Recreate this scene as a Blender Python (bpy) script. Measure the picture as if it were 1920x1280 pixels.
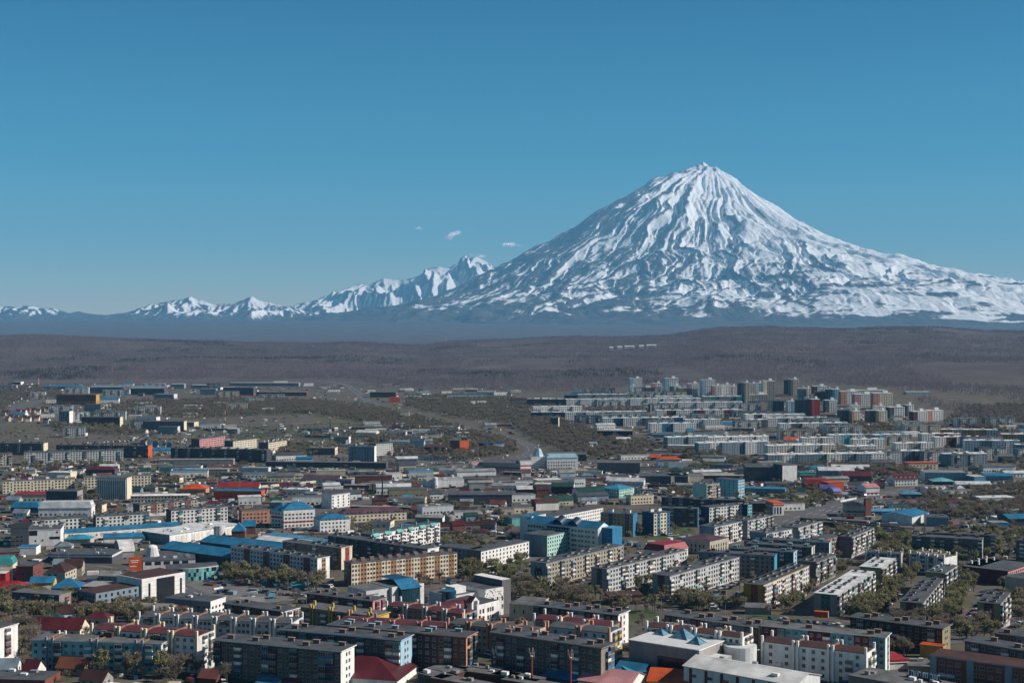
import bpy, bmesh, math, random
import numpy as np
from mathutils import Vector, Matrix

# ------------------------------------------------------------------ scene, camera, light
SC = bpy.context.scene
for _o in list(bpy.data.objects):
    bpy.data.objects.remove(_o)
COL = SC.collection
rnd = random.Random(7)
rng = np.random.default_rng(11)
R = math.radians

F, YH, HC = 2667.0, 605.0, 165.0            # focal length in px of the 1920 px frame, horizon row, eye height
PITCH = math.atan((640 - YH) / F)
cam_d = bpy.data.cameras.new('camera')
cam_d.sensor_width = 36.0
cam_d.lens = 36.0 * F / 1920.0
cam_d.clip_start = 1.0
cam_d.clip_end = 120000.0
cam = bpy.data.objects.new('camera', cam_d)
COL.objects.link(cam)
cam.location = (0, 0, HC)
cam.rotation_euler = (math.pi / 2 - PITCH, 0, 0)
SC.camera = cam

SUN_AZ = R(-4.0)        # measured from +X (right of the view) towards +Y (away from the camera)
SUN_EL = R(34.0)
sun_dir = Vector((math.cos(SUN_EL) * math.cos(SUN_AZ), math.cos(SUN_EL) * math.sin(SUN_AZ), math.sin(SUN_EL)))
sun_d = bpy.data.lights.new('sun', 'SUN')
sun_d.energy = 4.6
sun_d.angle = R(0.5)
sun_d.color = (1.0, 0.93, 0.86)
sun = bpy.data.objects.new('sun', sun_d)
COL.objects.link(sun)
sun.location = (2000, 0, 3000)
sun.rotation_euler = sun_dir.to_track_quat('Z', 'Y').to_euler()

world = bpy.data.worlds.new('World')
SC.world = world
world.use_nodes = True
wn, wl = world.node_tree.nodes, world.node_tree.links
wn.clear()
w_out = wn.new('ShaderNodeOutputWorld')
w_bg = wn.new('ShaderNodeBackground')
w_sky = wn.new('ShaderNodeTexSky')
w_sky.sky_type = 'NISHITA'
w_sky.sun_disc = False
w_sky.sun_elevation = SUN_EL
w_sky.sun_rotation = math.pi / 2 - SUN_AZ
w_sky.altitude = 200
w_sky.air_density = 1.0
w_sky.dust_density = 0.2
w_sky.ozone_density = 3.0
# deep teal sky graded by height; overhead darkened and greyed to cut shadow fill
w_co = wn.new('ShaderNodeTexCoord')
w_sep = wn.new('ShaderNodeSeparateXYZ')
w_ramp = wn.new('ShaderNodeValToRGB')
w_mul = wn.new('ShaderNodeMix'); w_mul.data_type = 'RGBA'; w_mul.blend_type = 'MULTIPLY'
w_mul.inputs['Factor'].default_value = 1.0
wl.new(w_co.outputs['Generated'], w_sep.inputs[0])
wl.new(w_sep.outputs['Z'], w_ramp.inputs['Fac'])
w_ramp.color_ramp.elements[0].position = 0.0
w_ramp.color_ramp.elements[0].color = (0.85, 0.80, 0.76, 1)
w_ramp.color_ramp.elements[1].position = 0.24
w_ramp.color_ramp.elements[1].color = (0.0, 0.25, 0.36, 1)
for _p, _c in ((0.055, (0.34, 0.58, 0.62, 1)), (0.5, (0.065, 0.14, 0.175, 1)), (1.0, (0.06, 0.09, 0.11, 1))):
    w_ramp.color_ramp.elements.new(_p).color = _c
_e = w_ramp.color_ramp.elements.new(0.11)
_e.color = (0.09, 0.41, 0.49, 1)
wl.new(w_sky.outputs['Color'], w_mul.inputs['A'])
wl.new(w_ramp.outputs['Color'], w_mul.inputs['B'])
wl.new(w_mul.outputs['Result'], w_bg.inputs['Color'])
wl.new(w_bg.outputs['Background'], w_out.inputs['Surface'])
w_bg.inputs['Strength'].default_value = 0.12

vs = SC.view_settings
vs.view_transform = 'Standard'
vs.look = 'None'
vs.exposure = 0.52
vs.gamma = 1.0
vs.use_curve_mapping = False
cy = SC.cycles
cy.use_denoising = True
cy.max_bounces = 5
cy.diffuse_bounces = 2
cy.glossy_bounces = 2
cy.transmission_bounces = 2
cy.volume_bounces = 0
cy.transparent_max_bounces = 96
cy.caustics_reflective = False
cy.caustics_refractive = False
cy.sample_clamp_indirect = 4.0

# ------------------------------------------------------------------ helpers
def tag(o, label=None, cat=None, group=None, kind=None):
    if label: o['label'] = label
    if cat: o['category'] = cat
    if group: o['group'] = group
    if kind: o['kind'] = kind
    return o

_mats = {}
def nodes_of(m):
    m.use_nodes = True
    return m.node_tree.nodes, m.node_tree.links, m.node_tree.nodes['Principled BSDF']

def mat(name, col, rough=0.8, var=0.18, scale=0.35, metal=0.0, streak=0.0, spec=0.3):
    """painted / rendered surface with blotchy wear: colour varied by noise in object space"""
    if name in _mats: return _mats[name]
    m = bpy.data.materials.new(name)
    n, l, b = nodes_of(m)
    b.inputs['Roughness'].default_value = rough
    b.inputs['Metallic'].default_value = metal
    b.inputs['Specular IOR Level'].default_value = spec
    if var > 0:
        tc = n.new('ShaderNodeTexCoord')
        nz = n.new('ShaderNodeTexNoise'); nz.inputs['Scale'].default_value = scale; nz.inputs['Detail'].default_value = 6
        nz.inputs['Roughness'].default_value = 0.65
        mp = n.new('ShaderNodeMapping')
        if streak: mp.inputs['Scale'].default_value = (1, 1, streak)
        l.new(tc.outputs['Object'], mp.inputs['Vector']); l.new(mp.outputs['Vector'], nz.inputs['Vector'])
        rp = n.new('ShaderNodeMapRange')
        rp.inputs['From Min'].default_value = 0.3; rp.inputs['From Max'].default_value = 0.7
        rp.inputs['To Min'].default_value = 1 - var; rp.inputs['To Max'].default_value = 1 + var * 0.6
        l.new(nz.outputs['Fac'], rp.inputs['Value'])
        mx = n.new('ShaderNodeVectorMath'); mx.operation = 'SCALE'
        mx.inputs[0].default_value = col[:3]
        l.new(rp.outputs['Result'], mx.inputs['Scale'])
        l.new(mx.outputs['Vector'], b.inputs['Base Color'])
    else:
        b.inputs['Base Color'].default_value = (*col[:3], 1)
    _mats[name] = m
    return m

def mesh_np(name, V, Fq, mats=(), smooth=False, midx=None):
    """V: (n,3) array, Fq: (m,4) quads or (m,3) tris"""
    V = np.asarray(V, np.float32); Fq = np.asarray(Fq, np.int32)
    me = bpy.data.meshes.new(name)
    k = Fq.shape[1]
    me.vertices.add(len(V)); me.vertices.foreach_set('co', V.ravel())
    me.loops.add(Fq.size); me.loops.foreach_set('vertex_index', Fq.ravel())
    me.polygons.add(len(Fq))
    me.polygons.foreach_set('loop_start', np.arange(0, Fq.size, k, dtype=np.int32))
    if midx is not None: me.polygons.foreach_set('material_index', np.asarray(midx, np.int32))
    me.polygons.foreach_set('use_smooth', np.full(len(Fq), smooth))
    for m in mats: me.materials.append(m)
    me.update(); me.validate()
    return me

def link(name, me, parent=None, loc=None):
    o = bpy.data.objects.new(name, me)
    COL.objects.link(o)
    if parent is not None: o.parent = parent
    if loc is not None: o.location = loc
    return o

# ------------------------------------------------------------------ value noise (numpy)
_P = rng.permutation(4096)
_G = rng.random(4096)
def vnoise(x, y):
    xi = np.floor(x).astype(np.int64); yi = np.floor(y).astype(np.int64)
    fx = x - xi; fy = y - yi
    fx = fx * fx * fx * (fx * (fx * 6 - 15) + 10); fy = fy * fy * fy * (fy * (fy * 6 - 15) + 10)
    def h(a, b): return _G[_P[(_P[a & 4095] + b) & 4095]]
    return ((h(xi, yi) * (1 - fx) + h(xi + 1, yi) * fx) * (1 - fy) + (h(xi, yi + 1) * (1 - fx) + h(xi + 1, yi + 1) * fx) * fy) * 2 - 1
def fbm(x, y, octv=5, gain=0.5, lac=2.03):
    s = 0; a = 1
    for i in range(octv):
        s = s + a * vnoise(x + 17.3 * i, y - 9.1 * i); x = x * lac; y = y * lac; a *= gain
    return s
def ridged(x, y, octv=5, gain=0.5, lac=2.05):
    s = 0; a = 1; w = 1
    for i in range(octv):
        v = 1 - np.abs(vnoise(x + 31.7 * i, y + 5.3 * i)); v = v * v
        s = s + a * v * w; w = np.clip(v * 1.6, 0, 1); x = x * lac; y = y * lac; a *= gain
    return s
def sstep(a, b, x):
    t = np.clip((np.asarray(x, float) - a) / (b - a), 0, 1)
    return t * t * (3 - 2 * t)

# ------------------------------------------------------------------ terrain height
_cx = np.array([-700, -300, 0, 70, 240, 470, 600, 650, 720, 800, 850, 960, 1070, 1150, 1250, 1340, 1440, 1520, 1600, 1640, 1760, 1850, 1920, 2300, 2700], float)
_cyp = np.array([626, 640, 632, 630, 637, 643, 646, 642, 646, 649, 641, 638, 632, 634, 631, 617, 614, 617, 618, 615, 615, 622, 622, 610, 620], float)
CREST = 7000.0
def terrain(x, y):
    x = np.asarray(x, float); y = np.asarray(y, float)
    z = 27.0 * (1 - sstep(560, 850, y))                                   # the foot of the hill the view is taken from
    px = 960 + x / np.maximum(y, 50) * F
    zc = HC - (np.interp(px, _cx, _cyp) - YH) * CREST / F
    up = sstep(3300, 6900, y) ** 0.9
    z = z + zc * up * (1 - sstep(7100, 9800, y))
    z = z + sstep(3700, 4600, y) * (1 - sstep(6200, 6900, y)) * 11 * fbm(x / 900, y / 700, 4)
    # the spur of high ground on the right that the tower blocks stand on
    z = z + 26 * np.exp(-((x - 780) / 420) ** 2 - ((y - 3050) / 420) ** 2)
    z = z + 40 * np.exp(-((x - 1500) / 500) ** 2 - ((y - 4000) / 500) ** 2)
    z = z + 200 * sstep(13000, 25000, y) ** 1.5
    return z
def gz(x, y):
    if y > 3290: return float(terrain(x, y))
    t = min(1.0, max(0.0, (y - 560) / 290.0)); t = t * t * (3 - 2 * t)
    return 27.0 * (1 - t) + 26 * math.exp(-((x - 780) / 420) ** 2 - ((y - 3050) / 420) ** 2) + 40 * math.exp(-((x - 1500) / 500) ** 2 - ((y - 4000) / 500) ** 2)

_cp, _sp = math.cos(PITCH), math.sin(PITCH)
def un(px, py, h=0.0):
    """the point of the place seen at photo pixel (px, py), h metres above its ground"""
    u, v = px - 960.0, 640.0 - py
    dx, dy, dz = u, F * _cp + v * _sp, -F * _sp + v * _cp
    z = h
    for i in range(25):
        t = (z - HC) / dz
        z = 0.6 * z + 0.4 * (h + gz(t * dx, t * dy)) if i else h + gz(t * dx, t * dy)
    return t * dx, t * dy
def pix(x, y, z):
    dy, dz = y, z - HC
    f = dy * _cp - dz * _sp; v = dy * _sp + dz * _cp
    return 960 + F * x / f, 640 - F * v / f

def grid_faces(nx, ny):
    i = np.arange(nx - 1)[None, :] + np.arange(ny - 1)[:, None] * nx
    i = i.ravel()
    return np.stack([i, i + 1, i + 1 + nx, i + nx], 1)

# ------------------------------------------------------------------ ground sheet
def ground_material():
    m = bpy.data.materials.new('ground_earth')
    n, l, b = nodes_of(m)
    b.inputs['Roughness'].default_value = 0.95
    b.inputs['Specular IOR Level'].default_value = 0.1
    geo = n.new('ShaderNodeNewGeometry')
    def noise(scale, detail=5, rough=0.6):
        t = n.new('ShaderNodeTexNoise'); t.inputs['Scale'].default_value = scale; t.inputs['Detail'].default_value = detail
        t.inputs['Roughness'].default_value = rough
        l.new(geo.outputs['Position'], t.inputs['Vector']); return t
    def ramp(src, a, c, ca, cb):
        r = n.new('ShaderNodeValToRGB'); r.color_ramp.elements[0].position = a; r.color_ramp.elements[1].position = c
        r.color_ramp.elements[0].color = (*ca, 1); r.color_ramp.elements[1].color = (*cb, 1)
        l.new(src, r.inputs['Fac']); return r
    def mix(f, a, c):
        x = n.new('ShaderNodeMix'); x.data_type = 'RGBA'
        l.new(f, x.inputs['Factor']); l.new(a, x.inputs['A']); l.new(c, x.inputs['B']); return x.outputs['Result']
    dirt = ramp(noise(0.05, 8, .7).outputs['Fac'], .35, .68, (.066, .057, .050), (.165, .146, .127))
    grass = ramp(noise(0.11, 6, .7).outputs['Fac'], .3, .7, (.074, .068, .046), (.135, .120, .082))
    gm = ramp(noise(0.011, 4).outputs['Fac'], .47, .58, (0, 0, 0), (1, 1, 1))
    city = mix(gm.outputs['Color'], dirt.outputs['Color'], grass.outputs['Color'])
    wood = ramp(noise(0.0045, 8, .65).outputs['Fac'], .35, .65, (.070, .056, .058), (.125, .102, .100))
    at = n.new('ShaderNodeAttribute'); at.attribute_name = 'wild'
    l.new(mix(at.outputs['Fac'], city, wood.outputs['Color']), b.inputs['Base Color'])
    return m

def build_ground():
    ys = np.concatenate([np.arange(-2500, 400, 300), np.arange(400, 1000, 15), np.arange(1000, 3200, 40), np.arange(3200, 10000, 60), np.arange(10000, 45001, 700)]).astype(float)
    tx = np.linspace(-1, 1, 181); tx = np.sign(tx) * np.abs(tx) ** 1.25
    half = np.interp(ys, [-2500, 400, 3000, 45000], [2500, 2500, 3500, 25000])
    Y, T = np.meshgrid(ys, tx, indexing='ij')
    X = T * half[:, None]
    Z = terrain(X, Y)
    V = np.stack([X.ravel(), Y.ravel(), Z.ravel()], 1)
    me = mesh_np('ground', V, grid_faces(len(tx), len(ys)), [ground_material()], True)
    a = me.attributes.new('wild', 'FLOAT', 'POINT')
    a.data.foreach_set('value', sstep(3300, 3900, Y.ravel()).astype(np.float32))
    tag(link('ground', me), kind='structure')
build_ground()

# ------------------------------------------------------------------ the volcano and the ranges beside it
def erode(H, batches, drops, steps, seed):
    """water droplets run down the height field, cutting gullies and laying down fans (heights in cells)"""
    g = np.random.default_rng(seed)
    ny, nx = H.shape
    for b in range(batches):
        x = g.random(drops) * (nx - 3) + 1; y = g.random(drops) * (ny - 3) + 1
        dx = np.zeros(drops); dy = np.zeros(drops); sp = np.ones(drops); wa = np.ones(drops); se = np.zeros(drops)
        for s in range(steps):
            xi = np.clip(x.astype(int), 0, nx - 2); yi = np.clip(y.astype(int), 0, ny - 2); fx = x - xi; fy = y - yi
            h00 = H[yi, xi]; h10 = H[yi, xi + 1]; h01 = H[yi + 1, xi]; h11 = H[yi + 1, xi + 1]
            gx = (h10 - h00) * (1 - fy) + (h11 - h01) * fy; gy = (h01 - h00) * (1 - fx) + (h11 - h10) * fx
            h = h00 * (1 - fx) * (1 - fy) + h10 * fx * (1 - fy) + h01 * (1 - fx) * fy + h11 * fx * fy
            dx = dx * .08 - gx * .92; dy = dy * .08 - gy * .92
            L = np.hypot(dx, dy) + 1e-9; dx /= L; dy /= L
            x2 = np.clip(x + dx, 1, nx - 2.01); y2 = np.clip(y + dy, 1, ny - 2.01)
            xj = x2.astype(int); yj = y2.astype(int); ex = x2 - xj; ey = y2 - yj
            h2 = H[yj, xj] * (1 - ex) * (1 - ey) + H[yj, xj + 1] * ex * (1 - ey) + H[yj + 1, xj] * (1 - ex) * ey + H[yj + 1, xj + 1] * ex * ey
            dh = h2 - h
            cap = np.maximum(-dh, .01) * sp * wa * 5.0
            dep = np.where((se > cap) | (dh > 0), np.where(dh > 0, np.minimum(dh, se) * .3, (se - cap) * .06), -np.minimum((cap - se) * .06, -np.minimum(dh, 0) * .10))
            se = se - dep
            np.add.at(H, (yi, xi), dep * (1 - fx) * (1 - fy)); np.add.at(H, (yi, xi + 1), dep * fx * (1 - fy))
            np.add.at(H, (yi + 1, xi), dep * (1 - fx) * fy); np.add.at(H, (yi + 1, xi + 1), dep * fx * fy)
            sp = np.sqrt(np.maximum(sp * sp - dh * 4, .01)); sp = np.minimum(sp, 6); wa = wa * .985
            x, y = x2, y2
    return H

def snow_material(name, rock_a, rock_b):
    m = bpy.data.materials.new(name)
    n, l, b = nodes_of(m)
    b.inputs['Roughness'].default_value = 0.8
    b.inputs['Specular IOR Level'].default_value = 0.15
    geo = n.new('ShaderNodeNewGeometry')
    at = n.new('ShaderNodeAttribute'); at.attribute_name = 'snow'
    n1 = n.new('ShaderNodeTexNoise'); n1.inputs['Scale'].default_value = 0.012; n1.inputs['Detail'].default_value = 7; n1.inputs['Roughness'].default_value = .7
    n2 = n.new('ShaderNodeTexNoise'); n2.inputs['Scale'].default_value = 0.004; n2.inputs['Detail'].default_value = 6
    for t in (n1, n2): l.new(geo.outputs['Position'], t.inputs['Vector'])
    fl = n.new('ShaderNodeAttribute'); fl.attribute_name = 'flow'
    n3 = n.new('ShaderNodeTexNoise'); n3.inputs['Scale'].default_value = 1.1; n3.inputs['Detail'].default_value = 8; n3.inputs['Roughness'].default_value = .65
    l.new(fl.outputs['Vector'], n3.inputs['Vector'])
    sk = n.new('ShaderNodeMath'); sk.operation = 'MULTIPLY_ADD'; sk.inputs[1].default_value = 1.1; l.new(n3.outputs['Fac'], sk.inputs[0])
    sb = n.new('ShaderNodeMath'); sb.operation = 'SUBTRACT'; sb.inputs[1].default_value = .55; l.new(at.outputs['Fac'], sb.inputs[0]); l.new(sb.outputs[0], sk.inputs[2])
    ad = n.new('ShaderNodeMath'); ad.operation = 'MULTIPLY_ADD'; ad.inputs[1].default_value = 0.5
    l.new(n1.outputs['Fac'], ad.inputs[0]); l.new(sk.outputs[0], ad.inputs[2])
    st = n.new('ShaderNodeMapRange'); st.inputs['From Min'].default_value = .66; st.inputs['From Max'].default_value = .84
    l.new(ad.outputs[0], st.inputs['Value'])
    rk = n.new('ShaderNodeValToRGB'); rk.color_ramp.elements[0].color = (*rock_a, 1); rk.color_ramp.elements[1].color = (*rock_b, 1)
    rk.color_ramp.elements[0].position = .35; rk.color_ramp.elements[1].position = .65
    l.new(n2.outputs['Fac'], rk.inputs['Fac'])
    mx = n.new('ShaderNodeMix'); mx.data_type = 'RGBA'
    mx.inputs['B'].default_value = (.90, .91, .93, 1)
    l.new(st.outputs['Result'], mx.inputs['Factor']); l.new(rk.outputs['Color'], mx.inputs['A'])
    l.new(mx.outputs['Result'], b.inputs['Base Color'])
    hs = n.new('ShaderNodeMath'); hs.operation = 'MULTIPLY_ADD'; hs.inputs[1].default_value = .45; l.new(n1.outputs['Fac'], hs.inputs[0]); l.new(n3.outputs['Fac'], hs.inputs[2])
    bp = n.new('ShaderNodeBump'); bp.inputs['Strength'].default_value = .5; bp.inputs['Distance'].default_value = 90; l.new(hs.outputs[0], bp.inputs['Height']); l.new(bp.outputs['Normal'], b.inputs['Normal'])
    return m

def height_object(name, X, Y, Z, snow, m, flow=None):
    if flow is None: flow = np.stack([X / 160, Y / 420, Z * 0], -1)
    V = np.stack([X.ravel(), Y.ravel(), Z.ravel()], 1)
    me = mesh_np(name, V, grid_faces(X.shape[1], X.shape[0]), [m], True)
    a = me.attributes.new('snow', 'FLOAT', 'POINT'); a.data.foreach_set('value', snow.ravel().astype(np.float32))
    if flow is not None: a = me.attributes.new('flow', 'FLOAT_VECTOR', 'POINT'); a.data.foreach_set('vector', flow.astype(np.float32).ravel())
    return tag(link(name, me), kind='structure')

def blur(A, k):
    for _ in range(k):
        A = (A + np.roll(A, 1, 0) + np.roll(A, -1, 0) + np.roll(A, 1, 1) + np.roll(A, -1, 1)) / 5
    return A

SNOW = snow_material('snow_and_lava_rock', (.055, .052, .055), (.10, .092, .09))
def build_volcano():
    D0 = 30000.0; k = D0 / F; ax = (1325 - 960) * k
    cs = 21.0
    xs = np.arange(ax - 10200, ax + 9400, cs); ys = np.arange(D0 - 9600, D0 + 2600, cs)
    X, Y = np.meshgrid(xs, ys)
    Lp = np.array([(1325, 312), (1312, 314), (1300, 319), (1282, 321), (1262, 331), (1226, 339), (1200, 352), (1150, 378), (1100, 408), (1050, 438), (1000, 465), (950, 491), (900, 518), (860, 540), (800, 563), (750, 575), (700, 585), (600, 598), (480, 607), (380, 612)], float)
    Rp = np.array([(1325, 312), (1345, 322), (1375, 337), (1420, 370), (1480, 408), (1540, 444), (1600, 468), (1650, 485), (1700, 499), (1760, 510), (1800, 520), (1860, 531), (1920, 541), (2000, 556), (2100, 575), (2250, 600)], float)
    rx = X - ax; ry = Y - D0
    warp = 260 * fbm(X / 2600, Y / 2600, 3)
    r = np.hypot(rx, ry * 1.0) + 1e-6
    th = np.arctan2(ry, rx)
    rw = np.maximum(r + warp * sstep(500, 4000, r) * np.abs(np.sin(th)), 1)
    zl = np.interp(rw, (1325 - Lp[:, 0]) * k, HC + (YH - Lp[:, 1]) * k)
    zr = np.interp(rw, (Rp[:, 0] - 1325) * k, HC + (YH - Rp[:, 1]) * k)
    w = .5 + .5 * np.cos(th); w = w * w * (3 - 2 * w)
    Z = zl * (1 - w) + zr * w
    # radial ribs
    lr = np.log(np.maximum(r, 120) / 120)
    thw = th + .16 * fbm(X / 1500, Y / 1500, 4)
    rib = ridged(thw * 2.1 + 3.4, lr * .45 + 1.7, 5, .5) - 1.0
    rib2 = ridged(thw * 11 + 8.1, lr * .9 + 4.7, 5, .6) - .95
    front = .25 + .75 * sstep(.0, .5, np.abs(np.sin(th)))
    amp = np.interp(r, [0, 250, 900, 2500, 5000, 8000, 11000], [10, 35, 105, 245, 210, 80, 10])
    Z = Z + front * (1 - .3 * w) * amp * (rib * .85 + rib2 * .34)
    Z = Z + np.interp(r, [0, 600, 4000, 9000], [26, 30, 25, 22]) * fbm(X / 260, Y / 260, 4)
    # hummocks of old lava flows round the foot
    Z = Z + sstep(3600, 5600, r) * (1 - sstep(9000, 10500, r)) * 70 * (ridged(X / 1100, Y / 700, 4) - .9)
    Z0 = Z.copy()
    Z = erode(Z / cs, 3, 46000, 60, 5) * cs
    Z = Z * .9 + blur(Z, 1) * .1
    Z = Z + (Z0 - Z) * (1 - sstep(200, 1100, r)) * .8
    Z = Z + (1 - sstep(150, 900, r)) * 105 * (ridged(X / 260 + 2, Y / 260, 5) - .7) + 40 * np.clip(1 - r / 300, 0, 1) + 50 * np.exp(-(((rx + 1080) ** 2 + ry ** 2) / 200 ** 2))
    gnd = terrain(X, Y)
    edge = np.minimum.reduce([X - xs[0], xs[-1] - X, Y - ys[0]]) 
    Z = np.where(edge < 2600, gnd - 40 + (Z - gnd + 40) * sstep(0, 2600, edge), Z)
    # snow: thick on the sunny right flank and in gullies, blown off the left-hand ribs
    conc = blur(Z, 10) - Z
    conc2 = blur(Z, 40) - Z
    gy_, gx_ = np.gradient(Z, cs)
    slope = np.hypot(gx_, gy_)
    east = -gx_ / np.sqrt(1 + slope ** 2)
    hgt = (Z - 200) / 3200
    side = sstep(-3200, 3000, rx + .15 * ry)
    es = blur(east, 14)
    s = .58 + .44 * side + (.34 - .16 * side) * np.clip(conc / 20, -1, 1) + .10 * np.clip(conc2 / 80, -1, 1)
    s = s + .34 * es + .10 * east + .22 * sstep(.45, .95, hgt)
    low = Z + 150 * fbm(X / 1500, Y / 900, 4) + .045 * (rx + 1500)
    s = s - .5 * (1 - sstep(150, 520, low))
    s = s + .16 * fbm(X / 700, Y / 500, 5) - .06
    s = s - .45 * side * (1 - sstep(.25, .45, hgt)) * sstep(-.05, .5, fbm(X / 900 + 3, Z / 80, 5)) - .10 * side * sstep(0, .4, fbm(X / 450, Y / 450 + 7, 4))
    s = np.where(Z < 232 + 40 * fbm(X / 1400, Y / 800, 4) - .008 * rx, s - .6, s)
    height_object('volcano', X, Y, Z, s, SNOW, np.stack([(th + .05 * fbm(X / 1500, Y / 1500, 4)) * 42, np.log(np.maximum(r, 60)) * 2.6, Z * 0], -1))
build_volcano()

def build_range(name, pts, D0, depth, cs, seed, snowadd, ribs):
    P = np.array(pts, float); k = D0 / F
    xs = np.arange((P[0, 0] - 960) * k, (P[-1, 0] - 960) * k, cs); ys = np.arange(D0 - depth, D0 + 900, cs)
    X, Y = np.meshgrid(xs, ys)
    o = seed * 13.7
    crest = HC + (YH - np.interp(X + 120 * fbm(X / 900 + o, Y / 900, 3), (P[:, 0] - 960) * k, P[:, 1])) * k
    base = terrain(X, Y)
    d = (D0 - Y) / depth
    prof = np.where(d > 0, np.clip(1 - d, 0, 1) ** 1.25, np.clip(1 + d * 3, 0, 1))
    Z = base - 20 + (crest - base) * prof
    Z = Z + (crest - base) * ribs * (ridged(X / 900 + o, Y / 2100 + o, 5) - 1.0) * np.clip(d * 6, 0, 1) * np.clip((1 - d) * 2, 0, 1)
    Z = Z + 22 * fbm(X / 200, Y / 200, 3) * prof
    Z = erode(Z / cs, 6, 12000, 36, seed) * cs
    Z = Z * .6 + blur(Z, 1) * .4
    ed = np.minimum(X - xs[0], xs[-1] - X)
    Z = base - 30 + (Z - base + 30) * sstep(0, 900, ed)
    conc = blur(Z, 8) - Z
    gy_, gx_ = np.gradient(Z, cs)
    east = -gx_ / np.sqrt(1 + gx_ ** 2 + gy_ ** 2)
    s = snowadd + .22 * (1 - sstep(-12500, -9800, X)) * (D0 < 35000) + .35 * np.clip(conc / 26, -1, 1) + .7 * east + .35 * sstep(250, 900, Z) + .1 * fbm(X / 500, Y / 500, 4) - .5 * (1 - sstep(230, 420, Z + 60 * fbm(X / 900, Y / 900, 3)))
    height_object(name, X, Y, Z, s, SNOW)

build_range('mountain_range', [(430, 612), (480, 600), (540, 574), (600, 557), (650, 539), (672, 530), (690, 533), (722, 519), (742, 525), (772, 518), (800, 504), (830, 497), (850, 501), (870, 487), (890, 480), (910, 488), (930, 502), (970, 522), (1040, 560), (1120, 600)], 38000, 7000, 36, 3, .40, .34)
build_range('mountain_range', [(-160, 585), (-60, 577), (0, 573), (40, 572), (62, 573), (100, 576), (130, 585), (150, 583), (172, 588), (200, 590), (240, 584), (280, 574), (310, 564), (340, 558), (355, 553), (372, 561), (400, 568), (430, 567), (452, 561), (480, 555), (502, 563), (530, 571), (565, 583), (620, 594), (720, 606)], 31500, 4200, 26, 9, .33, .38)
# ------------------------------------------------------------------ building kit
def hx(h):
    h = h.lstrip('#')
    c = [int(h[i:i + 2], 16) / 255 for i in (0, 2, 4)]
    return tuple(((v + .055) / 1.055) ** 2.4 if v > .04045 else v / 12.92 for v in c)

PAL = dict(
    white='e4e1dc', cream='d9ccb2', beige='b3a998', grey='94918d', dgrey='656464', slate='4e5156', concrete='867f77', pale='cbcccb', bluegrey='7b8a94',
    turq='74b0bc', teal='3a8d8f', lteal='6fb5b1', aqua='79c4c4', blue='2f7497', dblue='1d4a6b', sky='5c94b0', lblue='9dbccb', cyan='3f93ae', navy='1c3350',
    orange='c8552b', salmon='c08a70', tan='a2764c', ochre='b98a1c', yellow='c2a551', yolk='bd9148', red='96282c', maroon='5e262c', brick='74473d', brown='5a3a30', dred='592229', pink='c78d8d', lilac='8b86c4', purple='5d5990', plum='5f424a',
    green='2f6b58', dgreen='2a4a42', mint='a7cdbf', olive='6d6b45', black='2b2b2e', choc='49302c', rust='7a4a34', khaki='8d8468', lgreen='7fae7a', roofred='63322e')

def wallmat(c, panels=False):
    key = 'wall_' + c + ('_panels' if panels else '')
    if key in _mats: return _mats[key]
    if not panels: return mat(key, hx(PAL[c]), .85, .26, .45, streak=.3)
    m = bpy.data.materials.new(key)
    n, l, b = nodes_of(m)
    b.inputs['Roughness'].default_value = .9; b.inputs['Specular IOR Level'].default_value = .2
    tc = n.new('ShaderNodeTexCoord'); sp = n.new('ShaderNodeSeparateXYZ'); ad = n.new('ShaderNodeMath'); cb = n.new('ShaderNodeCombineXYZ')
    l.new(tc.outputs['Object'], sp.inputs[0]); l.new(sp.outputs['X'], ad.inputs[0]); l.new(sp.outputs['Y'], ad.inputs[1])
    l.new(ad.outputs[0], cb.inputs['X']); l.new(sp.outputs['Z'], cb.inputs['Y'])
    br = n.new('ShaderNodeTexBrick'); br.offset = 0
    br.inputs['Scale'].default_value = 1.0; br.inputs['Brick Width'].default_value = 3.2; br.inputs['Row Height'].default_value = 2.75
    br.inputs['Mortar Size'].default_value = .10; br.inputs['Mortar Smooth'].default_value = .4
    c0 = hx(PAL[c]); l.new(cb.outputs[0], br.inputs['Vector'])
    br.inputs['Color1'].default_value = (*c0, 1); br.inputs['Color2'].default_value = (*[v * .78 for v in c0], 1); br.inputs['Mortar'].default_value = (*[v * .42 for v in c0], 1)
    nz = n.new('ShaderNodeTexNoise'); nz.inputs['Scale'].default_value = .6; nz.inputs['Detail'].default_value = 6
    l.new(tc.outputs['Object'], nz.inputs['Vector'])
    rp = n.new('ShaderNodeMapRange'); rp.inputs['From Min'].default_value = .3; rp.inputs['From Max'].default_value = .7; rp.inputs['To Min'].default_value = .7; rp.inputs['To Max'].default_value = 1.1
    l.new(nz.outputs['Fac'], rp.inputs['Value'])
    mx = n.new('ShaderNodeVectorMath'); mx.operation = 'SCALE'
    l.new(br.outputs['Color'], mx.inputs[0]); l.new(rp.outputs['Result'], mx.inputs['Scale']); l.new(mx.outputs['Vector'], b.inputs['Base Color'])
    _mats[key] = m
    return m

def tarmat(c='slate'):
    """bitumen felt: patches, seams and stains"""
    return mat('felt_' + c, hx(PAL[c]), .92, .5, .16)

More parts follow.
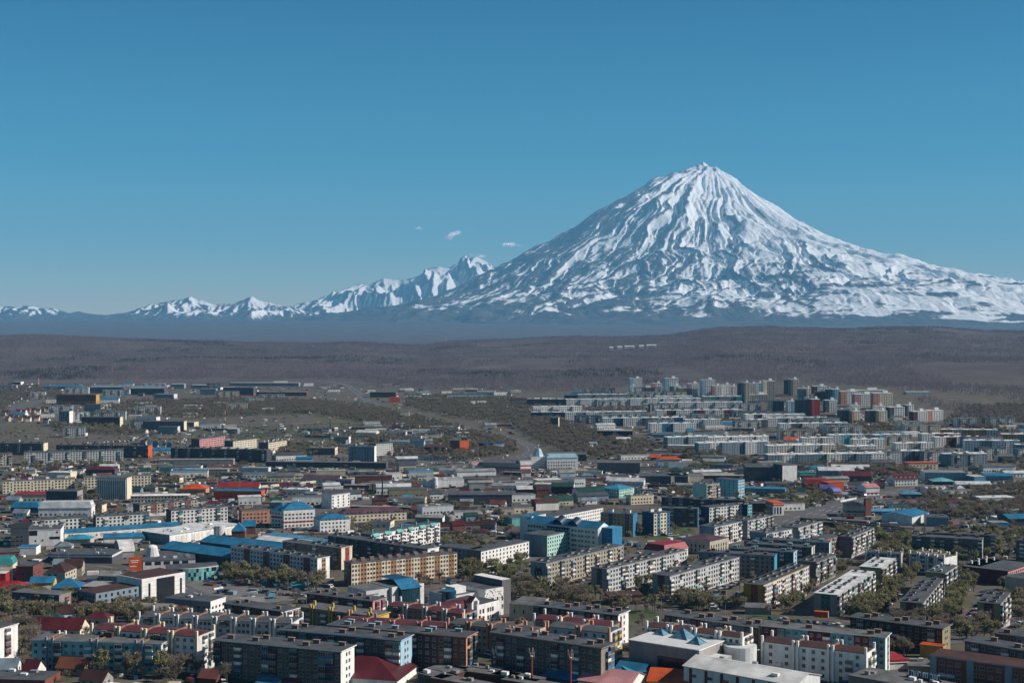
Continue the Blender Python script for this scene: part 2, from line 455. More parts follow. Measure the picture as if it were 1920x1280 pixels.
def tinmat(c):
    """standing-seam sheet roof"""
    key = 'sheet_metal_' + c
    if key in _mats: return _mats[key]
    m = bpy.data.materials.new(key)
    n, l, b = nodes_of(m)
    b.inputs['Roughness'].default_value = .5; b.inputs['Specular IOR Level'].default_value = .35
    tc = n.new('ShaderNodeTexCoord')
    wv = n.new('ShaderNodeTexWave'); wv.bands_direction = 'X'; wv.inputs['Scale'].default_value = .32; wv.inputs['Distortion'].default_value = .15
    nz = n.new('ShaderNodeTexNoise'); nz.inputs['Scale'].default_value = .16; nz.inputs['Detail'].default_value = 6
    l.new(tc.outputs['Object'], wv.inputs['Vector']); l.new(tc.outputs['Object'], nz.inputs['Vector'])
    a = n.new('ShaderNodeMapRange'); a.inputs['To Min'].default_value = .82; a.inputs['To Max'].default_value = 1.06
    l.new(wv.outputs['Fac'], a.inputs['Value'])
    c2 = n.new('ShaderNodeMapRange'); c2.inputs['From Min'].default_value = .3; c2.inputs['From Max'].default_value = .7; c2.inputs['To Min'].default_value = .62; c2.inputs['To Max'].default_value = 1.12
    l.new(nz.outputs['Fac'], c2.inputs['Value'])
    mu = n.new('ShaderNodeMath'); mu.operation = 'MULTIPLY'; l.new(a.outputs[0], mu.inputs[0]); l.new(c2.outputs[0], mu.inputs[1])
    mx = n.new('ShaderNodeVectorMath'); mx.operation = 'SCALE'; mx.inputs[0].default_value = hx(PAL[c])
    l.new(mu.outputs[0], mx.inputs['Scale']); l.new(mx.outputs['Vector'], b.inputs['Base Color'])
    _mats[key] = m
    return m

M_GLASS = mat('window_glass', (.018, .022, .028), .18, .3, .8, spec=.5)
M_GLASS2 = mat('window_glass_curtain', (.10, .105, .11), .35, .3, .8, spec=.4)
M_FRAME = mat('window_frame', hx('a5a29d'), .6, .1, 1)
M_DFRAME = mat('dark_frame', hx('3a3432'), .7, .1, 1)
M_BLUEGLASS = mat('tinted_glazing', (.015, .06, .085), .12, .3, .4, spec=.6)
M_TEALGLASS = mat('teal_glazing', (.16, .36, .36), .2, .5, .45, spec=.5)
M_CONC = mat('bare_concrete', hx('8f8a82'), .9, .25, .5)
M_PIPE = mat('galvanised_steel', hx('9b9da0'), .5, .15, .5, metal=.3)
M_ROAD = mat('asphalt', (.105, .103, .105), .9, .3, .12)
M_PAVE = mat('paving', (.20, .19, .18), .9, .3, .15)

class MB:
    """collects polygons; build() links them as one mesh object"""
    def __init__(self): self.v = []; self.f = []; self.mi = []; self.ms = []
    def m(self, material):
        if material not in self.ms: self.ms.append(material)
        return self.ms.index(material)
    def poly(self, pts, material):
        i = len(self.v); self.v += [tuple(p) for p in pts]; self.f.append(tuple(range(i, i + len(pts)))); self.mi.append(self.m(material)); return self
    def box(self, x0, x1, y0, y1, z0, z1, material, top=None, bottom=False):
        i = len(self.v); k = self.m(material)
        self.v += [(x0, y0, z0), (x1, y0, z0), (x1, y1, z0), (x0, y1, z0), (x0, y0, z1), (x1, y0, z1), (x1, y1, z1), (x0, y1, z1)]
        fs = [(0, 1, 5, 4), (1, 2, 6, 5), (2, 3, 7, 6), (3, 0, 4, 7), (4, 5, 6, 7)] + ([(0, 3, 2, 1)] if bottom else [])
        for j, q in enumerate(fs):
            self.f.append(tuple(i + a for a in q)); self.mi.append(self.m(top) if (top and j == 4) else k)
        return self
    def prism(self, pts, z0, z1, material, top=None):
        n = len(pts); i = len(self.v)
        self.v += [(x, y, z0) for x, y in pts] + [(x, y, z1) for x, y in pts]; k = self.m(material)
        for a in range(n):
            b = (a + 1) % n; self.f.append((i + a, i + b, i + n + b, i + n + a)); self.mi.append(k)
        self.f.append(tuple(range(i + n, i + 2 * n))); self.mi.append(self.m(top or material)); return self
    def tube(self, p, q, r0, r1, material, n=6):
        p, q = Vector(p), Vector(q); d = (q - p).normalized()
        u = d.orthogonal().normalized(); w = d.cross(u); i = len(self.v); k = self.m(material)
        for c, r in ((p, r0), (q, r1)):
            for a in range(n):
                t = 2 * math.pi * a / n; self.v.append(tuple(c + (u * math.cos(t) + w * math.sin(t)) * r))
        for a in range(n):
            b = (a + 1) % n; self.f.append((i + a, i + b, i + n + b, i + n + a)); self.mi.append(k)
        self.f.append(tuple(range(i + n, i + 2 * n))); self.mi.append(k); return self
    def dome(self, c, r, h, material, n=14, m=5):
        i0 = len(self.v); k = self.m(material)
        for j in range(m):
            a = j / m * math.pi / 2
            for t in range(n):
                b = 2 * math.pi * t / n; self.v.append((c[0] + r * math.cos(a) * math.cos(b), c[1] + r * math.cos(a) * math.sin(b), c[2] + h * math.sin(a)))
        self.v.append((c[0], c[1], c[2] + h))
        for j in range(m - 1):
            for t in range(n):
                u = (t + 1) % n; self.f.append((i0 + j * n + t, i0 + j * n + u, i0 + (j + 1) * n + u, i0 + (j + 1) * n + t)); self.mi.append(k)
        for t in range(n):
            self.f.append((i0 + (m - 1) * n + t, i0 + (m - 1) * n + (t + 1) % n, i0 + m * n)); self.mi.append(k)
        return self
    def mesh(self, name):
        me = bpy.data.meshes.new(name); me.from_pydata(self.v, [], self.f)
        for m in self.ms: me.materials.append(m)
        me.polygons.foreach_set('material_index', self.mi); me.update(); return me
    def build(self, name, parent=None, loc=None, kind=None):
        o = link(name, self.mesh(name), parent, loc)
        if kind: o['kind'] = kind
        return o

def empty(name, x, y, z, ang=0):
    o = bpy.data.objects.new(name, None); COL.objects.link(o)
    o.location = (x, y, z); o.rotation_euler = (0, 0, ang); o.empty_display_size = 1
    return o

FOOT = []           # footprints (cx, cy, ux, uy, half length, half width) so trees and cars keep clear
THINGS = []         # (root, x, y, kind)
BUILD = []          # (short phrase, x, y, px, py) landmarks used when naming small things

class Place:
    def __init__(s, x, y, ang, L, H): s.x, s.y, s.ang, s.L, s.H = x, y, ang, L, H

def un_z(px, py, z):
    u, v = px - 960.0, 640.0 - py
    dz = -F * _sp + v * _cp; t = (z - HC) / dz
    return t * u, t * (F * _cp + v * _sp)
def at_roof(xa, ya, xb, yb, H):
    z = gz(*un((xa + xb) / 2, (ya + yb) / 2, H))
    for i in range(12):
        a, b = un_z(xa, ya, z + H), un_z(xb, yb, z + H)
        z = .5 * z + .5 * gz((a[0] + b[0]) / 2, (a[1] + b[1]) / 2)
    return Place(a[0], a[1], math.atan2(b[1] - a[1], b[0] - a[0]), math.hypot(b[0] - a[0], b[1] - a[1]), H)
def at_rect(x0, x1, yt, yb, deg=0.0):
    """front wall seen between columns x0 and x1, its base at row yb at the nearer end"""
    near = x0 if deg >= 0 else x1
    p = un(near, yb, 0); D = p[1]
    H = (yb - yt) * D / F * 1.0
    t = math.tan(R(deg)) if abs(deg) < 85 else 0
    k0, k1 = (x0 - 960) / F, (x1 - 960) / F
    if deg >= 0:      # A near
        ax, ay = p; L = (k1 * ay - ax) / (math.cos(R(deg)) - k1 * math.sin(R(deg)))
    else:             # B near
        bx, by = p; L = (bx - k0 * by) / (math.cos(R(deg)) - k0 * math.sin(R(deg)))
        ax, ay = bx - L * math.cos(R(deg)), by - L * math.sin(R(deg))
    return Place(ax, ay, R(deg), abs(L), H)

def vis_end(P):
    c, s = math.cos(P.ang), math.sin(P.ang)
    return 'right' if c * (P.x + P.L * c) + s * (P.y + P.L * s) < 0 else 'left'

def root_for(name, P, W, label, cat, group=None):
    c, s = math.cos(P.ang), math.sin(P.ang)
    cx, cyy = P.x + c * P.L / 2 - s * W / 2, P.y + s * P.L / 2 + c * W / 2
    z = gz(cx, cyy)
    e = empty(name, P.x, P.y, z, P.ang)
    tag(e, label, cat, group)
    FOOT.append((cx, cyy, c, s, P.L / 2, W / 2, z + P.H + 1))
    P.z = z; P.D = P.y
    return e

# shared pieces ------------------------------------------------------
_shared = {}
def window_mesh(w, h, k, split=1):
    key = ('win', round(w, 2), round(h, 2), k, split)
    if key not in _shared:
        g = (M_GLASS, M_GLASS, M_GLASS2)[k]; t = .09; b = MB()
        b.box(-w / 2 + t, w / 2 - t, -.06, .05, t, h - t, g)
        b.box(-w / 2, -w / 2 + t, -.10, .05, 0, h, M_FRAME); b.box(w / 2 - t, w / 2, -.10, .05, 0, h, M_FRAME)
        b.box(-w / 2 + t, w / 2 - t, -.10, .05, h - t, h, M_FRAME); b.box(-w / 2 - .1, w / 2 + .1, -.14, .05, -.06, t, M_FRAME)
        for i in range(split): x = -w / 2 + w * (i + 1) / (split + 1); b.box(x - .04, x + .04, -.09, .05, t, h - t, M_FRAME)
        _shared[key] = b.mesh('window')
    return _shared[key]
BALC = ['white', 'white', 'pale', 'cream', 'brown', 'maroon', 'bluegrey', 'turq', 'grey', 'beige', 'navy', 'white', 'white']
def glaze(b, w, g, d=1.05):
    b.box(-w / 2 + .04, w / 2 - .04, -d + .05, 0, 1.05, 2.35, M_GLASS2 if g == 2 else M_GLASS)
    for i in range(4): x = -w / 2 + .06 + (w - .12) * i / 3; b.box(x - .05, x + .05, -d + .01, -d + .09, 1.05, 2.35, M_FRAME)
    b.box(-w / 2, w / 2, -d, 0, 2.35, 2.5, M_FRAME, bottom=True)
def glazing_mesh(w, g):
    key = ('glaz', round(w, 1), g)
    if key not in _shared: b = MB(); glaze(b, w, g); _shared[key] = b.mesh('glazing')
    return _shared[key]
def balcony_mesh(c, w, glazed):
    key = ('balc', c, round(w, 1), glazed)
    if key not in _shared:
        b = MB(); m = wallmat(c); d = 1.05
        b.box(-w / 2, w / 2, -d, 0, -.12, .0, M_CONC, bottom=True)
        b.box(-w / 2, w / 2, -d, -d + .08, 0, 1.05, m, bottom=True); b.box(-w / 2, -w / 2 + .08, -d + .08, 0, 0, 1.05, m); b.box(w / 2 - .08, w / 2, -d + .08, 0, 0, 1.05, m)
        if glazed: glaze(b, w, glazed)
        _shared[key] = b.mesh('balcony')
    return _shared[key]
def chimney_mesh(kind):
    key = ('chim', kind)
    if key not in _shared:
        b = MB()
        if kind == 'brick':
            m = mat('chimney_brick', hx('7d6258'), .9, .3, 1.2); b.box(-1.3, 1.3, -.45, .45, 0, 1.35, m); b.box(-1.5, 1.5, -.6, .6, 1.35, 1.5, mat('chimney_cap', hx('a08478'), .8, .2, 1))
        elif kind == 'bluecap':
            b.box(-1.3, 1.3, -.45, .45, 0, 1.2, M_CONC); b.box(-1.5, 1.5, -.6, .6, 1.2, 1.36, mat('pale_blue_cap', hx('9fc4cf'), .6, .1, 1))
        elif kind == 'white':
            b.box(-.55, .55, -.5, .5, 0, 1.9, wallmat('white')); b.box(-.7, .7, -.62, .62, 1.9, 2.05, wallmat('white'))
        elif kind == 'teal':
            b.box(-.6, .6, -.5, .5, 0, 2.3, wallmat('teal')); b.box(-.75, .75, -.65, .65, 2.3, 2.5, wallmat('teal'))
        elif kind == 'yellow':
            b.box(-.5, .5, -.45, .45, 0, 2.2, wallmat('yellow'))
        elif kind == 'hut':
            b.box(-1.6, 1.6, -1.3, 1.3, 0, 2.3, wallmat('white')); b.box(-1.8, 1.8, -1.5, 1.5, 2.3, 2.5, tarmat())
        else:
            m = mat('roof_box_dark', hx('3a3a3d'), .9, .25, 1); b.box(-1.5, 1.5, -.75, .75, 0, .95, M_CONC); b.box(-1.9, 1.9, -1.05, 1.05, .95, 1.2, m)
        _shared[key] = b.mesh('chimney')
    return _shared[key]

FACE = {'front': 0.0, 'right': math.pi / 2, 'left': -math.pi / 2}
def spot(P, W, face, u, z, out=0.0):
    """local position on a face: u metres along it (left to right as seen from outside)"""
    if face == 'front': return (u, -out, z)
    if face == 'right': return (P.L + out, u, z)
    return (-out, W - u, z)

def put_windows(e, P, W, face, us, zs, w=1.5, h=1.45, single=False, split=1, seed=0, frame=True):
    r = random.Random(seed * 131 + len(us))
    if single:
        for z in zs:
            for u in us:
                o = link('window', window_mesh(w, h, r.choice((0, 0, 1, 2)), split), e, spot(P, W, face, u, z)); o.rotation_euler = (0, 0, FACE[face])
        return
    b = MB()
    for z in zs:
        for u in us:
            g = M_GLASS2 if r.random() < .22 else M_GLASS
            for (dw, dz0, dz1, out, m) in ((.1, -.1, .08, .05, M_FRAME), (0, 0, 0, .08, g)):
                if m is M_FRAME and not frame: continue
                pts = [spot(P, W, face, u + s * (w / 2 + dw), z + (dz0 if t < 0 else h + dz1), out) for s, t in ((-1, -1), (1, -1), (1, 1), (-1, 1))]
                b.poly(pts, m)
    if b.f: b.build('glazing', e, kind='stuff')

def put_balconies(e, P, W, face, us, zs, w=2.9, single=True, seed=0, colors=None, skip=.06):
    r = random.Random(seed * 77 + 5); cs = colors or BALC; b = None
    objs = []
    for u in us:
        for z in zs:
            if r.random() < skip: continue
            c_, g_ = r.choice(cs), r.choice((0, 1, 1, 2, 2)); close = P.D < 690 and g_
            if not single: objs.append((balcony_mesh(c_, w, g_), spot(P, W, face, u, z), FACE[face])); continue
            o = link('balcony', balcony_mesh(c_, w, 0 if close else g_), e, spot(P, W, face, u, z)); o.rotation_euler = (0, 0, FACE[face])
            if close: link('glazing', glazing_mesh(w, g_), o)
    if not single and objs:
        join_children(objs, 'balcony_tier', e)
def join_children(objs, name, e):
    """merge small far-off pieces of one building into one part"""
    b = MB()
    for me, loc, rz in objs:
        mx = Matrix.Translation(loc) @ Matrix.Rotation(rz, 4, 'Z'); i = len(b.v)
        b.v += [tuple(mx @ v.co) for v in me.vertices]
        for p in me.polygons:
            b.f.append(tuple(i + k for k in p.vertices)); b.mi.append(b.m(me.materials[p.material_index]))
    b.build(name, e, kind='stuff')

def block(P, n, W, wall, label, roof='slate', gable=None, gl=None, pat='wwbwwbww', fh=2.75, vents='box', roofcol=None, bays=None, cols=None, gpat=None, gaccent=None, gbalc=None,
          panels=True, plinth=None, parapet=.35, group='apartment blocks', name='apartment_block', bcols=None, balc_out=True, seed=None, cat='apartment block', hut=None, bw=2.9, win=(1.5, 1.45), vstep=None, gwins=None, ledge=.35, sill=1.0):
    """long panel-built block: front wall A-B, depth W behind it"""
    seed = seed if seed is not None else int(P.x * 7 + P.y)
    r = random.Random(seed)
    H = n * fh + .9
    if P.H <= 0: P.H = H
    H = P.H
    fh = (H - .9) / n
    e = root_for(name, P, W, label, cat, group)
    near, mid = P.D < 690, P.D < 1050
    L = P.L
    gable = gable or wall
    b = MB(); wm, gm = wallmat(wall, panels), wallmat(gable, panels and gable == wall)
    z0 = -4.0
    b.poly([(0, 0, z0), (L, 0, z0), (L, 0, H), (0, 0, H)], wm); b.poly([(L, W, z0), (0, W, z0), (0, W, H), (L, W, H)], wm)
    b.poly([(L, 0, z0), (L, W, z0), (L, W, H), (L, 0, H)], gm); b.poly([(0, W, z0), (0, 0, z0), (0, 0, H), (0, W, H)], wallmat(gl or gable, panels and (gl or gable) == wall))
    b.build('wall', e)
    q = MB(); o_ = ledge
    q.box(-o_, L + o_, -o_, W + o_, H - .02, H + parapet, roofcol or wallmat(gable), top=tarmat(roof), bottom=True)
    rf = q.build('roof', e)
    if plinth:
        MB().box(-.12, L + .12, -.12, W + .12, -4, .9, wallmat(plinth)).build('plinth', e)
    nb = bays or max(2, round(L / 3.15)); bwid = L / nb
    pt = (pat * (nb // len(pat) + 1))[:nb]
    zs = [.55 + k * fh + (fh - 1.45) / 2 - .1 for k in range(n)]
    wu = [(i + .5) * bwid for i, c in enumerate(pt) if c in 'wW']
    bu = [(i + .5) * bwid for i, c in enumerate(pt) if c == 'b']
    su = [(i + .5) * bwid for i, c in enumerate(pt) if c == 's']
    if cols:
        i = 0; cc = (cols[0] * (nb // len(cols[0]) + 1))[:nb]
        while i < nb:
            j = i
            while j < nb and cc[j] == cc[i]: j += 1
            if cc[i] != '.': MB().box(i * bwid, j * bwid, -.03, 0, -3, H - .05, wallmat(cols[1][cc[i]])).build('facade_panel', e)
            i = j
    put_windows(e, P, W, 'front', wu, zs, *win, single=near, seed=seed)
    if su: put_windows(e, P, W, 'front', su, [z - 1.2 for z in zs[1:]], 1.2, 1.7, single=near, seed=seed + 1)
    if bu:
        put_balconies(e, P, W, 'front', bu, [.75 + k * fh for k in range(1, n)], bw, single=mid, seed=seed, colors=bcols)
        put_windows(e, P, W, 'front', bu, zs[:1], *win, single=near, seed=seed + 2)
    # which gable the place shows: right end when the front runs down to the right
    vis = vis_end(P)
    if gaccent:
        col, a0, a1 = gaccent
        if vis == 'right': MB().box(L, L + .03, W * a0, W * a1, -3, H - .05, wallmat(col)).build('gable_panel', e)
        else: MB().box(-.03, 0, W * (1 - a1), W * (1 - a0), -3, H - .05, wallmat(col)).build('gable_panel', e)
    if gpat is not None:
        put_windows(e, P, W, vis, [W * t for t in gpat], zs, 1.2, 1.4, single=near, seed=seed + 3)
    if gbalc:
        put_balconies(e, P, W, vis, [W * t for t in gbalc], [.75 + k * fh for k in range(1, n)], 2.6, single=mid, seed=seed + 4, colors=bcols, skip=0)
    if vents:
        st = vstep or (10.5 if vents == 'box' else 10.5); k = max(2, int(L / st)); objs = []
        for i in range(k):
            x = (i + .5) * L / k
            rows = (W * .3, W * .72) if vents in ('box', 'brick', 'bluecap', 'white') else (W * .5,)
            for j, yy in enumerate(rows):
                if vents in ('brick', 'box', 'bluecap') and r.random() < .22: continue
                at = (x + (2.0 * j if vents == 'brick' else r.uniform(-1.8, 1.8)), yy, H + parapet)
                if mid: link('chimney', chimney_mesh(vents), rf, at)
                else: objs.append((chimney_mesh(vents), at, 0.0))
        if objs: join_children(objs, 'chimney_set', e)
    if hut: 
        for t in hut: link('roof_hut', chimney_mesh('hut'), rf, (L * t, W * .5, H + parapet))
    # dark seams between sections
    if mid and L > 30 and panels:
        for i in range(1, int(L / 18) + 1):
            x = i * L / (int(L / 18) + 1)
            MB().box(x - .06, x + .06, -.07, 0, 0, H - .1, M_DFRAME).build('section_joint', e)
    return e, P

def buttressed(P, n, W, wall, label, roof='slate', pil=None, ribs=None, fh=2.8, step=11.5, gbalc=None, gable=None, bcols=None, group='buttressed apartment blocks', bcap=True, roof_tin=False, pat='ww'):
    """block strengthened with outside pillars that rise past the eaves, low walls across the roof between them"""
    seed = int(P.x * 3 + P.y); r = random.Random(seed)
    if P.H <= 0: P.H = n * fh + .8
    H, L = P.H, P.L; fh = (H - .8) / n
    e = root_for('apartment_block', P, W, label, 'apartment block', group)
    near, mid = P.D < 690, P.D < 1050
    MB().box(0, L, 0, W, -4, H, wallmat(wall)).build('wall', e)
    rm = tinmat(roof) if roof_tin else tarmat(roof)
    pm = wallmat(pil or wall)
    k = max(2, round(L / step)); sec = L / k
    q = MB()
    for i in range(k):
        x0, x1 = i * sec + .35, (i + 1) * sec - .35
        q.poly([(x0, -.4, H - .05), (x1, -.4, H - .05), (x1, W / 2, H + .75), (x0, W / 2, H + .75)], rm); q.poly([(x1, W + .4, H - .05), (x0, W + .4, H - .05), (x0, W / 2, H + .75), (x1, W / 2, H + .75)], rm)
        q.poly([(x0, -.4, H - .05), (x0, W / 2, H + .75), (x0, W + .4, H - .05)], rm); q.poly([(x1, W + .4, H - .05), (x1, W / 2, H + .75), (x1, -.4, H - .05)], rm)
        q.poly([(x0, -.4, H - .05), (x1, -.4, H - .05), (x1, -.4, H - .3), (x0, -.4, H - .3)], M_DFRAME)
    q.build('roof', e)
    for i in range(k + 1):
        for dx in ((-.9, .9) if 0 < i < k else ((.45,) if i == 0 else (-.45,))):
            x = i * sec + dx
            top = H + 1.7 + (.5 if i in (0, k) else 0)
            MB().box(x - .42, x + .42, -.95, 0, -4, top, pm).build('buttress', e)
            MB().box(x - .42, x + .42, W, W + .95, -4, top, pm).build('buttress', e)
        if 0 < i < k: MB().box(i * sec - .3, i * sec + .3, -.2, W + .2, H - .1, H + 1.0, mat('roof_rib', hx('8a6a58'), .9, .3, .8)).build('roof_rib', e)
    zs = [.5 + j * fh + .55 for j in range(n)]
    us, bs = [], []
    for i in range(k):
        a = i * sec + 1.6; w_ = sec - 3.2
        us += [a + w_ * t for t in ((.15, .85) if i % 2 else (.2, .8))]
        if i % 2 == 0: bs.append(a + w_ * .5)
        else: us.append(a + w_ * .5)
    put_windows(e, P, W, 'front', us, zs, 1.35, 1.4, single=near, seed=seed)
    put_balconies(e, P, W, 'front', bs, [.7 + j * fh for j in range(1, n)], 2.6, single=mid, seed=seed, colors=bcols, skip=.15)
    if gbalc:
        put_balconies(e, P, W, 'right', [W * t for t in gbalc], [.7 + j * fh for j in range(1, n)], 2.4, single=mid, seed=seed + 9, colors=bcols, skip=0)
        put_windows(e, P, W, 'right', [W * t for t in gbalc], zs[:1], 1.3, 1.4, single=near, seed=seed + 2)
    return e, P

def shed(P, W, label, wall='white', roof='blue', kind='gable', rise=2.4, name='warehouse', cat='warehouse', group=None, over=.5, rows=0, ww=1.5, wh=1.3, wstep=4.0, ends=True, tin=True, gablecol=None, extra=None, rf_off=.5, endrows=None, door=False, band=None, floorh=3.0, sill=1.1, vents=0, frame=True, dormer=0):
    """low building with a shaped roof. kind: flat gable hip mono arch mansard"""
    H, L = P.H, P.L
    e = root_for(name, P, W, label, cat, group)
    rm = (tinmat(roof) if tin else tarmat(roof)); wm = wallmat(wall); gm = wallmat(gablecol or wall)
    b = MB()
    b.poly([(0, 0, -4), (L, 0, -4), (L, 0, H), (0, 0, H)], wm); b.poly([(L, W, -4), (0, W, -4), (0, W, H), (L, W, H)], wm)
    q = MB(); o = over; t = .18
    if kind == 'flat':
        b.poly([(L, 0, -4), (L, W, -4), (L, W, H), (L, 0, H)], gm); b.poly([(0, W, -4), (0, 0, -4), (0, 0, H), (0, W, H)], gm)
        q.box(-.2, L + .2, -.2, W + .2, H - .03, H + .4, wallmat(gablecol or wall), top=rm, bottom=True)
    elif kind in ('gable', 'mono'):
        yr = W * rf_off if kind == 'gable' else W
        zr = H + rise
        b.poly([(L, 0, -4), (L, W, -4), (L, W, H), (L, yr, zr), (L, 0, H)] if kind == 'gable' else [(L, 0, -4), (L, W, -4), (L, W, zr), (L, 0, H)], gm)
        b.poly([(0, W, -4), (0, 0, -4), (0, 0, H), (0, yr, zr), (0, W, H)] if kind == 'gable' else [(0, W, -4), (0, 0, -4), (0, 0, H), (0, W, zr)], gm)
        if kind == 'mono': b.poly([(L, W, H), (0, W, H), (0, W, zr), (L, W, zr)], wm)
        s1 = rise / max(yr, .1)
        q.poly([(-o, -o, H - o * s1 + t), (L + o, -o, H - o * s1 + t), (L + o, yr, zr + t), (-o, yr, zr + t)], rm)
        q.poly([(-o, -o, H - o * s1), (-o, -o, H - o * s1 + t), (-o, yr, zr + t), (-o, yr, zr)], rm); q.poly([(L + o, -o, H - o * s1), (L + o, yr, zr), (L + o, yr, zr + t), (L + o, -o, H - o * s1 + t)], rm)
        q.poly([(-o, -o, H - o * s1), (L + o, -o, H - o * s1), (L + o, -o, H - o * s1 + t), (-o, -o, H - o * s1 + t)], rm)
        if kind == 'gable':
            s2 = rise / max(W - yr, .1)
            q.poly([(L + o, W + o, H - o * s2 + t), (-o, W + o, H - o * s2 + t), (-o, yr, zr + t), (L + o, yr, zr + t)], rm)
            q.poly([(L + o, yr, zr), (L + o, W + o, H - o * s2), (L + o, W + o, H - o * s2 + t), (L + o, yr, zr + t)], rm); q.poly([(-o, W + o, H - o * s2), (-o, yr, zr), (-o, yr, zr + t), (-o, W + o, H - o * s2 + t)], rm)
    elif kind in ('hip', 'mansard'):
        b.poly([(L, 0, -4), (L, W, -4), (L, W, H), (L, 0, H)], gm); b.poly([(0, W, -4), (0, 0, -4), (0, 0, H), (0, W, H)], gm)
        h = min(L, W) / 2 if kind == 'hip' else 1.6
        zr = H + rise; y0, y1, x0, x1 = (W / 2, W / 2, h, L - h) if kind == 'hip' and L >= W else ((h, W - h, L / 2, L / 2) if kind == 'hip' else (h, W - h, h, L - h))
        A = [(-o, -o, H - .1), (L + o, -o, H - .1), (L + o, W + o, H - .1), (-o, W + o, H - .1)]; T = [(x0, y0, zr), (x1, y0, zr), (x1, y1, zr), (x0, y1, zr)]
        for i in range(4): q.poly([A[i], A[(i + 1) % 4], T[(i + 1) % 4], T[i]], rm)
        if kind == 'mansard': q.poly(T, rm)
        q.poly(A[::-1], wm)
    elif kind == 'arch':
        N = 10; pr = [(W / 2 - (W / 2 + o) * math.cos(math.pi * i / N), H + rise * math.sin(math.pi * i / N)) for i in range(N + 1)]
        for i in range(N):
            (ya, za), (yb, zb) = pr[i], pr[i + 1]
            q.poly([(-o, ya, za), (L + o, ya, za), (L + o, yb, zb), (-o, yb, zb)], rm)
        b.poly([(L, 0, -4), (L, W, -4)] + [(L, min(max(y, 0), W), z - .05) for y, z in pr[::-1]], gm); b.poly([(0, W, -4), (0, 0, -4)] + [(0, min(max(y, 0), W), z - .05) for y, z in pr], gm)
    b.build('wall', e); q.build('roof', e)
    near = P.D < 690
    if rows:
        us = [wstep * .6 + i * wstep for i in range(int((L - wstep * .4) / wstep))]
        put_windows(e, P, W, 'front', us, [sill + k * floorh for k in range(rows)], ww, wh, single=near, seed=int(P.x), frame=frame)
        er = endrows if endrows is not None else rows
        if er and ends:
            us = [wstep * .6 + i * wstep for i in range(int((W - wstep * .4) / wstep))]
            vis = vis_end(P)
            put_windows(e, P, W, vis, us, [sill + k * floorh for k in range(er)], ww, wh, single=near, seed=int(P.x) + 1, frame=frame)
    if door:
        g = MB(); g.box(L * .5 - 1.6, L * .5 + 1.6, -.08, 0, 0, min(3.2, H * .8), wallmat('dgrey')); g.build('door', e)
    if band:
        c, za, zb = band; MB().box(-.06, L + .06, -.06, W + .06, za, zb, wallmat(c)).build('wall_band', e)
    rr = random.Random(int(P.x + P.y))
    for i in range(vents):
        x, y = rr.uniform(.1, .9) * L, rr.uniform(.15, .85) * W
        z = H + .4 if kind == 'flat' else H + rise * max(.2, 1 - abs(y / W - .5) * 2)
        s = rr.uniform(.6, 1.5); MB().box(x - s, x + s, y - s * .7, y + s * .7, z - .3, z + rr.uniform(.6, 1.4), rr.choice((M_PIPE, M_CONC, wallmat('white')))).build('roof_vent', e)
    for i in range(dormer):
        x = L * (i + .5) / dormer; d = MB(); y0 = W * .12; zz = H + rise * .25
        d.poly([(x - 1.2, y0, zz), (x + 1.2, y0, zz), (x, y0, zz + 1.5)], wallmat('white')); d.poly([(x - 1.3, y0 - .1, zz), (x, y0 - .1, zz + 1.6), (x, W * .42, zz + 1.6)], rm); d.poly([(x + 1.3, y0 - .1, zz), (x, W * .42, zz + 1.6), (x, y0 - .1, zz + 1.6)], rm)
        d.build('dormer', e)
    return e, P
# ------------------------------------------------------------------ the near quarter (bottom of the photograph)
def RF(xa, ya, xb, yb, n, fh=2.75): return at_roof(xa, ya, xb, yb, n * fh + .9)

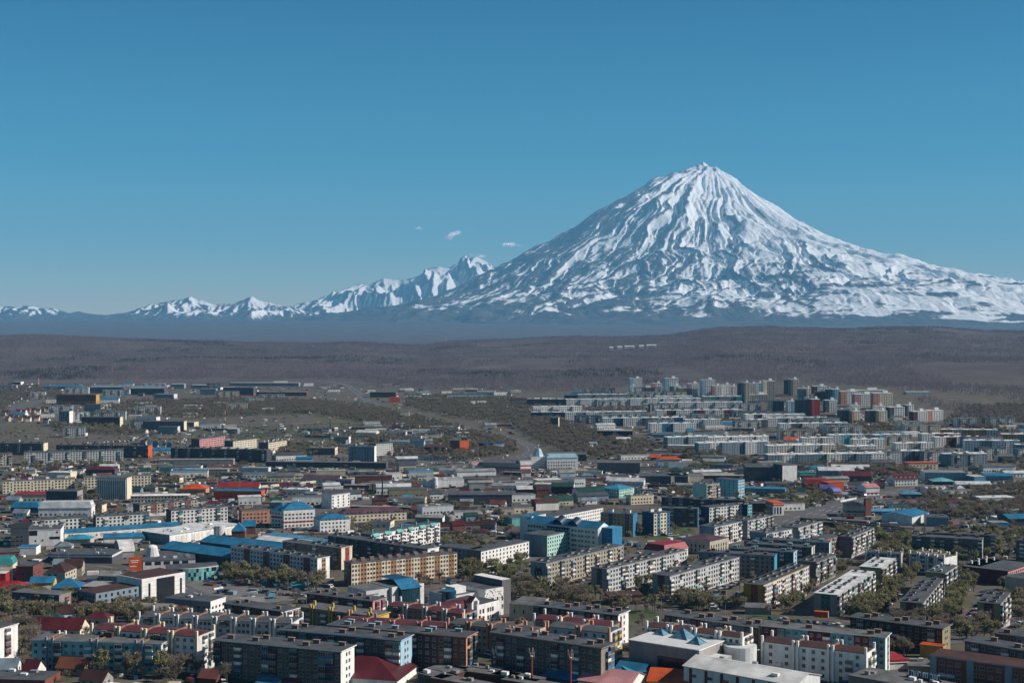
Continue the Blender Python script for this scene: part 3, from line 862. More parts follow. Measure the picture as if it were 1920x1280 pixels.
def near_quarter():
    # front row of grey and coloured blocks seen on their shaded side, bright gable to the right
    e, P = block(RF(60, 1199, 302, 1207, 4), 4, 11, 'turq', 'turquoise four-storey block with white pillars and pale sunlit end wall', roof='dgrey', gable='pale', pat='wwwb', panels=False, vents=None, gbalc=(.3, .75), bcols=['white', 'dgreen', 'pale', 'white'], ledge=.6)
    k = 6
    for t in (.115, .165, .46, .51, .81, .86):
        MB().box(P.L * t - .4, P.L * t + .4, -.9, 0, -4, P.H + 1.6, wallmat('bluegrey')).build('buttress', e)
        MB().box(P.L * t - .3, P.L * t + .3, 0, 11, P.H + .3, P.H + .75, mat('roof_rib', hx('8a6a58'), .9, .3, .8)).build('roof_rib', e)
        MB().box(P.L * t - .35, P.L * t + .35, 10.4, 11.3, P.H, P.H + 1.7, wallmat('white')).build('chimney', e)
    MB().box(P.L * .5, P.L * .5 + 3.4, 7, 10, P.H, P.H + 2.3, wallmat('choc')).build('roof_hut', e)
    block(RF(402, 1199, 639, 1221, 5), 5, 11, 'dgrey', 'dark grey block with blank white gable and blue glazed balconies, beside turquoise block', roof='slate', gable='white', pat='bwwbwwwb', vents='brick', gpat=(.42, .62), bcols=['navy', 'white', 'blue', 'maroon', 'pale'], ledge=.7)
    block(RF(524, 1180, 751, 1200, 5), 5, 10.5, 'dgrey', 'dark grey block with pale blue gable, second from the front', roof='slate', gable='lblue', pat='bwwbwwwb', vents='brick', gpat=(.4, .62), bcols=['white', 'navy', 'maroon', 'teal', 'pale'], ledge=.7)
    block(RF(615, 1171, 874, 1194, 5), 5, 10, 'plum', 'brown and plum block with salmon striped balconied end wall and pale blue chimney caps', roof='slate', gable='salmon', pat='wwwbwwwwb', vents='bluecap', cols=('....aaaa....', {'a': 'brick'}), gbalc=(.28, .8), bcols=['blue', 'white', 'navy', 'dgreen', 'white'], gaccent=('brick', .45, .65), ledge=.7)
    block(RF(921, 1185, 1127, 1215, 5), 5, 10, 'dgrey', 'grey brick block with blue balconies on its sunlit end, behind the red masts', roof='slate', gable='concrete', pat='wbwwbwww', vents='brick', gbalc=(.5, .72), bcols=['blue', 'white', 'white', 'grey', 'maroon'], ledge=.7)
    buttressed(RF(1026, 1172, 1145, 1185, 5), 5, 11, 'pale', 'grey block with peach pillars and balconied end wall, beside the pyramid-roofed gallery', pil='salmon', gbalc=(.3, .72), bcols=['white', 'cream', 'yellow'])
    buttressed(RF(1001, 1156, 1150, 1171, 4), 4, 10, 'concrete', 'red-roofed buttressed block in front of the block with white gable', roof='roofred', roof_tin=True, pil='white', gbalc=None)
    block(RF(1001, 1132, 1159, 1150, 5), 5, 10.5, 'brown', 'dark brown block with tall blank white gable and few small windows', roof='slate', gable='white', pat='bwwbwwb', vents='brick', gpat=(.38, .58), bcols=['white', 'pale', 'dblue', 'grey'], ledge=.7)
    buttressed(RF(1212, 1172, 1394, 1194, 5), 5, 9, 'white', 'white buttressed block with tan balconies on sunlit end, behind the gallery', roof='choc', pil='white', gbalc=(.3, .75), bcols=['tan', 'cream', 'white'])
    block(RF(1246, 1150, 1422, 1175, 5), 5, 9.5, 'bluegrey', 'long grey-blue and brown block with cream gable behind the white buttressed block', roof='slate', gable='cream', pat='wwbwww', vents='brick', cols=('bb..', {'b': 'brown'}), gbalc=(.6,), bcols=['white', 'pale'], ledge=.7)
    block(RF(1430, 1172, 1660, 1194, 5), 5, 8.5, 'turq', 'block of alternating maroon and blue bays with teal stripe down its white gable', roof='dgrey', gable='white', pat='wwbwww', vents='brick', cols=('aaa...', {'a': 'maroon'}), gaccent=('teal', .45, .8), gpat=(.55, .72), bcols=['white', 'teal', 'grey', 'pale'], ledge=.7)
    buttressed(RF(1428, 1200, 1626, 1224, 4, 2.9), 4, 10, 'white', 'white-pillared block with brown roof and tan balconies, in front of the maroon and blue block', roof='choc', pil='white', gbalc=(.3, .75), bcols=['tan', 'cream', 'white'], step=13)
    block(RF(1594, 1155, 1767, 1177, 4), 4, 10, 'brown', 'dark three-to-four storey block with beige gable half hidden by bare trees', roof='slate', gable='khaki', pat='wbwww', vents='brick', gpat=(.4, .6), bcols=['white', 'pale', 'grey'], ledge=.7)
    e, P = block(RF(1744, 1229, 1960, 1258, 3, 3.1), 3, 13, 'brick', 'low brown building with pale blue bands at the bottom right corner', roof='choc', gable='bluegrey', pat='wwww.', vents=None, panels=False, cat='building', name='office_building', group='offices', parapet=.5, win=(1.9, 1.5))
    for k in range(3):
        MB().box(P.L * .33 * k, P.L * .33 * k + 2.6, -.35, 0, -4, P.H, wallmat('bluegrey')).build('pilaster', e)
        MB().box(P.L * (.33 * k + .07), P.L * (.33 * k + .22), -.2, 0, 3.05, 4.15, wallmat('lblue' if k != 1 else 'choc')).build('wall_band', e)
    block(RF(1809, 1201, 1935, 1222, 4), 4, 10, 'dgrey', 'dark grey block with felt roof behind the pale-banded building', roof='slate', gable='concrete', pat='wbww', vents='brick', bcols=['maroon', 'white', 'pale'], ledge=.7)
    block(RF(1865, 1186, 1945, 1196, 3), 3, 10, 'bluegrey', 'low grey-blue block with brick band at the right edge', roof='slate', pat='www', vents='brick', cols=('aaa..', {'a': 'brick'}), ledge=.5)
    # left half: cream buttressed rows
    buttressed(RF(260, 1152, 548, 1165, 4), 4, 13, 'pale', 'long grey block with white pillars and white chimneys behind the red-roofed block', pil='white', gbalc=(.3, .75), bcols=['white', 'grey', 'maroon'], step=9.5)
    buttressed(RF(172, 1176, 372, 1192, 5), 5, 12, 'pale', 'red-roofed block with cream pillars between turquoise block and dark grey block', roof='roofred', roof_tin=True, pil='cream', gbalc=(.35, .75), bcols=['grey', 'white', 'dgreen'], step=12)
    block(RF(420, 1128, 534, 1144, 3), 3, 11, 'brown', 'low brown block with balconied white end wall beside the yellow-chimneyed block', roof='slate', gable='white', pat='wbww', vents='brick', gbalc=(.3, .75), ledge=.6)
    block(RF(575, 1110, 699, 1125, 4), 4, 12, 'plum', 'plum-coloured block with pink balconied end, in front of the cream and tan block', roof='slate', gable='pink', pat='wbwwb', vents='brick', gbalc=(.3, .75), bcols=['maroon', 'white', 'brick'], ledge=.6)
    e, P = block(RF(564, 1135, 703, 1153, 4), 4, 11, 'khaki', 'mustard block with pairs of yellow pillars and chimneys on its roof', roof='dgrey', gable='yellow', pat='wbw', vents='yellow', vstep=9, panels=False, bcols=['white', 'grey'], ledge=.6)
    for k in range(4):
        for d in (-.8, .8): MB().box(P.L * (.16 + .26 * k) + d - .4, P.L * (.16 + .26 * k) + d + .4, -.8, 0, -4, P.H + 1.9, wallmat('yellow' )).build('buttress', e)
    buttressed(RF(725, 1131, 872, 1148, 4), 4, 11, 'concrete', 'red and grey roofed block with white pillars beside the white hall with maroon roof', roof='roofred', roof_tin=True, pil='pale', gbalc=(.3, .75), bcols=['navy', 'white', 'maroon'])
    buttressed(RF(634, 1160, 838, 1172, 3), 3, 11, 'concrete', 'low red-roofed block with pink pillars behind the salmon-ended block', roof='roofred', roof_tin=True, pil='pink', gbalc=None)
    buttressed(RF(840, 1165, 1000, 1183, 4), 4, 11, 'beige', 'beige pillared block with grey felt roof left of the grey brick block', pil='salmon', gbalc=None)
    shed(at_rect(955, 1004, 1130, 1164, -20), 22, 'beige flat-roofed hall with few slit windows left of the red-roofed block', 'beige', 'dgrey', 'flat', 0, 'hall', 'hall', tin=False, rows=1, wstep=5, ww=.8, wh=2.2, sill=5)
    shed(at_rect(1140, 1206, 1116, 1134, 6), 13, 'dark brown cafe with orange eaves among the trees below the red-panelled gables', 'brown', 'choc', 'flat', 0, 'cafe', 'cafe', tin=False, rows=1, wstep=4, band=('brick', 4.6, 5.3))
    shed(at_rect(1313, 1344, 1119, 1131, -14), 9, 'cream hut with steel blue roof beside the row of parked cars', 'cream', 'sky', 'gable', 1.4, 'shed', 'shed')
    shed(at_rect(1398, 1446, 1138, 1152, -10), 14, 'flat garage shed with white and red front below the yellow and red gable', 'grey', 'dgrey', 'flat', 0, 'shed', 'shed', tin=False, gablecol='salmon')
    shed(at_rect(1004, 1030, 1092, 1101, -8), 9, 'green-roofed stall shelter in front of the wolf mural', 'dgrey', 'dgreen', 'flat', 0, 'shed', 'shed')
    # small houses at the bottom left
    H = 'small houses at the foot of the slope'
    shed(at_rect(-14, 27, 1254, 1266, 4), 9, 'small house with pale grey-blue tin roof and white gable at the left edge', 'white', 'bluegrey', 'gable', 3.2, 'house', 'house', H, rows=1, wstep=3)
    shed(at_rect(38, 66, 1259, 1272, -12), 8, 'small house with dark red roof and white gable end in front of turquoise block', 'white', 'dred', 'gable', 3.8, 'house', 'house', H, rows=1, wstep=2.5)
    shed(at_rect(103, 155, 1252, 1266, -10), 8, 'wooden house with rusty patched roof in front of turquoise block', 'khaki', 'rust', 'gable', 3.2, 'house', 'house', H, rows=1, wstep=3)
    shed(at_rect(147, 192, 1276, 1290, -14), 8, 'house with brown corrugated roof below the rusty-roofed house', 'grey', 'choc', 'gable', 3.0, 'house', 'house', H, rows=1, wstep=3)
    shed(at_rect(-30, 84, 1276, 1288, -6), 14, 'flat grey felt-roofed shed in the bottom left corner', 'brick', 'slate', 'flat', 0, 'shed', 'shed', None, tin=False, vents=3)
    shed(at_rect(370, 405, 1271, 1283, -16), 8, 'hut with patchwork tin roof of red and white sheets', 'brown', 'brick', 'gable', 2.4, 'house', 'house', H)
    shed(at_rect(530, 560, 1277, 1287, -20), 8, 'hut with bright red gabled roof in front of dark grey block', 'blue', 'red', 'gable', 2.6, 'house', 'house', H)
    shed(at_rect(480, 515, 1281, 1290, -18), 8, 'hut with sky blue roof at the bottom edge', 'white', 'sky', 'mono', 1.2, 'house', 'house', H)
    shed(at_rect(590, 745, 1275, 1290, -14), 26, 'building under big dark crimson hipped roof at the bottom edge', 'white', 'dred', 'hip', 5.5, 'hall', 'hall')
    # market and workshops, bottom centre
    shed(at_rect(1018, 1105, 1278, 1290, -28), 20, 'workshop with faded blue sheet roof below the red and white masts', 'dblue', 'blue', 'gable', 3, 'workshop', 'workshop')
    shed(at_rect(1085, 1180, 1286, 1300, -28), 18, 'workshop with pink corrugated roof at the bottom edge', 'white', 'pink', 'gable', 3.4, 'workshop', 'workshop')
    shed(at_rect(1150, 1200, 1266, 1279, -30), 14, 'workshop with bright blue gabled roof beside dark blue fence wall', 'dblue', 'blue', 'gable', 3, 'workshop', 'workshop')
    shed(at_rect(1193, 1270, 1268, 1282, 22), 12, 'shop with cyan mono-pitch roof and turquoise wall', 'teal', 'cyan', 'mono', 1.6, 'shop', 'shop')
    shed(at_rect(1215, 1310, 1282, 1296, -16), 18, 'shed with brick orange roof at the bottom edge', 'yellow', 'orange', 'gable', 3, 'shed', 'shed')
    shed(at_rect(1152, 1285, 1254, 1264, -20), 10, 'low dark blue depot with grey flat roof in front of the gallery', 'dblue', 'dgrey', 'flat', 0, 'depot', 'depot', tin=False, vents=2)
    e, P = shed(at_roof(1282, 1247, 1492, 1284, 9), 19, 'long white depot with pale curved roof and maroon window strips at the bottom', 'pale', 'white', 'gable', 2.4, 'depot', 'depot', gablecol='pale', rows=1, wstep=7, ww=2.6, wh=1.2, sill=5.2, vents=3)
    for i in range(7): MB().box(P.L * (i + .5) / 7 - .9, P.L * (i + .5) / 7 + .3, -.1, 0, 2.2, 8.4, wallmat('maroon')).build('wall_strip', e)
    e, P = shed(at_roof(1591, 1266, 1770, 1300, 7), 16, 'grey flat-roofed shop with rooftop letters at the bottom edge', 'dgrey', 'dgrey', 'flat', 0, 'shop', 'shop', tin=False, vents=7, rows=1)
    for i in range(10):
        x = P.L * .46 + i * 1.25; z = P.H + 1.0; b = MB(); b.box(x, x + 1.0, 13.0, 13.25, z, z + 1.9, wallmat('dblue'), bottom=True); b.box(x + (.0, .7, .35)[i % 3], x + (.3, 1.0, .65)[i % 3], 12.9, 13.0, z, z + 1.9, wallmat('white'), bottom=True)
        if i % 2: b.box(x, x + 1.0, 12.9, 13.0, z + 1.55, z + 1.9, wallmat('white'), bottom=True)
        b.build('sign_letter', e)
    MB().box(P.L * .44, P.L * .46 + 13, 13.05, 13.2, P.H + .4, P.H + 1.0, M_DFRAME).build('sign_frame', e)
    shed(at_rect(1660, 1706, 1242, 1255, 10), 14, 'low shop with red sign wall and grey roof beside white-pillared block', 'white', 'dgrey', 'flat', 0, 'shop', 'shop', tin=False, band=('red', 2.2, 4.0))
    shed(at_rect(1706, 1748, 1250, 1260, -8), 14, 'low flat kiosk building left of the pale-banded brown building', 'concrete', 'dgrey', 'flat', 0, 'shop', 'shop', tin=False, vents=2)
    e, P = shed(at_rect(1727, 1768, 1212, 1236, -30), 5, 'orange and yellow arched gateway wall beside bare trees', 'yolk', 'orange', 'flat', 0, 'wall', 'wall', tin=True)
    # garages bottom centre: rows of lock-ups under felt roofs
    g = 'rows of lock-up garages at the bottom'
    for i, (xa, ya, xb, yb) in enumerate([(783, 1262, 828, 1273), (800, 1253, 856, 1264), (845, 1247, 935, 1258), (868, 1258, 962, 1270), (808, 1271, 905, 1288), (921, 1264, 1004, 1278), (940, 1274, 1040, 1290)]):
        e, P = shed(at_roof(xa, ya, xb, yb, 3), 7, ['short', 'narrow', 'long', 'longest', 'bottom', 'rusty', 'pale'][i] + ' row of felt-roofed lock-up garages ' + ['under pale blue gable', 'behind the short garage row', 'below the salmon-ended block', 'left of the single mast', 'at the bottom edge', 'right of the single mast', 'beside the rusted mast'][i], 'brown', 'dgrey', 'flat', 0, 'garage_row', 'garage', g, tin=False, vents=2)
        for k in range(int(P.L / 3.6)): MB().box(k * 3.6 + .5, k * 3.6 + 3.1, -.08, 0, 0, 2.4, wallmat(rnd.choice(['brown', 'dgreen', 'navy', 'choc', 'rust']))).build('door', e)
    # the gallery with glass pyramids
    P = at_roof(1179, 1199, 1311, 1219, 12.5)
    W = 30
    e = root_for('gallery', P, W, 'grey gallery with three blue glass pyramid skylights on its flat white roof', 'gallery')
    L, H = P.L, P.H
    MB().box(0, L, 0, W, -4, H, wallmat('grey')).build('wall', e)
    MB().box(-.3, L + .3, -.3, W + .3, H - .05, H + .3, wallmat('white'), top=mat('white_membrane', hx('c9c9c8'), .8, .15, .3), bottom=True).build('roof', e)
    q = MB(); N = 14
    for i in range(N): x0, x1 = L * i / N, L * (i + 1) / N; y = W - 1.2 + 1.6 * math.sin(i * .55); q.box(x0, x1, y, y + .5, H, H + 2.2, wallmat('pale'))
    q.build('wavy_parapet', e)
    for (t, u, s) in ((.18, .52, 2.5), (.50, .52, 4.0), (.80, .32, 2.9)):
        q = MB(); x, y = L * t, W * u; A = [(x - s, y - s), (x + s, y - s), (x + s, y + s), (x - s, y + s)]
        for i in range(4): a, b = A[i], A[(i + 1) % 4]; q.poly([(a[0], a[1], H + .3), (b[0], b[1], H + .3), (x, y, H + .3 + s * .95)], mat('skylight_glass', (.16, .27, .33), .15, .5, .9, spec=.6))
        pyr = q.build('skylight', e)
        q = MB()
        for i in range(4): q.tube((*A[i], H + .3), (x, y, H + .35 + s * .95), .14, .14, wallmat('blue'), 4)
        q.build('frame', pyr)
    q = MB(); q.box(L * .42, L * .82, -.12, 0, 1.0, 8.2, M_GLASS)
    for i in range(7): x = L * (.42 + .4 * i / 6); q.box(x - .1, x + .1, -.2, 0, 1.0, 8.2, M_DFRAME)
    for i in range(4): z = 1 + 7.2 * i / 3; q.box(L * .42, L * .82, -.18, 0, z - .1, z + .1, M_DFRAME)
    q.build('window', e)
    MB().box(L, L + 7, W * .02, W * .45, -4, H - 3.5, wallmat('grey'), top=mat('white_membrane', hx('c9c9c8'), .8, .15, .3)).build('side_wing', e)
    q = MB(); q.tube((L + 6, W * .75, -4), (L + 6, W * .75, H - 1), 6.5, 6.5, wallmat('pale'), 20); q.build('round_bay', e)
    # bank building, bottom left
    P = at_roof(197, 1090, 268, 1098, 17)
    a = un(266, 1083, 17); b = un(347, 1072, 17)
    P = Place(a[0], a[1], math.atan2(b[1] - a[1], b[0] - a[0]), math.hypot(b[0] - a[0], b[1] - a[1]), 17); W = 24
    e = root_for('bank_building', P, W, 'white stone office with tall dark glass front, facing the square', 'office building')
    L, H = P.L, P.H
    MB().box(0, L, 0, W, -4, H, wallmat('white')).build('wall', e)
    MB().box(.8, L - .8, .8, W - .8, H - .1, H + .25, tarmat('choc')).build('roof', e)
    q = MB(); q.box(L * .34, L * .74, -.35, 0, -2, H - 1, M_GLASS)
    for i in range(9): x = L * (.34 + .4 * i / 8); q.box(x - .06, x + .06, -.42, -.35, -2, H - 1, M_DFRAME)
    for i in range(10): z = i * 1.7; q.box(L * .34, L * .74, -.40, -.35, z - .05, z + .05, M_DFRAME)
    q.build('glass_front', e)
    for t in (.17, .9): MB().box(L * t - .7, L * t + .7, -.1, 0, .5, H - 3, M_GLASS).build('window', e)
    for i in range(1, 7): MB().box(0, L * .34 - .1, -.03, 0, i * 2.5, i * 2.5 + .12, mat('stone_joint', hx('b59a94'), .9, .1, 1)).build('stone_course', e); MB().box(L * .74 + .1, L, -.03, 0, i * 2.5, i * 2.5 + .12, _mats['stone_joint']).build('stone_course', e)
    MB().box(-30, 0, 1.5, 20, -4, 13, wallmat('bluegrey'), top=tarmat('choc')).build('rear_wing', e)
    b_ = MB()
    for k in range(4):
        for i in range(7): 
            y = 3 + i * 2.4; b_.poly([(-30.04, y + 1.3, 1 + 3 * k), (-30.04, y, 1 + 3 * k), (-30.04, y, 2.8 + 3 * k), (-30.04, y + 1.3, 2.8 + 3 * k)], M_GLASS)
            x = -28 + i * 4; b_.poly([(x, 1.46, 1 + 3 * k), (x + 1.4, 1.46, 1 + 3 * k), (x + 1.4, 1.46, 2.8 + 3 * k), (x, 1.46, 2.8 + 3 * k)], M_GLASS)
    b_.build('glazing', e, kind='stuff')
    shed(at_rect(150, 197, 1100, 1137, -6), 18, 'dark maroon building with plum roof kiosk beside the white stone office', 'maroon', 'choc', 'flat', 0, 'office_building', 'office building', tin=False, rows=2, wstep=3.6, band=('grey', 9.5, 12), floorh=4)
    shed(at_rect(308, 395, 1124, 1152, -22), 15, 'grey two-storey building with white sunlit end below the square', 'bluegrey', 'slate', 'flat', 0, 'office_building', 'office building', tin=False, rows=2, wstep=3.4, gablecol='white', vents=3)
    shed(at_rect(128, 345, 1147, 1156, -6), 12, 'very long low building with dark crimson roof behind bare trees', 'brown', 'dred', 'gable', 3.6, 'hall', 'hall')
    shed(at_rect(46, 150, 1176, 1190, -6), 11, 'cream house with dark crimson roof and sunlit gable behind turquoise block', 'cream', 'dred', 'gable', 4.2, 'house', 'house', rows=1)
    shed(at_rect(-30, 20, 1163, 1182, 10), 14, 'cream flat-roofed building with slanted parapet at the left edge', 'cream', 'slate', 'flat', 0, 'office_building', 'office building', tin=False, rows=2, wstep=4)
    block(RF(22, 1108, 111, 1114, 4), 4, 11, 'dgrey', 'dark grey four-storey block in front of the light blue house', roof='dgrey', gable='concrete', pat='wwb', vents=None, gbalc=(.6,), bcols=['white', 'red', 'pale'])
    block(RF(-90, 1172, -8, 1180, 5), 5, 13, 'dgrey', 'white-ended block cut by the left edge', gable='white', vents=None, pat='ww', gbalc=(.5,), bcols=['maroon', 'white'])
near_quarter()
# ------------------------------------------------------------------ the middle of the town
LONGB = ['white', 'white', 'white', 'pale', 'pale', 'maroon', 'bluegrey', 'turq', 'cream', 'brown', 'white', 'grey', 'beige', 'teal', 'white', 'plum']
def mid_town():
    # left: grey blocks with brown stripes, the cream and tan block
    block(RF(433, 1024, 595, 1047, 5), 5, 11, 'pale', 'grey block with brown stripes and tan-striped white gable facing the square', gable='white', pat='wwwwww', cols=('....aa', {'a': 'brick'}), gaccent=('tan', .35, .68), gpat=(.44, .6), vents='box', panels=False)
    block(RF(530, 1014, 640, 1027, 5), 5, 11, 'dgrey', 'dark grey block with red panel on its cream gable', gable='cream', pat='wwwbww', cols=('...a..', {'a': 'brick'}), gaccent=('red', .35, .75), gpat=(.42, .66), vents='box')
    block(RF(615, 1003, 802, 1029, 5), 5, 11, 'dgrey', 'long dark grey block behind the cream and tan block', gable='white', pat='wwbwwwb', cols=('......a', {'a': 'brown'}), vents='box', bcols=['navy', 'white', 'dgrey'])
    e, P = block(RF(659, 1056, 857, 1036, 5), 5, 10.5, 'cream', 'long sunlit cream and tan striped block above the square', gable='dgrey', pat='w', cols=('...tt', {'t': 'tan'}), bays=36, vents='brick', vstep=6, panels=False, gl='dgrey', win=(1.15, 1.35))
    zs = [.55 + k * 2.75 + .6 for k in range(5)]
    b = MB()
    for k in range(8): MB().box(P.L * (k * .125 + .07), P.L * (k * .125 + .07) + .3, -.14, -.1, -2, P.H, wallmat('tan')).build('downpipe', e)
    put_windows(e, P, 10.5, 'left', [3, 7], zs, 1.6, 1.5, seed=3)
    MB().box(-.03, 0, 1.5, 4.5, -2, P.H - 1, wallmat('maroon')).build('gable_panel', e)
    e, P = block(RF(696, 1002, 825, 979, 5), 5, 10, 'white', 'white block with turquoise balcony canopies and turquoise chimneys', gable='dgrey', pat='wbwwbw', vents='teal', vstep=13, panels=False, bcols=['white', 'cream', 'pale', 'brick'])
    for k in range(6): MB().poly([(P.L * (k + .35) / 6 - 3.4, -2.0, P.H - 1.4), (P.L * (k + .35) / 6 + 3.4, -2.0, P.H - 1.4), (P.L * (k + .35) / 6 + 3.2, 0, P.H + .6), (P.L * (k + .35) / 6 - 3.2, 0, P.H + .6)], tinmat('lteal')).build('canopy', e)
    # bank with blue glass, white hall with maroon roof, patterned white building
    P = at_roof(735, 1099, 795, 1091, 14); W = 24
    e = root_for('bank_building', P, W, 'white office with bulging dark blue glass corner in front of the cream and tan block', 'office building')
    L, H = P.L, P.H
    MB().box(0, L, 0, W, -4, H, wallmat('white')).build('wall', e); MB().box(.6, L - .6, .6, W - .6, H - .1, H + .25, tarmat('dgrey')).build('roof', e)
    q = MB(); q.prism([(L * .2, .2), (L * .22, -2.6), (L * .45, -3.4), (L * .55, -3.4), (L * .8, -2.6), (L * .82, .2)], 4.5, H - 1.2, M_BLUEGLASS); q.prism([(L * .25, .2), (L * .27, -1.8), (L * .75, -1.8), (L * .77, .2)], -2, 4.4, M_BLUEGLASS)
    bay = q.build('glass_bay', e)
    q = MB()
    for i in range(9): x = L * (.22 + .58 * i / 8); q.box(x - .06, x + .06, -3.5, -3.38, 4.6, H - 1.3, M_DFRAME)
    q.build('mullion', bay, kind='stuff')
    q = MB(); q.poly([(L * .18, -3.6, H - 1.2), (L * .84, -3.6, H - 1.2), (L * .8, 6, H + 3), (L * .22, 6, H + 3)], tinmat('blue')); q.poly([(L * .22, 6, H + 3), (L * .8, 6, H + 3), (L * .8, W, H + 2.6), (L * .22, W, H + 2.6)], tinmat('dblue')); q.build('glass_roof', e)
    MB().box(-16, 0, 2, W - 2, -4, H - .5, wallmat('pale'), top=tarmat('dgrey')).build('side_wing', e)
    MB().box(-6.5, -4, 1.88, 2, 0, H - 4, M_GLASS).build('window', e)
    MB().dome((-14, 1.9, H - 3), .45, .5, wallmat('blue'), 10, 3).build('sign_emblem', e)
    for i in range(6): MB().box(-13.2 + i * .95, -12.6 + i * .95, 1.9, 2, H - 3.2, H - 2.6, wallmat('slate')).build('sign_letter', e)
    P = at_roof(895, 1131, 936, 1121, 10.5); W = 22
    e = root_for('hall', P, W, 'white hall with dark maroon barrel roof and pointed glazed porch', 'hall')
    L, H = P.L, P.H
    MB().box(0, L, 0, W, -4, H, wallmat('white'), top=tarmat('slate')).build('wall', e)
    put_windows(e, P, W, 'front', [2.5, 5, 9, 11, 13], [1.5, 5.6], 1.3, 2.2, seed=2)
    MB().box(-24, -6, 2, W - 2, -4, H - 2.5, wallmat('grey'), top=tarmat('brown')).build('side_wing', e)
    q = MB(); N = 8
    for i in range(N):
        a0, a1 = math.pi * i / N, math.pi * (i + 1) / N; y0, z0, y1, z1 = 8 - 6 * math.cos(a0), H - 1 + 4.2 * math.sin(a0), 8 - 6 * math.cos(a1), H - 1 + 4.2 * math.sin(a1)
        q.poly([(-26, y0, z0), (-1, y0, z0), (-1, y1, z1), (-26, y1, z1)], tinmat('maroon'))
    q.build('roof', e)
    q = MB(); q.prism([(-6, -1.2), (0, -1.2), (0, 3), (-6, 3)], -4, H + 2, wallmat('white')); q.poly([(-6.4, -1.3, H + 2), (.4, -1.3, H + 2), (-3, -1.3, H + 5)], wallmat('white')); q.poly([(-6.4, -1.3, H + 2), (-3, -1.3, H + 5), (-3, 3, H + 5), (-6.4, 3, H + 2)], tinmat('maroon')); q.poly([(-3, -1.3, H + 5), (.4, -1.3, H + 2), (.4, 3, H + 2), (-3, 3, H + 5)], tinmat('maroon'))
    q.box(-4.6, -1.4, -1.35, -1.2, 3, H + 3, M_GLASS2); q.build('porch', e)
    P = at_roof(909, 1102, 944, 1096, 16); W = 26
    e = root_for('office_building', P, W, 'white office with speckled perforated facade and glass stair cylinder', 'office building')
    L, H = P.L, P.H
    mm = bpy.data.materials.new('speckled_cladding'); n, l, bs = nodes_of(mm); vo = n.new('ShaderNodeTexVoronoi'); vo.inputs['Scale'].default_value = .9; tc = n.new('ShaderNodeTexCoord'); l.new(tc.outputs['Object'], vo.inputs['Vector'])
    rp = n.new('ShaderNodeValToRGB'); rp.color_ramp.elements[0].position = .33; rp.color_ramp.elements[1].position = .38; rp.color_ramp.elements[0].color = (.05, .05, .06, 1); rp.color_ramp.elements[1].color = (*hx('d9d6cf'), 1); l.new(vo.outputs['Distance'], rp.inputs['Fac']); l.new(rp.outputs['Color'], bs.inputs['Base Color'])
    MB().box(0, L, 0, W, -4, H, wallmat('white'), top=tarmat('slate')).build('wall', e)
    MB().box(.05, L - .05, -.03, 0, -3, H - .2, mm).build('perforated_screen', e)
    MB().box(L, L + 6.5, 1, W - 1, -4, H + 3.5, wallmat('dgrey'), top=wallmat('white')).build('tower_wing', e)
    put_windows(e, P, W, 'front', [2, 6, 9.5, 13], [4, 8.5], 1.0, 2.4, seed=4)
    MB().tube((-19, 8, -4), (-19, 8, H + 1), 4, 4, M_BLUEGLASS, 16).build('glass_stair', e)
    MB().box(-18, 0, 6, W, -4, H - 2, wallmat('pale'), top=tarmat('dgrey')).build('rear_wing', e); MB().box(-13, -5, 10, 18, H - 2, H + 1.5, wallmat('white')).build('roof_hut', e)
    block(RF(822, 1023, 888, 1030, 4), 4, 12, 'bluegrey', 'grey low block with white end beside white dormitory', gable='white', pat='www', vents=None, panels=False)
    block(RF(902, 1033, 992, 1014, 4), 4, 12, 'white', 'white dormitory with rows of plain windows left of the wolf mural block', gable='dgrey', pat='www', vents=None, bays=14, panels=False, win=(1.2, 1.4))
    block(RF(1026, 1005, 1076, 994, 5), 5, 20, 'mint', 'pale mint five-storey block in front of the blue-roofed hospital', gable='bluegrey', pat='w', bays=12, vents=None, panels=False, win=(1.1, 1.3), parapet=.5)
    shed(at_rect(1076, 1101, 1008, 1030, 30), 12, 'low white annex with small blue canopy beside the mint block', 'white', 'salmon', 'flat', 0, 'annex', 'building', tin=False, rows=1)
    # hospital with the blue roof
    P = at_roof(985, 977, 1121, 991, 19); W = 16
    e = root_for('hospital', P, W, 'long pale grey hospital with bright blue roof and dark blue window bands', 'hospital')
    L, H = P.L, P.H
    MB().box(0, L, 0, W, -4, H, wallmat('pale')).build('wall', e)
    q = MB(); q.poly([(-.6, -.6, H), (L + .6, -.6, H), (L + .6, W / 2, H + 4), (-.6, W / 2, H + 4)], tinmat('blue')); q.poly([(L + .6, W + .6, H), (-.6, W + .6, H), (-.6, W / 2, H + 4), (L + .6, W / 2, H + 4)], tinmat('blue')); q.poly([(L, 0, H), (L, W, H), (L, W / 2, H + 4)], wallmat('white')); q.poly([(0, W, H), (0, 0, H), (0, W / 2, H + 4)], wallmat('pale')); q.build('roof', e)
    for t in (.45, .66):
        q = MB(); q.tube((L * t, .5, H + .1), (L * t, W * .45, H + 2.6), 4, 4, tinmat('navy'), 16); q.build('dormer', e)
    for k in range(5): MB().box(L * .30, L * .62, -.12, 0, .9 + k * 3.5, 3.6 + k * 3.5, wallmat('navy')).build('window_band', e)
    zs = [1.4 + 3.5 * k for k in range(5)]
    put_windows(e, P, W, 'front', [L * t for t in (.05, .09, .13, .17, .21, .25, .66, .7, .75, .79, .84, .88, .94)], zs, 1.9, 1.5, seed=8)
    q = MB()
    for k in range(5):
        for i in range(9): x = L * (.315 + .295 * i / 8); q.box(x - .6, x + .6, -.3, -.12, 1.3 + k * 3.5, 2.3 + k * 3.5, wallmat('pale'))
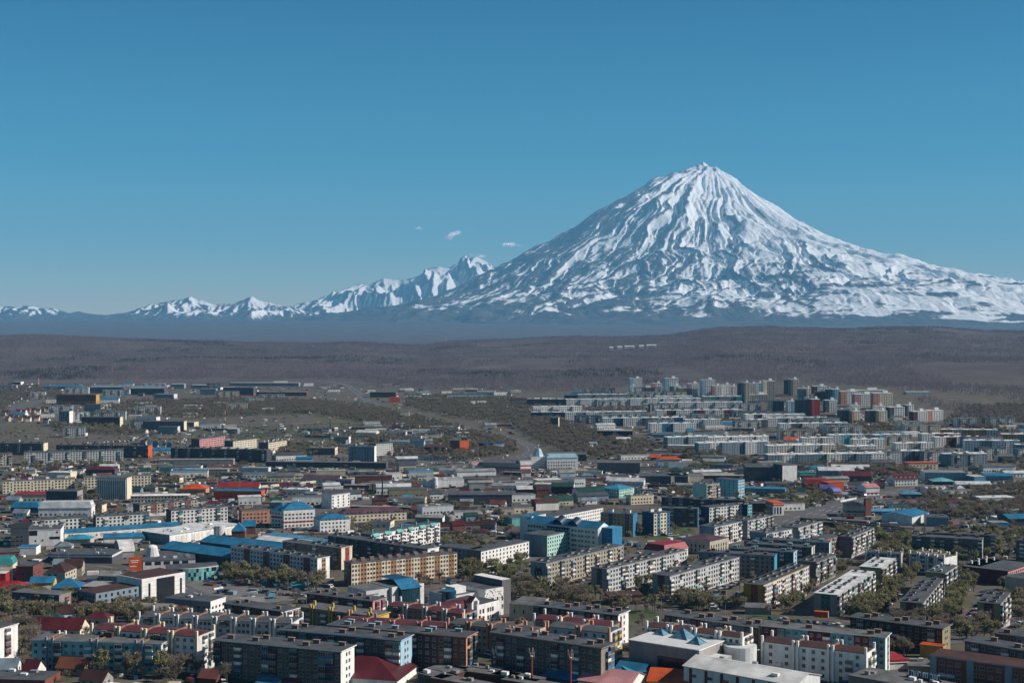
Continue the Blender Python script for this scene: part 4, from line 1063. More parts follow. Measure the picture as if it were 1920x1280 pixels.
    q.build('balcony_tier', e, kind='stuff')
    MB().box(L, L + .15, 2, W - 2, -2, H, wallmat('white')).build('gable_panel', e)
    MB().box(L, L + 9, 5, W + 2, -4, H + .5, wallmat('blue'), top=tinmat('sky')).build('stair_tower', e)
    MB().box(-8, 3, 4, W + 6, -4, H + 3.5, wallmat('pale'), top=tinmat('blue')).build('end_tower', e)
    # the sunlit long blocks right of centre
    e, P = block(RF(1024, 1056, 1169, 1022, 5), 5, 12, 'beige', 'long block with grey wolf mural on its gable', gable='bluegrey', pat='bwwwwbwww', bcols=LONGB, vents='box')
    q = MB(); cy_, z_ = 6.0, 7.2; wm_ = wallmat('black')
    head = [(-2.6, 3.2), (-1.9, 5.6), (-.9, 4.0), (.9, 4.0), (1.9, 5.6), (2.6, 3.2), (3.3, 1.0), (2.4, -1.2), (1.2, -2.6), (0, -3.6), (-1.2, -2.6), (-2.4, -1.2), (-3.3, 1.0)]
    q.poly([(-.05, cy_ - a, z_ + b) for a, b in head], wm_)
    q.poly([(-.07, cy_ - a, z_ + b) for a, b in [(-1.6, .8), (0, -.2), (1.6, .8), (1.1, -1.4), (0, -2.9), (-1.1, -1.4)]], wallmat('grey'))
    for s_ in (-1, 1): q.poly([(-.08, cy_ - s_ * a, z_ + b) for a, b in [(.7, 1.4), (1.8, 1.9), (1.5, 1.2)]], wallmat('white'))
    q.poly([(-.09, cy_ - a, z_ + b) for a, b in [(-.5, -1.6), (.5, -1.6), (0, -2.4)]], wm_)
    q.build('wolf_mural', e)
    MB().box(-.04, 0, .3, 11.7, P.H - 4.5, P.H - .1, wallmat('bluegrey')).build('mural_field', e)
    block(RF(1138, 1067, 1288, 1031, 5), 5, 11.5, 'pale', 'long block with narrow red window panel on its grey gable, middle of three', gable='grey', pat='bwwwwbbwww', gaccent=('maroon', .34, .68), gpat=(.42, .6), bcols=LONGB, vents='box')
    block(RF(1256, 1080, 1386, 1044, 5), 5, 12, 'pale', 'long white block with seams, red panel on grey gable, rightmost of three', gable='grey', pat='bwwwbwwwww', gaccent=('maroon', .3, .7), gpat=(.4, .6), bcols=LONGB, vents='box')
    block(RF(1431, 1097, 1517, 1060, 5), 5, 12, 'white', 'long white block with yellow and red gable', gable='ochre', pat='bwwwwbbwww', gaccent=('red', .36, .74), gpat=(.45, .65), bcols=['white', 'white', 'pale', 'maroon', 'maroon', 'teal', 'cream'], vents='box')
    block(RF(1570, 1115, 1639, 1071, 5), 5, 13, 'pale', 'long block with teal panel on grey gable and pale roof patches', gable='grey', pat='bwwbbww', gaccent=('green', .3, .7), gpat=(.4, .6), bcols=LONGB, roof='pale', vents='box')
    block(RF(1652, 1065, 1679, 1047, 5), 5, 13, 'pale', 'shorter block with white roof and brown gable behind the teal-panelled block', gable='khaki', pat='bwwb', bcols=LONGB, roof='pale', vents='box')
    block(RF(1530, 1054, 1567, 1039, 5), 5, 12, 'grey', 'dark-gabled block behind the yellow and red gabled block', gable='dgrey', pat='bwwb', bcols=LONGB, vents='box')
    block(RF(1730, 1130, 1768, 1084, 5), 5, 11.5, 'pale', 'very long block with maroon panel on its grey-brown gable', gable='khaki', pat='bwwbbww', gaccent=('maroon', .27, .7), gpat=(.38, .58), bcols=LONGB, vents='box')
    block(RF(1772, 1075, 1795, 1060, 5), 5, 11.5, 'pale', 'block with teal roof boxes behind the very long block', gable='khaki', pat='bwwb', bcols=LONGB, vents='bluecap')
    block(RF(1876, 1131, 1894, 1110, 5), 5, 11, 'pale', 'block with maroon gable panel near the right edge', gable='khaki', pat='bwwb', gaccent=('maroon', .28, .7), gpat=(.4, .6), bcols=LONGB, vents='box')
    block(RF(1890, 1071, 1935, 1056, 3), 3, 30, 'pink', 'pink brick school with dark red end wall at the right edge', gable='maroon', pat='wW', panels=False, vents=None, cat='school', name='school', group='schools')
    block(RF(1838, 1062, 1878, 1050, 3), 3, 12, 'pink', 'pink brick block with dark roof and many white chimneys', gable='brick', pat='wb', vents='white', panels=False)
    block(RF(1925, 1086, 1960, 1078, 4), 4, 14, 'beige', 'beige block with mural cut by the right edge', gable='beige', pat='ww', vents=None, panels=False)
    # teal-chimneyed rows and blocks behind them
    tg = 'rows of blocks with pale blue chimney caps'
    block(RF(1310, 1034, 1452, 1042, 5), 5, 10, 'grey', 'grey block with plain bright blue gable', gable='cyan', pat='wbwww', vents='brick', gpat=None, group=tg)
    block(RF(1366, 1027, 1488, 1035, 5), 5, 10, 'dgrey', 'dark block with pale blue gable and blue-capped chimneys', gable='lblue', pat='wbwww', vents='bluecap', gpat=(.5, .7), group=tg)
    block(RF(1400, 1018, 1522, 1026, 5), 5, 9, 'dgrey', 'dark block with cream and teal striped end behind the pale blue gable', gable='cream', pat='wbwww', vents='bluecap', gaccent=('teal', .4, .8), group=tg)
    block(RF(1430, 1010, 1555, 1017, 5), 5, 9, 'bluegrey', 'rearmost blue-chimneyed block with white and teal end', gable='white', pat='wbwww', vents='bluecap', gaccent=('teal', .4, .8), group=tg)
    block(RF(1395, 1013, 1440, 1016, 3), 3, 10, 'bluegrey', 'small grey block with white roof hut behind the blue-chimneyed rows', pat='www', vents=None, hut=(.5,), group=tg)
    block(RF(1547, 1012, 1588, 1000, 5), 5, 11, 'salmon', 'sunlit salmon and white block with dark roof boxes', gable='dgrey', pat='bwwb', bcols=LONGB, vents='box')
    block(RF(1597, 1007, 1639, 989, 5), 5, 11, 'pale', 'sunlit pale block with orange balcony right of the salmon block', gable='dgrey', pat='bwwb', bcols=LONGB + ['orange'], vents='box')
    block(RF(1497, 989, 1540, 977, 5), 5, 12, 'pale', 'sunlit pale block with grey gable below the wide road', gable='grey', pat='bwwb', bcols=LONGB, vents='box')
    block(RF(1437, 1000, 1485, 991, 5), 5, 14, 'white', 'white block with maroon balcony left of the grey-gabled block', gable='bluegrey', pat='wbww', bcols=LONGB, vents='box')
    block(RF(1340, 988, 1390, 977, 5), 5, 13, 'white', 'white panel block with barred grey gable beside the brown school roof', gable='bluegrey', pat='wwbww', bcols=LONGB, vents='box')
    block(RF(1402, 976, 1449, 966, 5), 5, 12, 'pale', 'pale block with grey and dark red gable behind the brown hipped roof', gable='grey', pat='wbwwb', gaccent=('maroon', 0, .4), bcols=LONGB, vents='box')
    shed(at_roof(1331, 1014, 1366, 1006, 9.5), 24, 'beige school with brown hipped roof and tall white pilasters', 'beige', 'plum', 'hip', 2.6, 'school', 'school', 'schools', rows=2, wstep=3.4, ww=1.2, wh=2.2)
    shed(at_roof(1246, 1034, 1290, 1026, 9), 18, 'white hall under wide red mansard roof with dormers behind the long blocks', 'white', 'red', 'mansard', 4.2, 'hall', 'hall', rows=2, dormer=0)
    block(RF(1710, 1004, 1842, 1011, 5), 5, 9, 'dgrey', 'dark shaded block with cream and teal striped end at the right', gable='cream', pat='wbwwb', vents='brick', gaccent=('teal', .4, .75))
    block(RF(1735, 998, 1866, 1004, 5), 5, 9, 'dgrey', 'dark block right behind the teal-striped end', gable='plum', pat='wbwwb', vents='brick')
    buttressed(RF(1706, 1036, 1772, 1045, 4), 4, 14, 'white', 'white pillared block among trees right of centre', pil='white', step=7)
    buttressed(RF(1622, 1034, 1690, 1038, 3), 3, 10, 'beige', 'low beige pillared block among trees', pil='white', step=8)
    block(RF(1905, 1012, 1960, 1018, 5), 5, 10, 'dgrey', 'dark block cut by the right edge above the school', pat='wb', vents='brick')
    # second row
    block(RF(1330, 951, 1399, 944, 5), 5, 10, 'white', 'long white block with blue gable and red-brown seams', gable='dblue', pat='wwbww', bcols=['white', 'pale', 'lblue', 'white'], vents='box', gl='dblue')
    block(RF(1240, 952, 1308, 954, 5), 5, 10, 'dgrey', 'grey block with bright blue end left of the long white block', gable='blue', pat='wwbww', vents='box', gpat=(.4, .6))
    block(RF(1240, 932, 1300, 934, 5), 5, 11, 'slate', 'dark shaded block beside pale green gable', pat='wwb', vents='box')
    block(RF(1300, 936, 1396, 938, 5), 5, 11, 'slate', 'long dark shaded block behind the long white block', pat='wwb', vents='box')
    block(RF(1402, 946, 1410, 945, 5), 5, 12, 'white', 'narrow white block with turquoise edges and navy side wall', gable='navy', pat='w', vents='box', cols=('a', {'a': 'aqua'}))
    block(RF(1226, 962, 1256, 959, 6), 6, 14, 'cream', 'cream block with blue bay columns and plain navy gable', gable='dblue', pat='ww', cols=('.a..a', {'a': 'blue'}), vents='hut', vstep=11, panels=False)
    block(RF(1126, 961, 1187, 964, 6), 6, 12, 'khaki', 'brown-grey block with bright blue end wall behind the hospital', gable='blue', pat='wws', cols=('..a.', {'a': 'navy'}), vents='hut', vstep=14, panels=False)
    block(RF(1325, 909, 1349, 906, 7), 7, 16, 'beige', 'beige block with plain pale green gable', gable='mint', pat='wbww', vents='box', gl='mint')
    block(RF(1384, 900, 1396, 898, 6), 6, 24, 'lblue', 'light blue building with sunlit pale end, left of the crossroads', gable='blue', pat='ww', vents=None, panels=False, gl='turq', gpat=(.2, .4, .6, .8))
    shed(at_rect(1355, 1369, 912, 928, 20), 14, 'small white and blue striped shop in front of the light blue building', 'lblue', 'white', 'flat', 0, 'shop', 'shop', tin=False, rows=1)
    shed(at_roof(1161, 917, 1189, 913, 9), 22, 'pale turquoise house under bright turquoise-blue hipped roof', 'mint', 'cyan', 'hip', 3.4, 'hall', 'hall', rows=3, wstep=2.6, ww=1.1, floorh=2.8)
    block(RF(1022, 971, 1131, 951, 4), 4, 14, 'white', 'white block with small dark windows behind the blue-roofed hospital', gable='dgrey', pat='w', bays=32, vents=None, panels=False, win=(1.0, 1.2))
    shed(at_rect(1183, 1226, 930, 946, 22), 10, 'low cream block with white chimneys behind the hospital', 'cream', 'slate', 'flat', 0, 'house', 'building', tin=False, rows=2, wstep=3, vents=4)
mid_town()
# ------------------------------------------------------------------ low town, market, industry, far districts
def low_town():
    S = shed
    # market quarter, left
    e, P = S(at_roof(121, 999, 339, 984, 6), 10, 'very long white market hall with thin blue roof and painted advertising wall', 'white', 'blue', 'mono', 1.6, 'market_hall', 'market hall')
    for i in range(18):
        x = P.L * (.04 + .052 * i); MB().box(x, x + P.L * .036, -.08, 0, 1.8, 4.6, wallmat(('cream', 'pink', 'white', 'pale', 'white', 'beige')[i % 6])).build('advert_panel', e)
        if i % 3 == 1: MB().box(x + 1, x + P.L * .03, -.12, -.08, 2.6, 3.6, wallmat(('slate', 'red', 'navy')[i // 3 % 3])).build('advert_print', e)
    e, P = S(at_roof(318, 1003, 452, 983, 7), 32, 'wide market hall with pale grey roof and panelled white front', 'white', 'pale', 'flat', 0, 'market_hall', 'market hall', tin=False, vents=8, gablecol='bluegrey')
    for i in range(14): MB().box(P.L * i / 14 + .8, P.L * (i + 1) / 14 - .8, -.15, 0, 1.2, 5.6, wallmat(('white', 'pale', 'cream')[i % 3])).build('facade_panel', e)
    MB().tube((P.L * .68, -1, -2), (P.L * .68, -1, P.H + 2), 4, 4, wallmat('pale'), 16).build('round_porch', e)
    S(at_roof(300, 1026, 432, 1044, 7), 24, 'long bright blue gabled market roof, front one of the pair', 'slate', 'blue', 'gable', 3.2, 'market_hall', 'market hall', 'blue-roofed market halls', over=1)
    S(at_roof(375, 1014, 520, 1031, 7), 24, 'long bright blue gabled market roof, rear one of the pair', 'slate', 'blue', 'gable', 3.2, 'market_hall', 'market hall', 'blue-roofed market halls', over=1)
    S(at_roof(480, 1010, 560, 1019, 8), 16, 'market hall with white curved roof between blue roofs', 'grey', 'white', 'gable', 1.8, 'market_hall', 'market hall')
    S(at_roof(500, 1003, 618, 1019, 8), 14, 'long narrow light blue roofed hall behind the striped grey block', 'slate', 'sky', 'gable', 1.6, 'market_hall', 'market hall')
    S(at_rect(434, 458, 995, 1009, 5), 12, 'brick pavilion under steep blue pyramid roof', 'brick', 'blue', 'hip', 6, 'pavilion', 'pavilion')
    S(at_rect(456, 478, 986, 1001, 10), 12, 'pavilion with blue gabled roof behind the pyramid roof', 'brick', 'blue', 'gable', 4, 'pavilion', 'pavilion')
    S(at_rect(121, 168, 1010, 1023, 3), 12, 'small hall with aqua blue hipped roof below the market wall', 'beige', 'cyan', 'hip', 2.6, 'shop', 'shop')
    S(at_rect(194, 271, 1008, 1018, 12), 13, 'low building with flat teal-blue roof left of the pale market hall', 'white', 'blue', 'gable', 2.4, 'shop', 'shop')
    e, P = S(at_rect(53, 112, 994, 1024, 12), 24, 'modern white shopping centre with angular windows at the left', 'white', 'slate', 'flat', 0, 'shopping_centre', 'shopping centre', tin=False, vents=4)
    for (a0, a1, z0, z1) in ((.02, .28, 8, 11.5), (.66, .98, 5, 6.8), (.2, .25, 3.5, 4.6), (.42, .47, 3.8, 4.9), (.86, .92, 9.5, 10.6)): MB().box(P.L * a0, P.L * a1, -.12, 0, z0, z1, M_GLASS).build('window', e)
    S(at_rect(20, 52, 990, 1026, 12), 30, 'dark glass wing of the shopping centre at the left edge', 'slate', 'black', 'flat', 0, 'shopping_centre', 'shopping centre', tin=False, rows=3, wstep=3, ww=2.4)
    S(at_rect(33, 66, 1026, 1040, 4), 12, 'small white box shop with blue roof in front of the shopping centre', 'white', 'blue', 'flat', 0, 'shop', 'shop')
    S(at_rect(-20, 22, 1058, 1090, 8), 14, 'yellow house with teal roof at the left edge', 'cream', 'teal', 'mansard', 4, 'house', 'house', rows=2)
    S(at_rect(-30, 8, 1076, 1096, 5), 10, 'small red house in front of the yellow one at the left edge', 'red', 'white', 'flat', 0, 'house', 'house')
    S(at_rect(-30, 48, 1105, 1112, 3), 16, 'low house under broad red roof at the left edge', 'brick', 'red', 'hip', 4, 'house', 'house')
    S(at_rect(28, 62, 1062, 1090, -4), 16, 'dark brick two-storey building left of the brown roof', 'brick', 'slate', 'flat', 0, 'house', 'building', tin=False, rows=2, wstep=3)
    S(at_rect(84, 122, 1072, 1092, -6), 18, 'beige house with broad dark brown hipped roof', 'beige', 'choc', 'hip', 5, 'house', 'house', rows=2, wstep=4)
    S(at_rect(120, 152, 1062, 1080, 10), 14, 'brown-roofed wing beside the beige house', 'beige', 'choc', 'gable', 4, 'house', 'house', rows=1)
    S(at_rect(56, 98, 1092, 1103, 6), 10, 'small yellow house with blue roof', 'yellow', 'blue', 'gable', 3, 'house', 'house')
    S(at_rect(96, 148, 1101, 1128, 4), 14, 'light blue house with wide blue gabled roof', 'lblue', 'blue', 'hip', 4.5, 'house', 'house', rows=2, wstep=4.5)
    block(at_rect(-10, 35, 1036, 1078, 20), 5, 12, 'brick', 'brown brick block with white balcony stacks at the left edge', gable='brick', pat='wb', panels=False, vents=None)
    # shopping mall with orange sign
    e, P = S(at_rect(92, 210, 1040, 1056, -2), 26, 'dark shopping mall wing with white bands', 'slate', 'slate', 'flat', 0, 'mall', 'shopping mall', tin=False, band=('pale', 4.2, 5.6), vents=5)
    e, P = S(at_rect(225, 250, 1034, 1046, 22), 30, 'sports hall with white barrel roof', 'grey', 'white', 'arch', 6, 'sports_hall', 'hall')
    e, P = S(at_rect(268, 365, 1052, 1068, 14), 40, 'shopping mall with orange billboard and curved white rim', 'pale', 'slate', 'flat', 0, 'mall', 'shopping mall', tin=False, vents=8, rows=1, ww=4, wh=2.2, wstep=6, sill=3, gablecol='slate')
    MB().box(-9, -.5, -.6, -.2, 0, 9, wallmat('orange')).build('billboard', e)
    for (a, b_, zz) in ((-8.2, -2.4, 6.4), (-7.6, -3.2, 5.2), (-8.4, -4, 2.6)): MB().box(a, b_, -.66, -.6, zz, zz + .5, wallmat('white')).build('billboard_print', e)
    MB().tube((6, 20, P.H), (6, 20, P.H + 6), 5, 3.5, wallmat('pale'), 12).build('glass_drum', e); MB().dome((6, 20, P.H + 6), 3.5, 2, wallmat('white')).build('drum_cap', e)
    P = at_rect(312, 409, 1066, 1088, 18); e = root_for('shop_pavilion', P, 12, 'curved teal glass pavilion beside the square', 'pavilion')
    q = MB(); N = 20; W_ = 14
    cur = [(P.L * i / N, -5 * math.sin(math.pi * i / N)) for i in range(N + 1)]
    for i in range(N):
        (x0, y0), (x1, y1) = cur[i], cur[i + 1]
        for k in range(3): q.poly([(x0, y0, k * 2.5), (x1, y1, k * 2.5), (x1, y1, k * 2.5 + 2.45), (x0, y0, k * 2.5 + 2.45)], rnd.choice((M_TEALGLASS, M_TEALGLASS, wallmat('lteal'), M_GLASS)))
    q.build('glass_wall', e); MB().prism(cur + [(P.L, W_), (0, W_)], 7.5, 8.2, wallmat('pale'), top=tarmat('slate')).build('roof', e)
    # hospital / college with orange bands under blue hipped roofs
    g = 'blue-roofed buildings with orange bands'
    S(at_rect(532, 590, 955, 990, 22), 18, 'white building with orange bands and blue hipped roof, main wing', 'white', 'blue', 'hip', 5, 'clinic', 'clinic', g, rows=4, wstep=3, band=('orange', 4, 5.4))
    S(at_rect(508, 532, 958, 988, -28), 16, 'orange-banded wing with blue hipped roof, left wing', 'white', 'blue', 'hip', 6, 'clinic', 'clinic', g, rows=4, wstep=3, band=('orange', 7.2, 8.6))
    S(at_rect(600, 656, 974, 1000, 24), 18, 'white four-storey house with bright blue hipped roof', 'white', 'blue', 'hip', 3.4, 'clinic', 'clinic', g, rows=4, wstep=3, ww=1.1)
    S(at_rect(453, 505, 958, 982, 20), 14, 'older building with orange trim left of the blue-roofed clinic', 'salmon', 'slate', 'flat', 0, 'house', 'building', tin=False, rows=3, wstep=3)
    S(at_rect(640, 762, 964, 980, 20), 14, 'long cream school with plum-red hipped roof', 'cream', 'plum', 'hip', 4, 'school', 'school', 'schools', rows=3, wstep=3.4)
    block(RF(622, 928, 656, 924, 4), 4, 14, 'white', 'white block end with few windows behind the clinic', gable='white', pat='w.', vents=None, panels=False)
    S(at_rect(548, 625, 932, 947, 8), 14, 'long low white building with row of dark windows', 'white', 'slate', 'flat', 0, 'house', 'building', tin=False, rows=1, wstep=4)
    S(at_rect(792, 850, 950, 972, 20), 16, 'pale low building with beige roof storey right of the plum-roofed school', 'pale', 'dgrey', 'flat', 0, 'house', 'building', tin=False, rows=2, wstep=3, vents=3)
    S(at_rect(852, 905, 960, 972, 12), 12, 'low white shed with small windows beside trees', 'white', 'dgrey', 'flat', 0, 'shed', 'shed', tin=False, rows=1)
    S(at_rect(757, 776, 934, 943, 10), 10, 'small hut with bright cyan gabled roof', 'beige', 'cyan', 'gable', 2.6, 'shed', 'shed')
    S(at_rect(850, 872, 984, 996, 20), 10, 'small brick house with maroon roof beside a tank', 'brick', 'dred', 'gable', 2.5, 'house', 'house')
    S(at_rect(960, 1001, 972, 986, 20), 20, 'small shed with mint wall left of the hospital', 'lteal', 'slate', 'flat', 0, 'shed', 'shed', tin=False)
    S(at_rect(940, 965, 954, 964, 14), 14, 'low beige shed left of the hospital towers', 'beige', 'slate', 'flat', 0, 'shed', 'shed', tin=False)
    # administration building with pale roof and spired drum
    e, P = S(at_rect(1026, 1084, 858, 881, 8), 16, 'white administration building with pale blue hipped roof and rows of windows', 'white', 'lblue', 'mansard', 3.6, 'administration_building', 'office building', None, rows=3, wstep=2.9, ww=1.2, floorh=3.4)
    e, P = S(at_rect(996, 1026, 857, 880, 12), 16, 'white wing with faceted grey spire beside the administration building', 'white', 'pale', 'flat', 0, 'administration_building', 'office building', None, rows=0)
    q = MB(); q.tube((P.L * .55, 8, P.H), (P.L * .55, 8, P.H + 9), 6.5, 2.6, tinmat('lblue'), 8); q.tube((P.L * .55, 8, P.H + 9), (P.L * .55, 8, P.H + 13), .3, .1, M_PIPE, 5); q.dome((P.L * .55, 8, P.H + 12.6), .9, .9, wallmat('white'), 8, 3); q.build('spire', e)
    S(at_rect(975, 996, 864, 888, 18), 16, 'white and red house below the spire', 'white', 'dgrey', 'flat', 0, 'house', 'building', tin=False, rows=2, band=('red', 8, 9.5))
    S(at_rect(905, 976, 868, 888, -10), 30, 'large grey shed with maroon edge left of the spire', 'grey', 'dgrey', 'gable', 3.5, 'warehouse', 'warehouse', band=('maroon', 6, 7))
    S(at_rect(857, 930, 884, 898, 14), 16, 'long white warehouse with low grey roof and pink-roofed end', 'white', 'grey', 'gable', 2, 'warehouse', 'warehouse')
    S(at_rect(887, 925, 872, 886, 16), 14, 'pink-roofed shed behind the long white warehouse', 'white', 'pink', 'gable', 2.6, 'warehouse', 'warehouse')
    S(at_rect(800, 870, 900, 914, 14), 24, 'wide grey-roofed depot with white wall and silver tank', 'white', 'grey', 'flat', 0, 'depot', 'depot', tin=False, vents=5)
    S(at_rect(880, 925, 905, 916, 12), 16, 'grey shed above red and green containers', 'grey', 'grey', 'gable', 1.5, 'depot', 'depot')
    S(at_rect(935, 1030, 902, 911, 12), 14, 'long low white wall-like shed below the spire', 'white', 'slate', 'flat', 0, 'depot', 'depot', tin=False)
    S(at_rect(970, 1006, 917, 930, 5), 18, 'dark brown hangar with pale roof', 'choc', 'pale', 'gable', 2.5, 'hangar', 'hangar')
    S(at_rect(1006, 1030, 918, 937, 12), 14, 'brown barrel-fronted hangar beside the dark brown hangar', 'brown', 'choc', 'arch', 4, 'hangar', 'hangar')
    S(at_rect(1034, 1075, 912, 927, -4), 18, 'long shed with dark green roof and dark wall', 'choc', 'dgreen', 'gable', 3, 'warehouse', 'warehouse')
    S(at_rect(1077, 1098, 898, 917, 14), 20, 'white flat building with row of slit windows', 'white', 'dgrey', 'flat', 0, 'office_building', 'office building', tin=False, rows=1, wstep=2.4, sill=5)
    S(at_rect(1032, 1078, 898, 909, 8), 14, 'grey-green low office left of the slit-windowed building', 'bluegrey', 'dgrey', 'flat', 0, 'office_building', 'office building', tin=False, rows=1)
    S(at_rect(1025, 1075, 938, 948, 15), 14, 'cream house with dark green roof', 'cream', 'dgreen', 'gable', 3.5, 'house', 'house', rows=1, wstep=3)
    S(at_rect(1083, 1137, 921, 935, 16), 16, 'white shop with dark green roof beside the turquoise-roofed house', 'white', 'dgreen', 'gable', 3, 'shop', 'shop', rows=1)
    S(at_rect(1005, 1048, 942, 957, 16), 14, 'brown house with white sunlit side left of the cream house', 'white', 'brown', 'gable', 2.5, 'house', 'house', gablecol='brick')
    S(at_rect(960, 1004, 928, 941, 12), 16, 'row of white shop fronts with dark roof', 'white', 'slate', 'flat', 0, 'shop', 'shop', tin=False, rows=1)
    S(at_rect(965, 1000, 952, 962, 12), 12, 'low cream block of shops behind hospital', 'cream', 'slate', 'flat', 0, 'shop', 'shop', tin=False, rows=1)
    S(at_rect(1120, 1200, 868, 888, -5), 18, 'long grey-brown works building with white upper storey', 'dgrey', 'dgrey', 'flat', 0, 'works', 'works', tin=False, rows=1)
    S(at_rect(1153, 1204, 867, 877, 6), 14, 'pale upper works building with row of windows', 'pale', 'slate', 'flat', 0, 'works', 'works', tin=False, rows=1)
    S(at_rect(1200, 1290, 892, 908, -3), 26, 'large dark flat roofed depot with white end', 'slate', 'slate', 'flat', 0, 'depot', 'depot', tin=False, gablecol='white', vents=4)
    S(at_rect(1000, 1100, 852, 864, -3), 16, 'long dark grey workshop behind the administration building', 'slate', 'dgrey', 'gable', 2.5, 'works', 'works')
    S(at_rect(1234, 1279, 861, 876, 4), 14, 'white and blue restaurant with orange roof', 'lblue', 'orange', 'hip', 3, 'restaurant', 'restaurant', rows=1, wstep=3)
    S(at_rect(1220, 1240, 857, 863, 2), 10, 'small house with orange roof beside the restaurant', 'brick', 'orange', 'gable', 2.4, 'house', 'house')
    S(at_rect(1258, 1320, 892, 908, 10), 20, 'beige flat building with murals left of the pale green gable', 'beige', 'dgrey', 'flat', 0, 'works', 'works', tin=False, rows=1)
    S(at_rect(1320, 1395, 892, 905, -2), 26, 'dark shed with grey roof behind the light blue building', 'choc', 'grey', 'flat', 0, 'depot', 'depot', tin=False)
    S(at_rect(1332, 1374, 871, 881, -2), 12, 'low blue-grey shop with white disc sign', 'bluegrey', 'slate', 'flat', 0, 'shop', 'shop', tin=False, rows=1)
    S(at_rect(1396, 1430, 871, 884, 0), 14, 'grey building with blue canopy and white slab', 'slate', 'slate', 'flat', 0, 'shop', 'shop', tin=False)
    S(at_rect(1386, 1446, 879, 893, 0), 14, 'long low blue-grey office with window strip', 'bluegrey', 'slate', 'flat', 0, 'office_building', 'office building', tin=False, rows=1)
    # crossroads quarter, right
    S(at_rect(1467, 1495, 872, 905, 18), 20, 'tall white department store with slit openings beside the crossroads', 'white', 'slate', 'flat', 0, 'department_store', 'shop', tin=False, gablecol='slate')
    S(at_rect(1400, 1468, 876, 903, -2), 24, 'dark grey cube attached to the white department store', 'slate', 'slate', 'flat', 0, 'department_store', 'shop', tin=False)
    S(at_rect(1437, 1490, 906, 916, 3), 14, 'low grey shop with blue corner roof', 'bluegrey', 'slate', 'flat', 0, 'shop', 'shop', tin=False)
    S(at_rect(1509, 1555, 907, 917, -3), 20, 'supermarket under flaring brick red roof', 'brick', 'red', 'mansard', 4.5, 'supermarket', 'supermarket')
    S(at_rect(1553, 1583, 905, 921, 16), 16, 'supermarket wing with bright orange sloped fascia', 'orange', 'orange', 'flat', 0, 'supermarket', 'supermarket')
    S(at_rect(1539, 1565, 918, 926, -6), 16, 'hall under purple barrel roof, in front of the supermarket', 'purple', 'purple', 'arch', 4, 'hall', 'hall')
    S(at_rect(1563, 1578, 921, 932, 14), 12, 'grey annex with lilac roof right of the purple barrel roof', 'grey', 'lilac', 'arch', 3, 'hall', 'hall')
    S(at_rect(1624, 1650, 914, 929, 14), 18, 'white and red shop with pink gabled roof', 'white', 'pink', 'gable', 3, 'shop', 'shop', band=('red', 2, 3), rows=1)
    S(at_rect(1583, 1634, 892, 905, -3), 18, 'dark blue-grey hall with maroon ridge and white gable', 'slate', 'maroon', 'gable', 4, 'hall', 'hall', gablecol='white', rows=1)
    S(at_rect(1536, 1602, 882, 893, -3), 18, 'long grey-blue warehouse with pale roof', 'bluegrey', 'pale', 'gable', 3, 'warehouse', 'warehouse')
    S(at_rect(1562, 1632, 879, 886, -3), 18, 'warehouse with silver roof and blue gable stripe', 'bluegrey', 'pale', 'gable', 4, 'warehouse', 'warehouse', gablecol='white')
    S(at_rect(1500, 1530, 886, 894, 3), 12, 'row of turquoise kiosks with orange corner', 'lteal', 'teal', 'flat', 0, 'shop', 'shop')
    S(at_rect(1678, 1722, 898, 911, 12), 16, 'white inn with row of little gables and maroon roof', 'white', 'maroon', 'gable', 4.5, 'inn', 'inn', rows=2, wstep=3.2, dormer=5)
    S(at_rect(1735, 1812, 886, 904, -4), 22, 'long grey-blue warehouse with white end wall', 'bluegrey', 'grey', 'flat', 0, 'warehouse', 'warehouse', gablecol='white')
    S(at_rect(1827, 1849, 894, 907, 12), 18, 'white showroom with blue glass front', 'sky', 'cream', 'flat', 0, 'showroom', 'showroom')
    S(at_rect(1850, 1900, 892, 902, -2), 16, 'low grey workshops with blue roof behind the car yard', 'bluegrey', 'blue', 'mono', 1.5, 'works', 'works', rows=1)
    S(at_rect(1750, 1790, 902, 909, -3), 20, 'hipped blue-grey roof behind parked cars', 'slate', 'turq', 'hip', 3, 'works', 'works')
    S(at_rect(1586, 1622, 948, 969, -6), 18, 'cream and red fire station with dark roof and brick chimney stack', 'beige', 'black', 'hip', 3, 'fire_station', 'fire station', rows=2, band=('maroon', 4, 5), wstep=5)
    S(at_rect(1623, 1635, 935, 968, 20), 3, 'square brick tower of the fire station', 'brick', 'black', 'flat', 0, 'tower', 'tower')
    S(at_rect(1634, 1680, 958, 964, 3), 14, 'row of workshops with light blue roofs', 'bluegrey', 'sky', 'gable', 1.4, 'works', 'works')
    S(at_roof(1710, 969, 1742, 960, 7), 26, 'pale warehouse with big blue roof, right of the fire station', 'pale', 'blue', 'gable', 2.6, 'warehouse', 'warehouse')
    S(at_rect(1738, 1778, 970, 987, -10), 18, 'grey-green depot with sunlit cream end', 'bluegrey', 'slate', 'flat', 0, 'depot', 'depot', tin=False, gablecol='cream', vents=2)
    S(at_rect(1690, 1728, 926, 942, -8), 14, 'petrol station with light blue canopy roof', 'dgrey', 'sky', 'hip', 2, 'petrol_station', 'petrol station')
    S(at_rect(1860, 1893, 980, 990, 3), 12, 'turquoise-blue fronted workshop near the right edge', 'sky', 'grey', 'flat', 0, 'works', 'works')
    S(at_rect(1892, 1935, 972, 986, 4), 24, 'works with deep blue roof at the right edge', 'slate', 'blue', 'gable', 2.4, 'works', 'works')
    S(at_rect(1870, 1903, 971, 979, 6), 14, 'pale flat shed left of the deep blue roof', 'pale', 'pale', 'flat', 0, 'works', 'works', tin=False)
